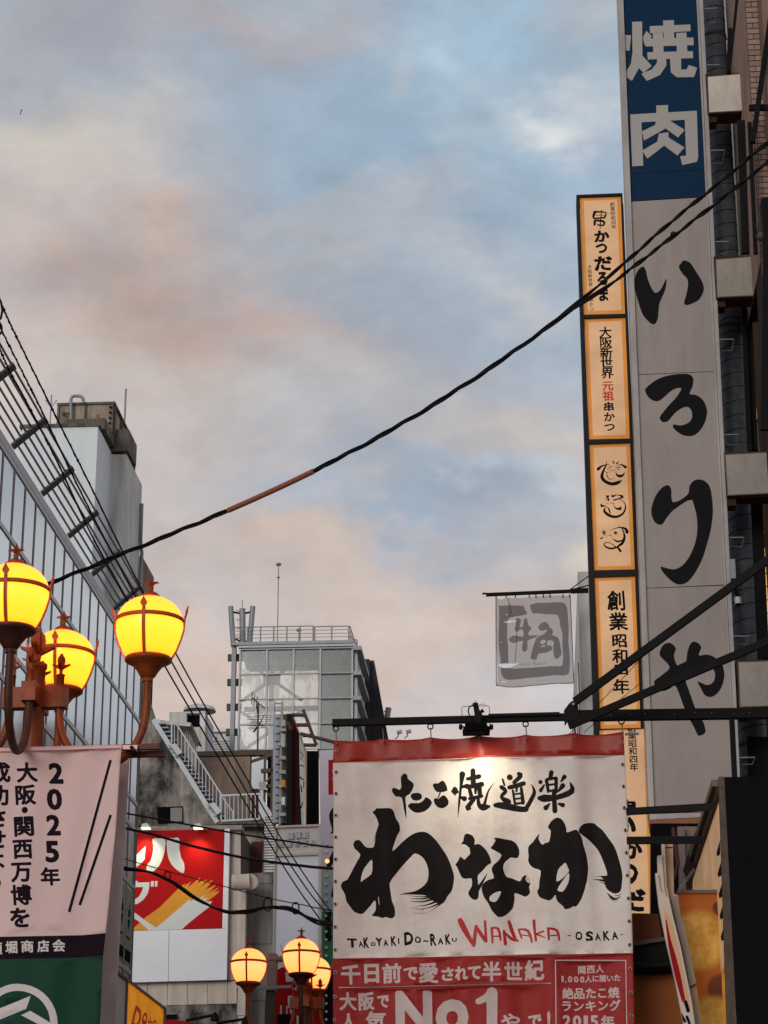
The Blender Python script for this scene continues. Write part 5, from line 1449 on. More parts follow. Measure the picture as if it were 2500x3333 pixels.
for i, (x, y) in enumerate(hookpx):
    c = bp(x, y - 4)
    hk = thing('banner_hook', tuple(c), ['first', 'second', 'third', 'fourth', 'fifth', 'sixth', 'seventh'][i] + ' from the left of the seven ring hooks holding the food banner', 'hook', 'hooks along the banner beam')
    MB().tube([c + Vector((.021 * cos(a), .01 * sin(a) * .3, .021 * sin(a))) for a in np.linspace(0, 2 * pi, 16, endpoint=False)], .0055, 6, closed=True).tube([c + Vector((0, 0, .018)), c + Vector((0, 0, .045))], .008, 6).build('ring', M_black, hk)
    b = bp(x + 3, y + 44, 16.965)
    MB().tube([c + Vector((0, -.005, -.012)), c + Vector((.004, -.02, -.05)), b], .0048, 6).ball(b, .009, seg=8).build('pin', mat('copper_pin', (150, 104, 84), .35, .6), hk)
fl = thing('flood_lamp', tuple(bp(1548, 2360, 16.8)), 'black finned flood lamp clamped on the beam and shining on the banner top', 'lamp')
ZF = Z((1440, 2240), 6.38)
fpn = lambda x, y, yy=16.85: Wy(1440 + x / 6.38, 2240 + y / 6.38, yy)
body = panel('body', front(16.78), [tuple(ZF([q])[0]) for q in ((475, 705), (920, 695), (935, 780), (985, 790), (968, 905), (415, 912), (435, 800), (465, 795))], [M_blackm], th=.13, parent=fl)
for i in range(15):
    x = 485 + i * 31
    MB().bar(fpn(x, 705, 16.77), fpn(x - 8 + i * .8, 890, 16.72), .004, .02).build('fin', M_black, body)
for x, d in ((455, -75), (960, 60)):
    MB().tube([fpn(x, 800), fpn(x + d, 805)], .006, 6).lathe([(.012, -.02), (.015, 0), (.012, .02)], tuple(fpn(x + d, 805)), 10).build('knob', M_black, fl)
MB().tube([fpn(x, y) for x, y in ((405, 790), (405, 400), (430, 380), (560, 375), (940, 365), (975, 390), (985, 780))], .0025, 5).build('wire_guard', M_black, fl)
MB().tube([fpn(x, y) for x, y in ((760, 345), (860, 325), (895, 350), (850, 380))], .002, 5).build('wire_tail', M_black, fl)
MB().tube([fpn(x, y, 16.9) for x, y in ((640, 345), (560, 390), (535, 480), (565, 570), (600, 650), (580, 720))], .006, 6).build('cable', M_wire, fl)
panel('clamp', front(16.86), [tuple(ZF([q])[0]) for q in ((630, 300), (740, 300), (750, 370), (780, 470), (830, 540), (820, 600), (800, 700), (680, 700), (670, 560), (650, 430), (640, 370))], [M_black], th=.06, parent=fl)
MB().tube([fpn(790, 500, 16.83), fpn(850, 460, 16.83)], [.01, .018], 8).build('wing_nut', M_black, fl)
MB().tube([fpn(690, 300), fpn(690, 265)], .006, 6).build('screw', M_steel, fl)
MB().tube([fpn(850, 910), fpn(870, 925), fpn(935, 980)], .005, 5).build('latch', M_black, fl)
ld = bpy.data.lights.new('flood_light', 'SPOT'); ld.energy = 16; ld.color = (1, .92, .68); ld.spot_size = radians(130); ld.spot_blend = .9; ld.shadow_soft_size = .05
lo = bpy.data.objects.new('flood_light', ld); link(lo); lo.parent = fl
lo.location = bp(1556, 2388, 16.62) - ORG[fl]; lo.rotation_euler = Vector((0, .62, -1)).to_track_quat('-Z', 'Y').to_euler()

# ------------------------------------------------ grey flag
M_flag = mat('flag_grey', (238, 230, 226), .8, var=.08, vs=3, transl=.7, sheer=.34)
M_flagd = mat('flag_dark', (152, 144, 142), .8, var=.12, vs=3, transl=.7, sheer=.2)
M_flagt = mat('flag_text', (186, 176, 174), .8, transl=.7)
FG = front(26.)
ZG = Z((1600, 1930), 5.925)
def f_disp(u, z):
    return .02 * sin(u * 9) + .012 * sin(u * 21 + z * 4) + .01 * sin(z * 7)
fgt = thing('torn_flag', tuple(Wy(1740, 2240, 26)), 'tattered grey hanging flag with two faded dark characters in a broken brush frame', 'flag')
fr_o = loop(ZG, [(145, 270), (190, 238), (580, 232), (625, 255), (645, 310), (680, 350), (665, 400), (510, 440), (325, 492), (308, 650), (303, 850), (318, 1000), (325, 1340), (330, 1440), (560, 1440), (1000, 1425), (1250, 1415), (1365, 1390), (1380, 1200), (1365, 1000), (1365, 780),
    (1320, 640), (1280, 430), (1050, 420), (900, 400), (800, 390), (765, 330), (742, 240), (790, 205), (1050, 190), (1340, 180), (1420, 215), (1460, 300), (1475, 500), (1490, 700), (1480, 950), (1505, 1130), (1508, 1450), (1450, 1575), (1250, 1590), (900, 1620), (500, 1650), (290, 1670),
    (200, 1590), (175, 1440), (175, 1300), (150, 1130), (135, 950), (140, 700), (150, 500)], 2)
gyu = loop(ZG, [(500, 475), (570, 520), (545, 645), (600, 645), (625, 490), (685, 490), (710, 610), (775, 675), (720, 740), (720, 815), (870, 815), (868, 850), (700, 910), (695, 1000), (688, 1090), (630, 1138), (580, 1060), (605, 920), (420, 965), (330, 890), (430, 815), (605, 845), (605, 715), (545, 710), (490, 760), (440, 690), (465, 640), (470, 510)], 2)
kak = ringshape(ZG, [(900, 690), (930, 620), (1040, 567), (1100, 630), (1110, 660), (1190, 740), (1170, 820), (1270, 855), (1310, 930), (1330, 1050), (1350, 1180), (1260, 1275), (1205, 1230), (1190, 1050), (1200, 945), (1090, 935), (1070, 1030), (1150, 1030), (1165, 1110), (1050, 1165), (900, 1175), (860, 1285),
    (760, 1260), (765, 1170), (800, 1050), (850, 900), (900, 850), (1010, 810), (1080, 720), (970, 745)], [[(955, 928), (1045, 925), (1035, 980), (950, 995)], [(935, 1050), (1028, 1050), (1020, 1015)]], 2)
gk = []
for (c_, x, y, w, h) in (('G', 582, 1362, 62, 66), ('y', 655, 1378, 50, 62), ('u', 720, 1370, 46, 44), ('K', 838, 1352, 56, 66), ('a', 898, 1360, 44, 42), ('K', 962, 1355, 52, 56), ('u', 1030, 1355, 44, 42)):
    gk += T(c_, 1600 + x / 5.925, 1930 + y / 5.925, 0, 0, w / 5.925, h / 5.925, 0, -.03, 0, 0, True)
tears = [loop(ZG, [(128, 1385), (300, 1355), (470, 1350), (540, 1338), (440, 1385), (340, 1435), (230, 1450), (150, 1420)], 2), loop(ZG, [(220, 560), (340, 535), (440, 528), (500, 540), (400, 560), (350, 572)], 1),
         loop(ZG, [(262, 408), (322, 402), (290, 422)], 1), loop(ZG, [(160, 1720), (240, 1708), (325, 1722), (240, 1732)], 1), loop(ZG, [(145, 962), (225, 960), (180, 968)], 1)]
flg = panel('cloth', FG, [tuple(ZG([q])[0]) for q in ((85, 80), (130, 110), (190, 125), (260, 95), (300, 85), (470, 90), (600, 72), (850, 68), (1100, 45), (1300, 52), (1518, 35), (1535, 400), (1558, 900), (1575, 1300), (1590, 1730), (1200, 1755), (700, 1790), (300, 1820), (90, 1790), (118, 1700), (108, 1400), (90, 900), (75, 400))],
      [M_flag, M_flagd, M_flagt], [(1, [fr_o, gyu, kak]), (2, gk)], th=0, grid=(22, 26), disp=f_disp, smooth=True, cut=tears, parent=fgt)
hm = MB()
for a, b in (((85, 82), (92, 1790)), ((1518, 38), (1588, 1730)), ((92, 1788), (290, 1818)), ((290, 1818), (1588, 1730))):
    P0, P1 = ZG([a])[0], ZG([b])[0]
    pts = []
    for k in range(9):
        q = P0 + (P1 - P0) * k / 8; u, z = FG.uv(*q); pts.append(FG.P(u, z, f_disp(u, z) + .004))
    hm.tube(pts, .005, 5)
hm.build('hem', M_flagd, fgt)
crs = MB()
for pts in ([(490, 545), (485, 900), (455, 1310)], [(330, 100), (345, 460)], [(350, 180), (400, 460)]):
    q = []
    for a in pts:
        u, z = FG.uv(*ZG([a])[0]); q.append(FG.P(u, z, f_disp(u, z) + .003))
    crs.tube(q, .0035, 5)
crs.build('loose_thread', M_flagd, fgt)
fpl = thing('flag_pole', tuple(Wy(1740, 1930, 26)), 'black horizontal pole with stay bars holding the torn grey flag', 'pole')
MB().bar(Wy(1582, 1936, 26), Wy(1915, 1922, 26), .036, .038).tube([Wy(1570, 1932, 26), Wy(1585, 1932, 26)], .012, 8).build('pole', M_black, fpl)
MB().tube([Wy(1852, 1922, 26), Wy(1928, 1866, 26)], .007, 5).build('stay', M_black, fpl)
MB().tube([Wy(1855, 1921, 26), Wy(1925, 1903, 26)], .009, 5).build('stay', M_black, fpl)
MB().bar(Wy(1858, 1924, 25.96), Wy(1915, 1922, 25.96), .02, .06).build('sleeve', M_black, fpl)
for x in (1614, 1647, 1677, 1722, 1744, 1768, 1790, 1832, 1854):
    MB().tube([Wy(x, 1934, 25.97), Wy(x + 1, 1946, 25.97)], .007, 5).build('tie', M_black, fpl)

# ------------------------------------------------ pale receding building right of the flag
rb_ = thing('pale_side_building', (3.6, 45, 0), 'pale blue white building receding between the torn flag and the yellow sign', 'building')
RX = .82
p0 = Wx(1906, 1885 + 60, RX); zt_ = p0.z; y0_ = p0.y
p1 = Wx(1870, 2390, RX)
zr_ = Wy(1907, 1890, 40).z
MB().box((RX, 40, 0), (RX + 6, 62, zr_)).build('wall', M_paint2, rb_)
for i in range(8):
    yy = 41 + i * 2.6
    for z in (zr_ - 2.4, zr_ - 4.6, zr_ - 6.8):
        boxo('window', (RX - .02, yy, z), (RX + .04, yy + 1.5, z + 1.1), M_darkglass, rb_)
boxo('corner_slab', tuple(Wy(1906, 2700, 26.6)), tuple(Wy(1924, 1884, 26.9)), M_paint2, rb_)

# ------------------------------------------------ yellow vertical sign
YS = thing('yellow_vertical_sign', tuple(Wy(1960, 2970, 22.7)), 'tall glowing peach sign in stacked panels with orange borders and brush characters', 'sign')
PY = front(22.6)
M_pch = mat('peach_panel', (190, 152, 118), .45, var=.06, vs=2, emit=(226, 180, 134), es=.42)
M_orb = mat('orange_border', (196, 124, 50), .45, var=.05, emit=(230, 150, 60), es=.33)
M_yfr = mat('sign_dark_frame', (38, 36, 40), .6, spec=.15)
M_yink = mat('sign_ink', (24, 22, 26), .7, spec=.08); M_yred = mat('sign_red_ink', (190, 36, 26), .5, emit=(190, 36, 26), es=.15)
def lx(y): # left outer edge of the frame
    return 1876 + (y - 636) * (1924 - 1876) / (1860 - 636)
M5 = Z((1870, 620), 5.268); M6 = Z((1850, 900), 2.212); M7 = Z((1850, 1800), 2.552); M8 = Z((1920, 1470), 6.143); M9 = Z((2000, 2500), 3.318)
cells = [(640, 1024, 1872), (1035, 1430, 0), (1444, 1856, 0), (1878, 2372, 0), (2374, 3030, 0)]
DX = lambda y: (y - 640) * .0377
prints = {i: ([], []) for i in range(5)}
k0 = prints[0][0]
for (c_, x, y, w, h) in (('か', 468, 785, 270, 200), ('つ', 460, 995, 200, 165), ('だ', 490, 1250, 310, 250), ('る', 480, 1510, 180, 240), ('ま', 500, 1780, 160, 240)):
    k0 += T(c_, 1870 + x / 5.268, 620 + y / 5.268, 0, 0, w / 5.268, h / 5.268, .05, -.03, .04, .03, True)
for pts in ([(350, 370, 26), (325, 440, 20), (350, 480, 16), (520, 460, 12)], [(370, 365, 16), (540, 380, 12), (510, 470, 16)], [(350, 520, 22), (345, 585, 20)], [(380, 515, 18), (500, 530, 20), (505, 590, 16)], [(465, 330, 6), (450, 500, 9), (438, 665, 5)], [(400, 590, 14), (490, 600, 14)], [(360, 425, 5), (520, 420, 5)]):
    k0.append(stroke(M5, pts, 3))
k0 += T('創業昭和四年', 1870 + 650 / 5.268, 620 + 235 / 5.268, 1870 + 675 / 5.268, 620 + 625 / 5.268, 16, 15, .012, -.03, .04, .02)
k0 += T('大阪新世界', 1870 + 260 / 5.268, 620 + 1310 / 5.268, 1870 + 275 / 5.268, 620 + 1620 / 5.268, 15, 14.5, .012, -.03, .04, .02)
prints[0][1].extend(T('元祖', 1870 + 280 / 5.268, 620 + 1710 / 5.268, 1870 + 285 / 5.268, 620 + 1790 / 5.268, 15, 14.5, .012, -.03, .04, .02))
k0 += T('串かつ', 1870 + 285 / 5.268, 620 + 1875 / 5.268, 1870 + 298 / 5.268, 620 + 2030 / 5.268, 15, 14.5, .014, -.03, .04, .02)
k1 = prints[1][0]
k1 += T('大阪新世界', 1850 + 266 / 2.212, 900 + 400 / 2.212, 1850 + 280 / 2.212, 900 + 695 / 2.212, 42, 37, .024, -.03, .04, .025)
prints[1][1].extend(T('元祖', 1850 + 284 / 2.212, 900 + 785 / 2.212, 1850 + 287 / 2.212, 900 + 860 / 2.212, 38, 33, .028, -.03, .04, .025))
k1 += T('串かつ', 1850 + 291 / 2.212, 900 + 938 / 2.212, 1850 + 297 / 2.212, 900 + 1082 / 2.212, 38, 32, .03, -.03, .04, .025)
k2 = prints[2][0]
for pts in ([(165, 350, 32), (235, 292, 18), (330, 262, 8), (400, 250, 2)], [(332, 190, 3), (325, 270, 12), (272, 380, 22), (240, 500, 33), (300, 590, 32), (430, 645, 33), (560, 620, 35), (648, 565, 3)], [(500, 300, 2), (570, 268, 6), (640, 265, 14), (712, 310, 28)],
            [(345, 410, 4), (342, 480, 9), (400, 552, 6), (490, 530, 3)], [(512, 410, 4), (550, 470, 20), (610, 492, 28), (672, 460, 18), (695, 412, 3)], [(452, 168, 2), (478, 228, 16)], [(588, 188, 3), (538, 238, 16)], [(380, 290, 5), (438, 302, 9)], [(350, 340, 9), (425, 318, 3)], [(500, 318, 2), (600, 312, 10)], [(530, 325, 2), (588, 362, 10)],
            [(380, 378, 3), (425, 358, 3), (450, 385, 6), (490, 360, 3), (528, 392, 7)], [(290, 385, 4), (335, 412, 6), (425, 402, 2)],
            [(308, 868, 2), (360, 900, 22), (388, 872, 3)], [(310, 930, 2), (365, 930, 14), (380, 985, 10)], [(305, 965, 2), (365, 960, 12)], [(455, 888, 26), (490, 885, 14), (528, 842, 2)], [(470, 895, 6), (560, 868, 7), (655, 900, 26), (600, 935, 14), (475, 970, 14)],
            [(600, 955, 4), (690, 1020, 9), (712, 1130, 15), (650, 1250, 20), (520, 1305, 26), (385, 1275, 28), (290, 1190, 26), (310, 1118, 8), (352, 1108, 9), (388, 1170, 16), (405, 1240, 10)], [(240, 1035, 3), (232, 1085, 26), (322, 1082, 4)], [(325, 1058, 3), (348, 1024, 4), (372, 1055, 3)], [(400, 1050, 3), (440, 1024, 6), (488, 1055, 7)], [(472, 1078, 3), (530, 1138, 16), (615, 1140, 28), (602, 1098, 6)],
            [(390, 1580, 2), (500, 1535, 8), (620, 1515, 12), (715, 1545, 26), (745, 1610, 34)], [(568, 1480, 2), (600, 1505, 6)], [(640, 1530, 12), (680, 1620, 14), (690, 1730, 26), (640, 1840, 28), (560, 1900, 20), (615, 1990, 24)], [(450, 1730, 3), (530, 1790, 18), (600, 1792, 16), (690, 1750, 10)], [(515, 1900, 10), (420, 1832, 7), (330, 1815, 8), (285, 1850, 10), (320, 1905, 16), (430, 1938, 20), (560, 1905, 18)],
            [(283, 1618, 34)], [(515, 1623, 34)], [(205, 1728, 8), (230, 1735, 14), (275, 1700, 3)], [(262, 1682, 3), (300, 1656, 6), (335, 1692, 3)], [(350, 1692, 3), (400, 1664, 5), (450, 1695, 6)], [(235, 1600, 2), (270, 1572, 2), (330, 1600, 2)]):
    k2.append(stroke(M8, pts, 3))
k3 = prints[3][0]
for (c_, x, y, w, h) in (('創', 395, 395, 150, 165), ('業', 415, 568, 158, 150), ('昭', 425, 730, 120, 112), ('和', 428, 855, 130, 118), ('四', 440, 970, 110, 90), ('年', 440, 1108, 138, 128)):
    k3 += T(c_, 1850 + x / 2.552, 1800 + y / 2.552, 0, 0, w / 2.552, h / 2.552, .026, -.03, .05, .03, True)
k4 = prints[4][0]
k4 += T('創業昭和四年', 1850 + 525 / 2.552, 1800 + 1450 / 2.552, 1850 + 545 / 2.552, 1800 + 1778 / 2.552, 29, 27, .02, -.03, .04, .02)
for (c_, x, y, w, h) in (('串', 130, 430, 220, 190), ('か', 100, 640, 270, 300), ('つ', 150, 1150, 210, 230), ('だ', 190, 1430, 300, 250), ('か', 190, 890, 230, 190)):
    k4 += T(c_, 2000 + x / 3.318, 2500 + y / 3.318, 0, 0, w / 3.318, h / 3.318, .055, -.03, .04, .03, True)
for i, (ya, yb_, _) in enumerate(cells):
    L0, L1 = lx(ya) + 11, lx(yb_) + 11
    R0, R1 = 2014 + DX(ya) + 6, 2014 + DX(yb_) + 6
    bw = 12
    if i == 4:
        R0, R1 = 2106, 2127
        L0, L1 = 1951, 1975
    outline = R4(L0, ya + 1, R0, ya - 4, R1, yb_ - 3, L1, yb_)
    inner = R4(L0 + bw + 1, ya + (14 if i < 4 else -3), R0 - bw, ya + (9 if i < 4 else -8), R1 - bw, yb_ - 15, L1 + bw, yb_ - 12)
    panel('lit_panel', PY, outline, [M_orb, M_pch, M_yink, M_yred], [(1, [ls(inner)]), (2, prints[i][0]), (3, prints[i][1])] + ([(1, [stroke(M8, [(290, 1612, 9)]), stroke(M8, [(522, 1618, 9)])])] if i == 2 else []), th=.05, parent=YS)
frm_out = R4(lx(632), 634, 2026, 628, 2135, 3034, 1956, 3040)
cuts = []
for i, (ya, yb_, _) in enumerate(cells):
    L0, L1 = lx(ya) + 10, lx(yb_) + 10; R0, R1 = 2021 + DX(ya), 2021 + DX(yb_)
    if i == 4: R0, R1, L0, L1 = 2107, 2128, 1950, 1974
    cuts.append(ls(R4(L0, ya, R0, ya - 5, R1, yb_ - 3, L1, yb_)))
panel('frame', front(22.56), frm_out, [M_yfr], th=.3, parent=YS, cut=cuts)
boxo('backing', tuple(PY.P(PY.uv(1972, 3030)[0], PY.uv(1972, 3030)[1], -.3)), tuple(PY.P(PY.uv(2030, 650)[0], PY.uv(2012, 650)[1], -.1)), M_yfr, YS)

# ------------------------------------------------ grey vertical sign
GS = thing('grey_vertical_sign', tuple(Wy(2250, 2650, 22)), 'very tall grey white sign with big black hiragana under a blue panel with white characters', 'sign')
PG = front(22.)
M_gp = mat('grey_acrylic', (158, 149, 145), .35, var=.08, vs=.8, streak=.1, dirt_or_reflection=(166, 156, 148), da=.7, ds=1.4, bump=.25, bs=1.5, bd=.02)
M_gink = mat('sign_black', (16, 16, 18), .5, spec=.1)
M_blue = mat('sign_blue', (4, 44, 74), .5, var=.06, vs=2, spec=.12)
M_bluel = mat('sign_blue_letter', (170, 166, 162), .4)
M_gfr = mat('sign_grey_frame', (170, 166, 164), .45, .2, streak=.15, dirt_or_reflection=(112, 100, 92), da=.4, ds=2)
ZI = Z((2040, 820), 5.53); ZO = Z((2070, 1200), 5.53); ZQ = Z((2080, 1530), 5.53); ZY = Z((2100, 2060), 5.53); ZS = Z((1850, 0), 2.212)
def gl_(y): return 2012 + 16 + y * .0375   # left edge of acrylic
gL = lambda y: 2019 + 5 + y * .0385
gR = lambda y: 2267 + y * .048
i_ = [loop(ZI, [(285, 262), (320, 285), (350, 350), (370, 450), (410, 570), (470, 690), (515, 735), (570, 715), (620, 660), (670, 560), (713, 483), (715, 560), (695, 680), (640, 810), (590, 930), (575, 1060), (560, 1200), (520, 1285), (475, 1303), (420, 1275), (340, 1200), (280, 1110), (220, 940), (170, 770), (142, 640), (140, 530), (160, 420), (215, 315)], 3),
      loop(ZI, [(1020, 155), (1090, 165), (1150, 205), (1210, 290), (1280, 400), (1350, 520), (1385, 620), (1385, 700), (1350, 790), (1290, 870), (1200, 920), (1110, 955), (1050, 950), (1032, 915), (1060, 810), (1095, 660), (1103, 560), (1085, 480), (1010, 400), (950, 310), (942, 250), (975, 205)], 3)]
ro_ = [loop(ZO, [(165, 385), (190, 340), (300, 245), (430, 170), (570, 125), (720, 100), (860, 92), (960, 102), (1020, 150), (1035, 220), (1020, 320), (967, 452), (1050, 465), (1150, 510), (1230, 600), (1275, 720), (1280, 820), (1250, 950), (1180, 1080), (1090, 1175), (1010, 1210), (930, 1215), (840, 1195), (750, 1140), (680, 1075), (662, 1030), (690, 1003), (800, 1022), (900, 995), (970, 950), (1008, 880),
      (1010, 800), (990, 740), (955, 700), (910, 688), (830, 710), (720, 785), (650, 860), (590, 935), (530, 963), (470, 955), (432, 905), (440, 850), (500, 770), (600, 650), (700, 545), (770, 450), (818, 365), (795, 348), (700, 365), (610, 420), (500, 520), (430, 573), (370, 587), (300, 570), (230, 520), (185, 450)], 3)]
ri_ = [loop(ZQ, [(515, 272), (560, 300), (583, 370), (583, 470), (600, 560), (640, 577), (740, 540), (840, 470), (895, 400), (905, 300), (950, 225), (1020, 175), (1100, 170), (1180, 195), (1250, 260), (1290, 350), (1315, 500), (1330, 680), (1325, 850), (1290, 1080), (1230, 1320), (1140, 1600), (1040, 1800), (930, 1960), (840, 2035), (740, 2062), (640, 2035), (540, 1960), (440, 1850), (388, 1755), (420, 1742),
      (500, 1765), (620, 1787), (740, 1745), (850, 1640), (940, 1490), (1010, 1310), (1045, 1130), (1048, 950), (1030, 790), (990, 640), (960, 550), (920, 540), (840, 570), (720, 650), (590, 750), (500, 860), (430, 965), (380, 985), (310, 960), (250, 880), (220, 760), (235, 640), (290, 480), (380, 350), (450, 290)], 3)]
ya_ = [loop(ZY, [(430, 178), (500, 210), (545, 260), (548, 310), (520, 390), (530, 470), (570, 575), (600, 575), (700, 530), (740, 500), (760, 350), (800, 220), (850, 165), (900, 157), (960, 190), (1010, 250), (1000, 300), (968, 405), (1080, 390), (1180, 405), (1290, 465), (1380, 560), (1420, 680), (1425, 780), (1400, 910), (1340, 1040), (1260, 1120), (1185, 1155), (1120, 1145), (1060, 1105), (1010, 1010),
      (942, 880), (1000, 895), (1100, 935), (1180, 920), (1240, 860), (1258, 750), (1240, 680), (1190, 650), (1000, 740), (860, 790), (730, 845), (780, 1010), (840, 1180), (905, 1350), (1010, 1540), (1060, 1640), (1088, 1760), (1060, 1820), (980, 1850), (940, 1830), (880, 1700), (790, 1540), (700, 1340), (620, 1120), (540, 950), (450, 1000), (350, 1045), (270, 1035), (190, 960), (160, 900), (180, 850),
      (300, 760), (435, 640), (400, 550), (340, 490), (280, 430), (260, 370), (290, 270), (350, 200)], 3)]
def zp(*q): return ls([ZS([p_])[0] for p_ in q])
yk = [zp((459, 157), (531, 155), (533, 400), (590, 462), (600, 475), (542, 523), (508, 490), (458, 582), (400, 543), (450, 460), (462, 380)), zp((400, 250), (452, 255), (440, 366), (394, 360)), zp((537, 268), (562, 222), (602, 262), (548, 325)),
      zp((682, 148), (760, 144), (762, 300), (690, 302)), zp((586, 188), (878, 176), (880, 224), (588, 240)), zp((552, 278), (900, 270), (903, 325), (556, 335)), zp((608, 240), (680, 237), (684, 275), (686, 420), (612, 425)), zp((776, 237), (850, 234), (858, 415), (784, 420)),
      zp((568, 376), (896, 368), (898, 418), (572, 428)), ls(ZS(np.array([(640, 425), (704, 422), (706, 470), (660, 540), (565, 582), (525, 530), (600, 500), (636, 455)], float))), ls(ZS(np.array([(732, 422), (812, 420), (812, 500), (850, 500), (868, 468), (928, 488), (905, 555), (780, 556), (738, 520)], float)))]
nk = [zp((445, 824), (925, 797), (935, 1130), (925, 1165), (820, 1188), (805, 1125), (848, 1120), (838, 862), (526, 880), (540, 1192), (460, 1197)), zp((632, 760), (717, 756), (720, 832), (636, 836)),
      zp((636, 836), (720, 832), (722, 862), (838, 935), (790, 990), (700, 925), (545, 1012), (530, 945), (625, 900)), zp((652, 962), (720, 952), (722, 990), (836, 1062), (785, 1120), (690, 1048), (570, 1142), (530, 1085), (640, 1020))]
panel('blue_panel', PG, R4(gL(-160), -160, gR(-160), -170, gR(640), 640, gL(655), 655), [M_blue, M_bluel, M_gink], [(1, yk + nk), (2, [ls(barpx((2040, 566), (2293, 552), 2.2))])], th=.06, parent=GS)
joints = [657, 1213, 1904, 2655]
shp = [i_, ro_, ri_, ya_]
panel('grey_panel', PG, R4(gL(657), 657, gR(642), 642, gR(1205), 1208, gL(1217), 1219), [M_gp, M_gink], [(1, i_)], th=.06, parent=GS)
panel('grey_panel', PG, R4(gL(1221), 1221, gR(1210), 1210, gR(1901), 1903, gL(1911), 1914), [M_gp, M_gink], [(1, ro_ + ri_)], th=.06, parent=GS)
panel('grey_panel', PG, R4(gL(1916), 1916, gR(1905), 1906, gR(2636), 2638, gL(2655), 2646), [M_gp, M_gink], [(1, ya_)], th=.06, parent=GS)
for dxo, w in ((-12, 11), (0, 5)):
    panel('side_rail', front(21.97 - .01 * (dxo == 0)), R4(gL(-160) + dxo - 1, -160, gL(-160) + dxo + w, -160, gL(2650) + dxo + w - 1, 2650, gL(2650) + dxo - 2, 2652), [M_gfr], th=.28, parent=GS)
for dxo, w in ((0, 6), (7.5, 13)):
    panel('side_rail', front(21.96 + .01 * (dxo == 0)), R4(gR(-160) + dxo, -170, gR(-160) + dxo + w, -170, gR(2640) + dxo + w, 2645, gR(2640) + dxo, 2645), [M_gfr], th=.28, parent=GS)
panel('bottom_tray', front(21.95), R4(2114, 2650, 2400, 2641, 2400, 2654, 2115, 2668), [M_gfr], th=.3, parent=GS)
panel('wood_plank', front(21.9), R4(2114, 2669, 2400, 2657, 2400, 2686, 2118, 2697), [mat('orange_lit_wood', (150, 96, 66), .6, var=.3, vs=5, streak=0)], th=.25, parent=GS)  # orange light falling on the plank is put into its colour
panel('back_casing', front(22.07), R4(gL(-160) - 8, -160, gR(-160) + 16, -170, gR(2640) + 14, 2640, gL(2650) - 8, 2650), [M_yfr], th=.2, parent=GS)

# cream light boxes joining it to the building
M_lbx = mat('light_box_cream', (214, 208, 198), .5, var=.1, vs=2, dirt_or_reflection=(128, 116, 104), da=.4, ds=2.2)
M_lbx2 = mat('light_box_grey', (164, 158, 150), .5, var=.12, vs=2, dirt_or_reflection=(100, 92, 84), da=.4, ds=2.2)
M_rustd = mat('dark_rust', (66, 38, 28), .8, var=.3, vs=6)
for i, (pts, m_, bot) in enumerate(((R4(2301, 248, 2437, 236, 2444, 360, 2306, 368), M_lbx, 18), (R4(2328, 843, 2470, 831, 2476, 962, 2333, 969), M_lbx2, 10), (R4(2358, 1478, 2520, 1469, 2526, 1606, 2367, 1614), M_lbx2, 8), (R4(2401, 2153, 2560, 2147, 2566, 2298, 2407, 2303), M_lbx2, 6))):
    lb_ = thing('light_box', tuple(Wy(*pts[3], 22)), ['topmost', 'second from the top', 'third from the top', 'lowest'][i] + ' of four blank boxes bracing the grey sign', 'light box', 'blank boxes behind the grey sign')
    panel('face', front(21.9), pts, [mat('box_grime', (96, 86, 76), .8, var=.3, vs=8), m_], [(1, [ls([(cxx + (x_ - cxx) * .955, cyy + (y_ - cyy) * .95) for cxx, cyy in [(sum(p_[0] for p_ in pts) / 4, sum(p_[1] for p_ in pts) / 4)] for x_, y_ in pts])])], th=.04, parent=lb_)
    a = Wy(*pts[3], 21.95); b = Wy(*pts[1], 21.95)
    boxo('casing', (a.x - .01, 21.945, Wy(*pts[3], 21.95).z - .02), (b.x + .01, 22.17, b.z), M_rustd, lb_)
    boxo('foot', (a.x, 21.97, a.z - .10), (a.x + .09, 22.14, a.z - .021), M_rustd, lb_)

# ------------------------------------------------ steel duct, rungs, dark steelwork
M_duct = mat('galvanised_duct', (112, 120, 130), .6, .2, var=.3, vs=10, streak=.15)
DXc = Wy(2322, 100, 22.9).x
du = thing('spiral_duct', (DXc, 22.95, 0), 'round grey spiral steel duct rising behind the grey sign', 'duct')
MB().lathe([(.145, 2), (.145, 17)], (DXc, 22.95, 0), 28).build('pipe', M_duct, du)
pts = []
for k in range(0, 75 * 20):
    a = 2 * pi * k / 20
    pts.append((DXc + .1465 * cos(a), 22.95 + .1465 * sin(a), 4 + k / 20 * .165))
MB().tube(pts, .004, 4).build('seam', M_dark, du)
for z in (Wy(2330, 118, 22.9).z, Wy(2380, 1063, 22.9).z, Wy(2430, 2420, 22.9).z):
    MB().lathe([(.150, -.02), (.154, -.015), (.154, .015), (.150, .02)], (DXc, 22.95, z), 24).build('strap', M_brsteel, du)
for i, y in enumerate((28, 212, 490, 787, 1105, 1415, 1750, 2071, 2466)):
    e = gR(y) + 20
    a = Wy(e, y, 22.0)
    rg = MB().tube([(a.x - .02, 22.0, a.z), (a.x + .15, 22.0, a.z), (a.x + .16, 22.01, a.z), (a.x + .16, 22.3, a.z), (a.x - .02, 22.3, a.z)], .0055, 5)
    o = rg.build('step_rung', M_alu, GS)
M_tile = mat('brick_tile', (172, 146, 134), .8, orand=.25, var=.12, vs=14, streak=.2, bump=.4, bs=60)
M_mort = mat('mortar', (44, 36, 36), .9)
PRY = 21.0
bk_ = thing('brick_building', (3.6, 26, 0), 'dark building with a corner pier of pinkish brick tiles at the right edge', 'building')
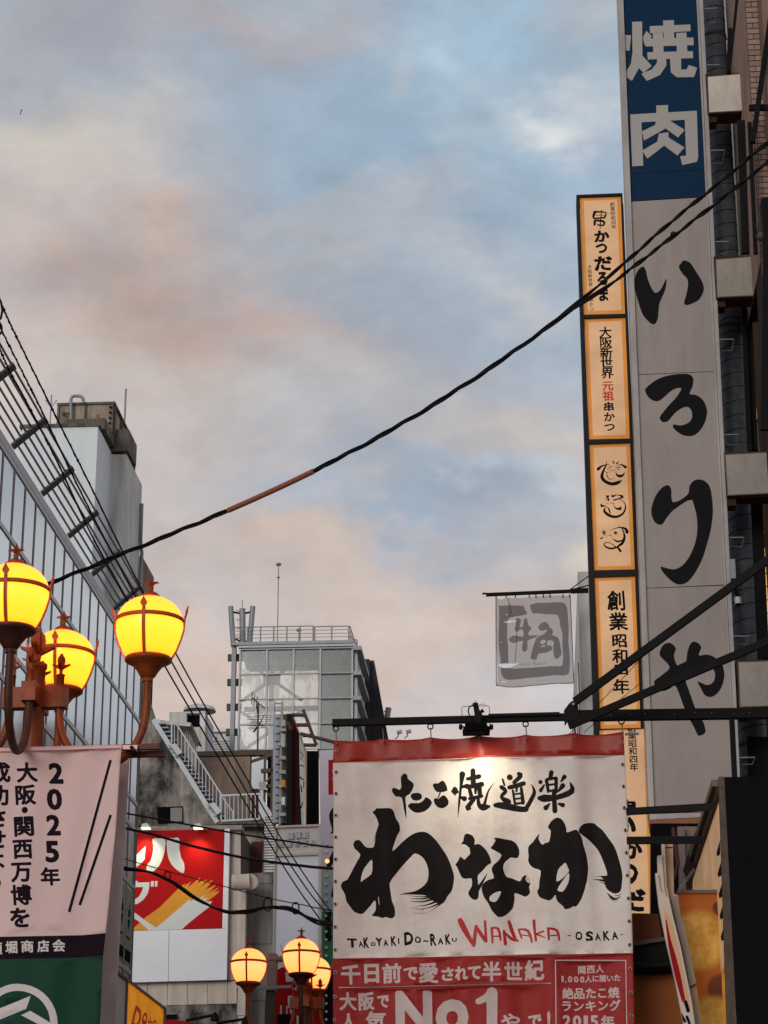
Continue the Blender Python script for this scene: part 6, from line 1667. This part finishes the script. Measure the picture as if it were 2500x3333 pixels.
xa_ = Wy(2429, 60, PRY).x; xb_ = Wy(2469, 60, PRY).x
zu_ = Wy(2400, 860, 21.5).z
MB().box((xa_, PRY + .012, 0), (xb_, 21.6, zu_)).box((xa_, PRY + .012, zu_), (xb_, 23, 17)).build('pier', M_mort, bk_)
MB().box((xa_ - .006, PRY + .03, zu_ - .2), (xa_ - .001, 22.95, 17)).build('pier_side', mat('side_tiling', (158, 132, 118), .8, streak=.3, var=.1, bump=.3), bk_)
z = 16.9; k = 0; t0_ = None; t1_ = None
w = xb_ - xa_
while z > 7.2:
    if k % 2 == 0:
        if t0_ is None: t0_ = (boxo('brick_tile', (xa_ + .002, PRY, z - .055), (xb_ - .002, PRY + .02, z), M_tile, bk_), z)
        else:
            o = t0_[0].copy(); link(o); o.parent = bk_; o.location.z = z - t0_[1]
    else:
        for s_ in (0, 1):
            if t1_ is None: t1_ = (boxo('brick_tile', (xa_ + .002, PRY, z - .055), (xa_ + w / 2 - .004, PRY + .02, z), M_tile, bk_), z)
            o = t1_[0].copy() if (s_ or z != t1_[1]) else None
            if o: link(o); o.parent = bk_; o.location.z = z - t1_[1]; o.location.x = s_ * (w / 2 + .001)
    z -= .0655; k += 1
MB().box((xb_, PRY - .35, 0), (xb_ + 2.5, 22.2, 17)).box((xb_, 22.2, zu_), (xb_ + 2.5, 23, 17)).build('smooth_wall', mat('beige_wall', (128, 108, 92), .8, var=.12, streak=.2), bk_)
MB().box((xa_ - .02, 27, 0), (xb_ + 4, 60, 10)).build('rear_wall', M_dark, bk_)
boxo('pale_wall', (Wy(2352, 300, 25.8).x, 25.8, Wy(2400, 880, 25.8).z), (Wy(2440, 300, 25.8).x, 26.2, 18.5), mat('pale_wall', (168, 168, 170), .8, var=.15, streak=.2), bk_)
wx_ = Wy(2418, 740, 26.6).x
ws_ = None
zz = Wy(2425, 700, 26.6).z
for i in range(34):
    if i % 9 == 8: continue
    zt__ = zz - i * .17
    boxo('lit_window', (wx_ - .0, 26.6, zt__ - .145), (wx_ + .035, 26.64, zt__), mat('lit_window', (240, 190, 120), .5, emit=(255, 196, 120), es=.8), bk_)
boxo('window_wall', (wx_ - .1, 26.66, 0), (wx_ + .6, 26.9, 16), mat('shade_wall', (66, 60, 58), .9), bk_)
sw = thing('dark_steelwork', (2.6, 22.4, 6), 'black steel columns and slanting struts between the duct and the brick pier', 'steelwork')
for (a, b, y, wd) in (((2412, 395, 0), (2427, 826, 0), 20.9, .08), ((2430, 985, 0), (2452, 1466, 0), 22.6, .1), ((2462, 1630, 0), (2485, 2145, 0), 22.6, .12), ((2440, 400, 0), (2460, 826, 0), 20.8, .04), ((2376, 95, 0), (2372, 240, 0), 20.95, .045), ((2403, -40, 0), (2374, 235, 0), 20.9, .03), ((2508, 60, 0), (2450, 465, 0), 20.6, .055), ((2420, 1000, 0), (2440, 1470, 0), 22.5, .05), ((2470, 2400, 0), (2480, 2700, 0), 22.7, .25), ((2410, 2320, 0), (2420, 2700, 0), 23.4, .3), ((2500, 700, 0), (2490, 1400, 0), 20.5, .09)):
    MB().bar(Wy(a[0], a[1], y), Wy(b[0], b[1], y), wd, .05, up=(0, 1, 0)).build('column', M_black, sw)
MB().bar(Wy(2438, 352, 20.7), Wy(2520, 350, 20.7), .04, .06).build('crossbar', M_black, sw)
boxo('speaker_box', tuple(Wy(2488, 800, 20.7)), tuple(Wy(2520, 670, 20.9)), M_black, sw)
MB().ball(Wy(2478, 770, 20.7), .05).build('knob', mat('grey_knob', (70, 70, 74), .5), sw)
MB().tube([Wy(2465, 400, 20.8), Wy(2470, 700, 20.8), Wy(2462, 800, 20.8)], .006, 5).build('conduit', M_brsteel, sw)
MB().tube([Wy(2366, 128, 22.8), Wy(2385, 112, 22.75)], .008, 5).build('tie_rod', M_dark, sw)
MB().bar(Wy(2452, 1380, 23.5), Wy(2459, 1470, 23.5), .09, .05, up=(0, 1, 0)).build('pale_pipe', M_paint2, sw)
boxo('back_wall', (Wy(2300, 100, 24.5).x, 24.6, 0), (xa_ + .1, 24.8, 12.5), M_dark, sw)
ins = thing('cable_clamp', tuple(Wy(2402, 1965, 21.6)), 'small grey cylinder clamp hanging on black wires beside the grey sign', 'clamp')
MB().tube([Wy(2402, 1945, 21.6), Wy(2403, 1966, 21.6)], .037, 14).build('cylinder', M_alu, ins)
MB().tube([Wy(2403, 1966, 21.6), Wy(2403, 1972, 21.6)], [.03, .015], 10).tube([Wy(2388, 1905, 21.6), Wy(2400, 1945, 21.6)], .012, 6).tube([Wy(2384, 1960, 21.6), Wy(2424, 1967, 21.6)], .006, 5).tube([Wy(2395, 1915, 21.6), Wy(2408, 1945, 21.6)], .007, 5).build('wires', M_dark, ins)
boxo('back_plate', tuple(Wy(2379, 1882, 21.8)), tuple(Wy(2391, 1824, 21.85)), M_steel, ins)

# ------------------------------------------------ lower right: black panel, wooden frame, posters
PP = 16.5
bp_ = thing('black_board', tuple(Wy(2440, 3300, PP)), 'large matt black board with a weathered edge at the lower right', 'board')
panel('board', front(PP), R4(2358, 2529, 2720, 2527, 2760, 3600, 2412, 3600), [M_blackm], th=.06, parent=bp_)
panel('edge', front(PP - .005), R4(2340, 2527, 2357.5, 2528, 2411, 3600, 2376, 3600), [mat('weathered_edge', (96, 84, 76), .8, var=.4, vs=12, streak=.3)], th=.08, parent=bp_)
SXX = Wy(2346, 2530, PP).x
sp2 = sidep(SXX, -1)
spn = thing('side_poster_board', (SXX, 18, 3), 'slanting wooden topped side board with an overexposed striped poster', 'poster board')
yF = Wx(2250, 2897, SXX).y
zT_ = Wy(2346, 2530, PP).z
MB().bar((SXX - .03, PP + .1, zT_ - .02), (SXX - .03, yF, zT_ - .02), .06, .05).build('top_plank', mat('grey_plank', (120, 112, 92), .8, var=.2, vs=6), spn)
MB().bar((SXX - .015, PP + .1, zT_ - .085), (SXX - .015, yF, zT_ - .085), .03, .075).build('inner_rail', mat('dark_plank', (62, 38, 22), .7, var=.2), spn)
def stripe_mat():
    m = mat('striped_poster', (206, 176, 140), .5, var=.1, vs=2, streak=.35, dirt_or_reflection=(206, 150, 110), da=.7, ds=3, emit=(216, 170, 124), es=.32)
    return m
panel('poster', sp2, [(PP + .1, zT_ - 1.3), (yF, zT_ - 1.3), (yF, zT_ - .12), (PP + .1, zT_ - .12)], [stripe_mat(), M_dark], [(1, [ls([(PP + .35, zT_ - .4 - .16 * k), (PP + .75, zT_ - .42 - .16 * k), (PP + .7, zT_ - .46 - .16 * k), (PP + .4, zT_ - .5 - .16 * k)]) for k in range(5)])], th=.02, parent=spn, px=False)
M_food = mat('food_photo_brown', (152, 78, 18), .45, var=.3, vs=4, emit=(150, 80, 20), es=.18)
M_ball = mat('food_photo_golden', (178, 116, 38), .45, var=.3, vs=9, dirt_or_reflection=(206, 170, 84), da=.8, ds=5, emit=(160, 110, 40), es=.18)
M_fdk = mat('food_photo_shadow', (84, 34, 14), .5, var=.2)
ph = thing('food_photo_sign', tuple(Wy(2280, 3300, 17.4)), 'backlit photo sign of golden takoyaki balls beside the black board', 'sign')
pc = lambda x, y, rx, ry: ls([(x + rx * cos(a), y + ry * sin(a)) for a in np.linspace(0, 2 * pi, 30, endpoint=False)])
def food_mat(cs, org):
    m = bpy.data.materials.new('food_photo'); m.use_nodes = True; t = m.node_tree; b = t.nodes['Principled BSDF']; l = t.links.new
    tcn = t.nodes.new('ShaderNodeTexCoord')
    nz = t.nodes.new('ShaderNodeTexNoise'); nz.inputs['Scale'].default_value = 5; nz.inputs['Detail'].default_value = 5; nz.inputs['Roughness'].default_value = .65; l(tcn.outputs['Object'], nz.inputs['Vector'])
    prev = None
    for (x, y, r, ca, cb, wob) in cs:
        p_ = Wy(x, y, 17.4) - Vector(org)
        vm = t.nodes.new('ShaderNodeVectorMath'); vm.operation = 'DISTANCE'; l(tcn.outputs['Object'], vm.inputs[0]); vm.inputs[1].default_value = (p_.x, p_.y, p_.z)
        ad = t.nodes.new('ShaderNodeMath'); ad.operation = 'MULTIPLY_ADD'; l(nz.outputs[0], ad.inputs[0]); ad.inputs[1].default_value = wob; l(vm.outputs['Value'], ad.inputs[2])
        mr = t.nodes.new('ShaderNodeMapRange'); mr.interpolation_type = 'SMOOTHSTEP'; l(ad.outputs[0], mr.inputs[0]); R_ = r / 7000 * 17.8
        mr.inputs[1].default_value = R_ * .72 + wob * .5; mr.inputs[2].default_value = R_ * 1.05 + wob * .5; mr.inputs[3].default_value = 1; mr.inputs[4].default_value = 0
        cm = t.nodes.new('ShaderNodeMix'); cm.data_type = 'RGBA'; cm.inputs[6].default_value = (*s2l(ca), 1); cm.inputs[7].default_value = (*s2l(cb), 1)
        m3 = t.nodes.new('ShaderNodeMapRange'); l(nz.outputs[0], m3.inputs[0]); m3.inputs[1].default_value = .4; m3.inputs[2].default_value = .65; l(m3.outputs[0], cm.inputs[0])
        mx = t.nodes.new('ShaderNodeMix'); mx.data_type = 'RGBA'; l(mr.outputs[0], mx.inputs[0])
        if prev is None: mx.inputs[6].default_value = (*s2l((146, 74, 18)), 1)
        else: l(prev, mx.inputs[6])
        l(cm.outputs[2], mx.inputs[7]); prev = mx.outputs[2]
    l(prev, b.inputs['Base Color']); l(prev, b.inputs['Emission Color']); b.inputs['Emission Strength'].default_value = .3
    b.inputs['Roughness'].default_value = .5; b.inputs['Specular IOR Level'].default_value = .2
    return m
FM = food_mat([(2345, 2958, 26, (70, 28, 14), (90, 40, 16), .02), (2275, 3060, 98, (150, 100, 30), (188, 146, 66), .10), (2350, 3220, 50, (78, 30, 14), (100, 44, 16), .03), (2325, 3345, 100, (148, 98, 32), (176, 136, 62), .10)], Wy(2280, 3300, 17.4))
panel('photo', front(17.4), R4(2206, 2907, 2352, 2903, 2376, 3600, 2240, 3600), [FM], th=.06, parent=ph)
panel('yellow_strip', front(17.38), R4(2338, 2900, 2362, 2898, 2400, 3600, 2366, 3600), [mat('strip_yellow', (206, 140, 44), .5, var=.3, vs=12, emit=(200, 130, 40), es=.15), M_dark, M_cream], [
    (1, [ls([(2350 + k * 3 + 2 * sin(k * 5), 2960 + k * 42), (2357 + k * 3, 2966 + k * 42), (2356 + k * 3, 2990 + k * 42), (2351 + k * 3, 2984 + k * 42)]) for k in range(9)]),
    (2, [ls([(2353 + k * 3, 2994 + k * 42), (2360 + k * 3, 2996 + k * 42), (2358 + k * 3, 3004 + k * 42)]) for k in range(9)])], th=.03, parent=ph)
boxo('top_rail', tuple(Wy(2205, 2908, 17.37)), tuple(Wy(2342, 2902, 17.46)), mat('sign_frame', (112, 98, 90)), ph)
bd = thing('layered_boards', tuple(Wy(2200, 3300, 17.0)), 'bundle of thin white and cream boards with red streaks seen edge on', 'sign boards')
panel('cream_board', front(17.1), R4(2166, 2722, 2190, 2722, 2194, 2908, 2206, 2914, 2215, 2968, 2228, 3010, 2262, 3180, 2285, 3333, 2310, 3600, 2270, 3600, 2250, 3280, 2216, 3080, 2190, 2960, 2176, 2916, 2168, 2800), [mat('cream_board', (186, 158, 134), .6, var=.12), M_dark],
      [(1, [ls(R4(2168, 2757, 2190, 2757, 2190, 2761, 2168, 2761))])], th=.1, parent=bd)
M_bd = mat('white_edge_board', (204, 190, 178), .6, var=.1, vs=4)
panel('white_board', front(17.0), R4(2154, 2737, 2163, 2735, 2170, 2880, 2180, 2940, 2166, 2940, 2158, 2880), [M_bd], th=.12, parent=bd)
panel('white_board', front(16.96), R4(2140, 2785, 2154, 2783, 2164, 2900, 2180, 2960, 2160, 2960, 2142, 2860), [M_bd], th=.1, parent=bd)
panel('printed_board', front(16.92), R4(2133, 2842, 2141, 2842, 2150, 2900, 2178, 2925, 2192, 2990, 2215, 3080, 2250, 3250, 2275, 3420, 2300, 3600, 2260, 3600, 2225, 3333, 2195, 3180, 2165, 3050, 2145, 2950, 2137, 2880), [M_bd, M_redb, M_dark, mat('peach_print', (206, 168, 128), .6)], [
    (3, [loop(I, [(2160, 2960), (2185, 2990), (2215, 3110), (2250, 3290), (2240, 3290), (2200, 3150), (2170, 3040)], 1)]),
    (1, [stroke(I, [(2168, 2995, 2), (2182, 3080, 6), (2205, 3190, 5), (2222, 3260, 2)]), stroke(I, [(2182, 3060, 2), (2205, 3150, 5), (2226, 3250, 4), (2236, 3290, 1)])]),
    (2, [stroke(I, [(2232, 3260, 5), (2240, 3290, 6)]), stroke(I, [(2214, 3300, 6), (2230, 3325, 4)]), stroke(I, [(2236, 3310, 5), (2245, 3333, 4)])])], th=.08, parent=bd)
panel('grey_batten', front(17.05), R4(2184, 2918, 2207, 2915, 2216, 2985, 2228, 3010, 2250, 3120, 2266, 3200, 2246, 3210, 2230, 3120, 2208, 3030, 2192, 2965), [mat('grey_batten', (150, 138, 128), .6, var=.2)], th=.1, parent=bd)
vd = thing('shop_recess', (1.1, 20, 3), 'dark recess with brown shop boxes and grey posts below the grey sign', 'shop front')
M_bbox = mat('brown_box', (104, 50, 20), .6, var=.15, vs=2); M_bbox2 = mat('ochre_box', (140, 78, 20), .6, var=.12, vs=2)
panel('upper_box', front(17.6), R4(2058, 2972, 2142, 2974, 2160, 3075, 2064, 3085), [M_bbox], th=.5, parent=vd)
panel('dark_canopy', front(17.5), R4(2056, 3078, 2170, 3055, 2178, 3090, 2180, 3165, 2056, 3170), [M_black], th=.4, parent=vd)
panel('canopy_strip', front(17.45), R4(2058, 3062, 2162, 3050, 2164, 3062, 2060, 3078), [mat('strip_grey', (84, 76, 72), .6)], th=.1, parent=vd)
panel('lower_box', front(17.6), R4(2056, 3172, 2235, 3168, 2290, 3600, 2056, 3600), [M_bbox2], th=.5, parent=vd)
MB().tube([Wy(2058, 3148, 17.4), Wy(2182, 3140, 17.4)], .04, 10).build('roller', M_black, vd)
panel('grey_post', front(20.), R4(2205, 2690, 2228, 2690, 2234, 2905, 2212, 2905), [mat('post_grey', (120, 108, 104), .6)], th=.1, parent=vd)
panel('grey_post', front(20.1), R4(2228, 2690, 2300, 2690, 2300, 2905, 2238, 2905), [mat('post_beige', (128, 112, 102), .6)], th=.1, parent=vd)
panel('awning_flap', front(19.5), R4(2252, 2735, 2264, 2705, 2266, 2800, 2250, 2905, 2236, 2905, 2232, 2850, 2224, 2830), [mat('dark_flap', (46, 28, 26), .8)], th=.05, parent=vd)
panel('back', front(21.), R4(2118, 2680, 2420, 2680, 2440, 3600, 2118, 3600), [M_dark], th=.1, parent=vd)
MB().tube([Wy(2190, 2695, 20), Wy(2206, 2810, 20), Wy(2195, 2860, 20)], .02, 6).build('bent_post', M_brn, vd)
chn = MB()
for k in range(12):
    a = Wy(2258 - k * 4.4, 2832 + k * 5.8, 17.2); chn.tube([a + Vector((.008 * cos(t), 0, .012 * sin(t))) for t in np.linspace(0, 2 * pi, 8, endpoint=False)], .002, 4, closed=True)
props(chn.build('chain', M_steel), 'thin slack chain behind the wooden plank at the lower right', 'chain')

# ------------------------------------------------ overhead cables
def twisted(name, paths, r, label, mat_=M_wire, parent=None, tw=.012, turns=9, seg=6, cat='cable'):
    t = thing(name, tuple(paths[0][0]), label, cat) if parent is None else parent
    for k, P in enumerate(paths):
        c = cr([tuple(p_) for p_ in P], 10); n = len(c); q = []
        for i, v in enumerate(c):
            a = 2 * pi * turns * i / n + k * 2.4
            q.append(Vector(v) + Vector((0, tw * cos(a), tw * sin(a))))
        MB().tube(q, r, seg).build('strand', mat_, t)
    return t
main = [(150, 1898), (260, 1862), (377, 1816), (497, 1756), (633, 1695), (745, 1662), (880, 1600), (1017, 1534), (1130, 1473), (1251, 1405), (1394, 1330), (1582, 1210), (1793, 1052), (1899, 970)]
def dpt(x): return 21.5 - (x - 150) / 2350 * 6.5
up = [(2034, 855), (2150, 762), (2260, 660), (2400, 555), (2520, 452)]
lo2 = [(2034, 872), (2150, 800), (2260, 705), (2400, 600), (2520, 498)]
_x = np.array([p_[0] for p_ in main + up]); _fu = np.polyfit(_x / 2500, [p_[1] for p_ in main + up], 5); _fl = np.polyfit(_x / 2500, [p_[1] for p_ in main + lo2], 5)
xs_ = [70] + list(range(150, 1950, 150)); xu_ = list(range(2000, 2560, 90))
main = [(x, float(np.polyval((_fu + _fl) / 2, x / 2500))) for x in xs_]
up = [(x, float(np.polyval(_fu, x / 2500)) - 5 + 3 * sin(x / 60)) for x in xu_]; lo2 = [(x, float(np.polyval(_fl, x / 2500)) + 6) for x in xu_]
P1 = [Wy(a, b, dpt(a)) for a, b in main + up]
P2 = [Wy(a, b, dpt(a)) for a, b in main + [(x, y + 1) for x, y in up]]
P3 = [Wy(a, b + 4, dpt(a)) for a, b in main + lo2]
P4 = [Wy(a, b + 5, dpt(a)) for a, b in main + [(x, y + 1) for x, y in lo2]]
cbm = twisted('cable_bundle', [P1, P2, P3, P4], .0096, 'bundle of black cables crossing the whole sky to the right building', tw=.0098, turns=16)
MB().tube([Wy(a, b, dpt(a) - .02) for a, b in [(x, float(np.polyval((_fu + _fl) / 2, x / 2500)) + 3) for x in (744, 830, 930, 1020)]], .0265, 10).build('orange_sleeve', mat('sleeve_orange', (160, 98, 76), .5, var=.15, vs=20), cbm)
MB().ball(Wy(2192, float(np.polyval(_fl, 2192 / 2500)) + 5, dpt(2192)), .024).build('splice', M_wire, cbm)
CX = -4.0
for k, (pts, lb) in enumerate((
    ([(-20, 940), (5, 990), (43, 1074), (140, 1271), (300, 1592), (452, 1900), (640, 2250), (788, 2508), (928, 2750), (1020, 2890), (1110, 3020), (1300, 3330)], 'rightmost of three parallel wires running along the street from the upper left'),
    ([(-20, 1020), (8, 1080), (95, 1255), (130, 1325), (270, 1615), (400, 1865), (612, 2250), (763, 2508), (904, 2750), (1000, 2895), (1110, 3045), (1290, 3350)], 'middle of three parallel wires running along the street from the upper left'),
    ([(-20, 1095), (0, 1137), (35, 1215), (82, 1300), (190, 1510), (300, 1745), (430, 1980), (584, 2250), (738, 2510), (880, 2750), (975, 2900), (1100, 3080), (1270, 3370)], 'leftmost of three parallel wires running along the street from the upper left'))):
    t = thing('overhead_wire', tuple(Wx(*pts[1], CX)), lb, 'wire', 'wires along the street')
    P_ = [Wx(a, b, CX) for a, b in pts]
    c = cr([tuple(p_) for p_ in P_], 14)
    MB().tube([tuple(v) for v in c], [.006 + .008 * i / len(c) for i in range(len(c))], 6).build('core', M_wire, t)
    q = []
    m_ = 40
    for i in range(m_ * 4):
        f = i / (m_ * 4) * min(len(c) - 1, 60); j = int(f); v = c[j] + (c[min(j + 1, len(c) - 1)] - c[j]) * (f - j)
        a = i * .9; q.append(Vector(v) + Vector((.008 * cos(a), 0, .008 * sin(a))))
    MB().tube(q, .0035, 4).build('spiral_tie', M_wire, t)
    kn = MB()
    for f in (18, 30, 45, 52):
        kn.ball(tuple(c[min(f, len(c) - 1)]), .013, seg=8)
    kn.build('ties', M_wire, t, kind='stuff')
drop = MB().tube([Wy(*p_, 20) for p_ in ((-5, 965), (4, 985), (8, 1010), (3, 1035), (-6, 1045))], .012, 6).tube([Wy(*p_, 20) for p_ in ((-4, 1045), (5, 1060), (6, 1080), (-5, 1092))], .012, 6)
props(drop.build('cable_loop', M_wire), 'dark cable loop cut by the left edge of the picture', 'cable')
def lw(a): return 31 - (a - 400) / 700 * 5
for k, (pts, r, lb) in enumerate((
    ([(400, 2644), (415, 2648), (513, 2666), (656, 2692), (794, 2717), (950, 2740), (1100, 2760), (1500, 2790)], .014, 'uppermost of the wires sagging between the glass building and the food banner'),
    ([(400, 2690), (413, 2697), (502, 2717), (625, 2753), (789, 2791), (950, 2814), (1100, 2828), (1500, 2845)], .02, 'second wire down between the glass building and the food banner'),
    ([(400, 2794), (410, 2797), (543, 2835), (700, 2877), (871, 2922), (980, 2944), (1100, 2966), (1500, 3010)], .007, 'thin messenger wire just above the thick drooping cable'))):
    o = MB().tube([tuple(v) for v in cr([tuple(Wy(a, b, lw(a))) for a, b in pts], 6)], r, 6).build('slack_wire', M_wire)
    props(o, lb, 'wire', 'wires before the red billboard')
th = [(395, 2822), (405, 2825), (487, 2837), (554, 2866), (646, 2927), (728, 2963), (799, 2967), (861, 2953), (912, 2952), (963, 2963), (1014, 2989), (1060, 3003), (1100, 3010), (1500, 3040)]
tk_ = twisted('thick_cable', [[Wy(a, b, lw(a)) for a, b in th], [Wy(a, b + 3, lw(a)) for a, b in th], [Wy(a, b + (2 if a < 960 else 7), lw(a)) for a, b in th]], .015, 'thick drooping black cable tied under a thin wire before the red billboard', tw=.012, turns=5)
for (x, y0_, y1_) in ((545, 2836, 2866), (872, 2923, 2962), (962, 2940, 2972)):
    c0 = Wy(x, (y0_ + y1_) / 2, lw(x) - .02); h_ = (y1_ - y0_) / 2 / 7000 * 31
    MB().tube([c0 + Vector((h_ * .6 * cos(a), 0, h_ * sin(a))) for a in np.linspace(0, 2 * pi, 14, endpoint=False)], .009, 5, closed=True).tube([Wy(x - 8, y0_ - 2, lw(x)), Wy(x, y0_ + 3, lw(x)), Wy(x + 8, y0_ - 1, lw(x))], .006, 4).build('hanger', M_wire, tk_)
for k, (a, b) in enumerate((((2320, 2322), (1905, 2640)), )):
    pass
o = MB().tube([Wy(1840, 2402, 19), Wy(1950, 2290, 19), Wy(2090, 2140, 19)], .003, 4).build('thin_wire', M_wire); props(o, 'upper of two hair thin wires crossing behind the bracket plate', 'wire', 'hair thin wires')
o = MB().tube([Wy(1900, 2385, 19), Wy(2030, 2268, 19), Wy(2092, 2218, 19)], .003, 4).build('thin_wire', M_wire); props(o, 'lower of two hair thin wires crossing behind the bracket plate', 'wire', 'hair thin wires')
# a bird high on the left
bd_ = MB().add([Vector(v) + Wy(68, 366, 60) for v in ((0, 0, 0), (.05, 0, .09), (.02, 0, .12), (-.01, 0, .04), (-.03, .03, -.06), (.02, 0, -.05))], [(0, 1, 2, 3), (0, 3, 4, 5)]).build('bird', M_dark)
props(bd_, 'tiny dark bird high in the sky at the left', 'bird')
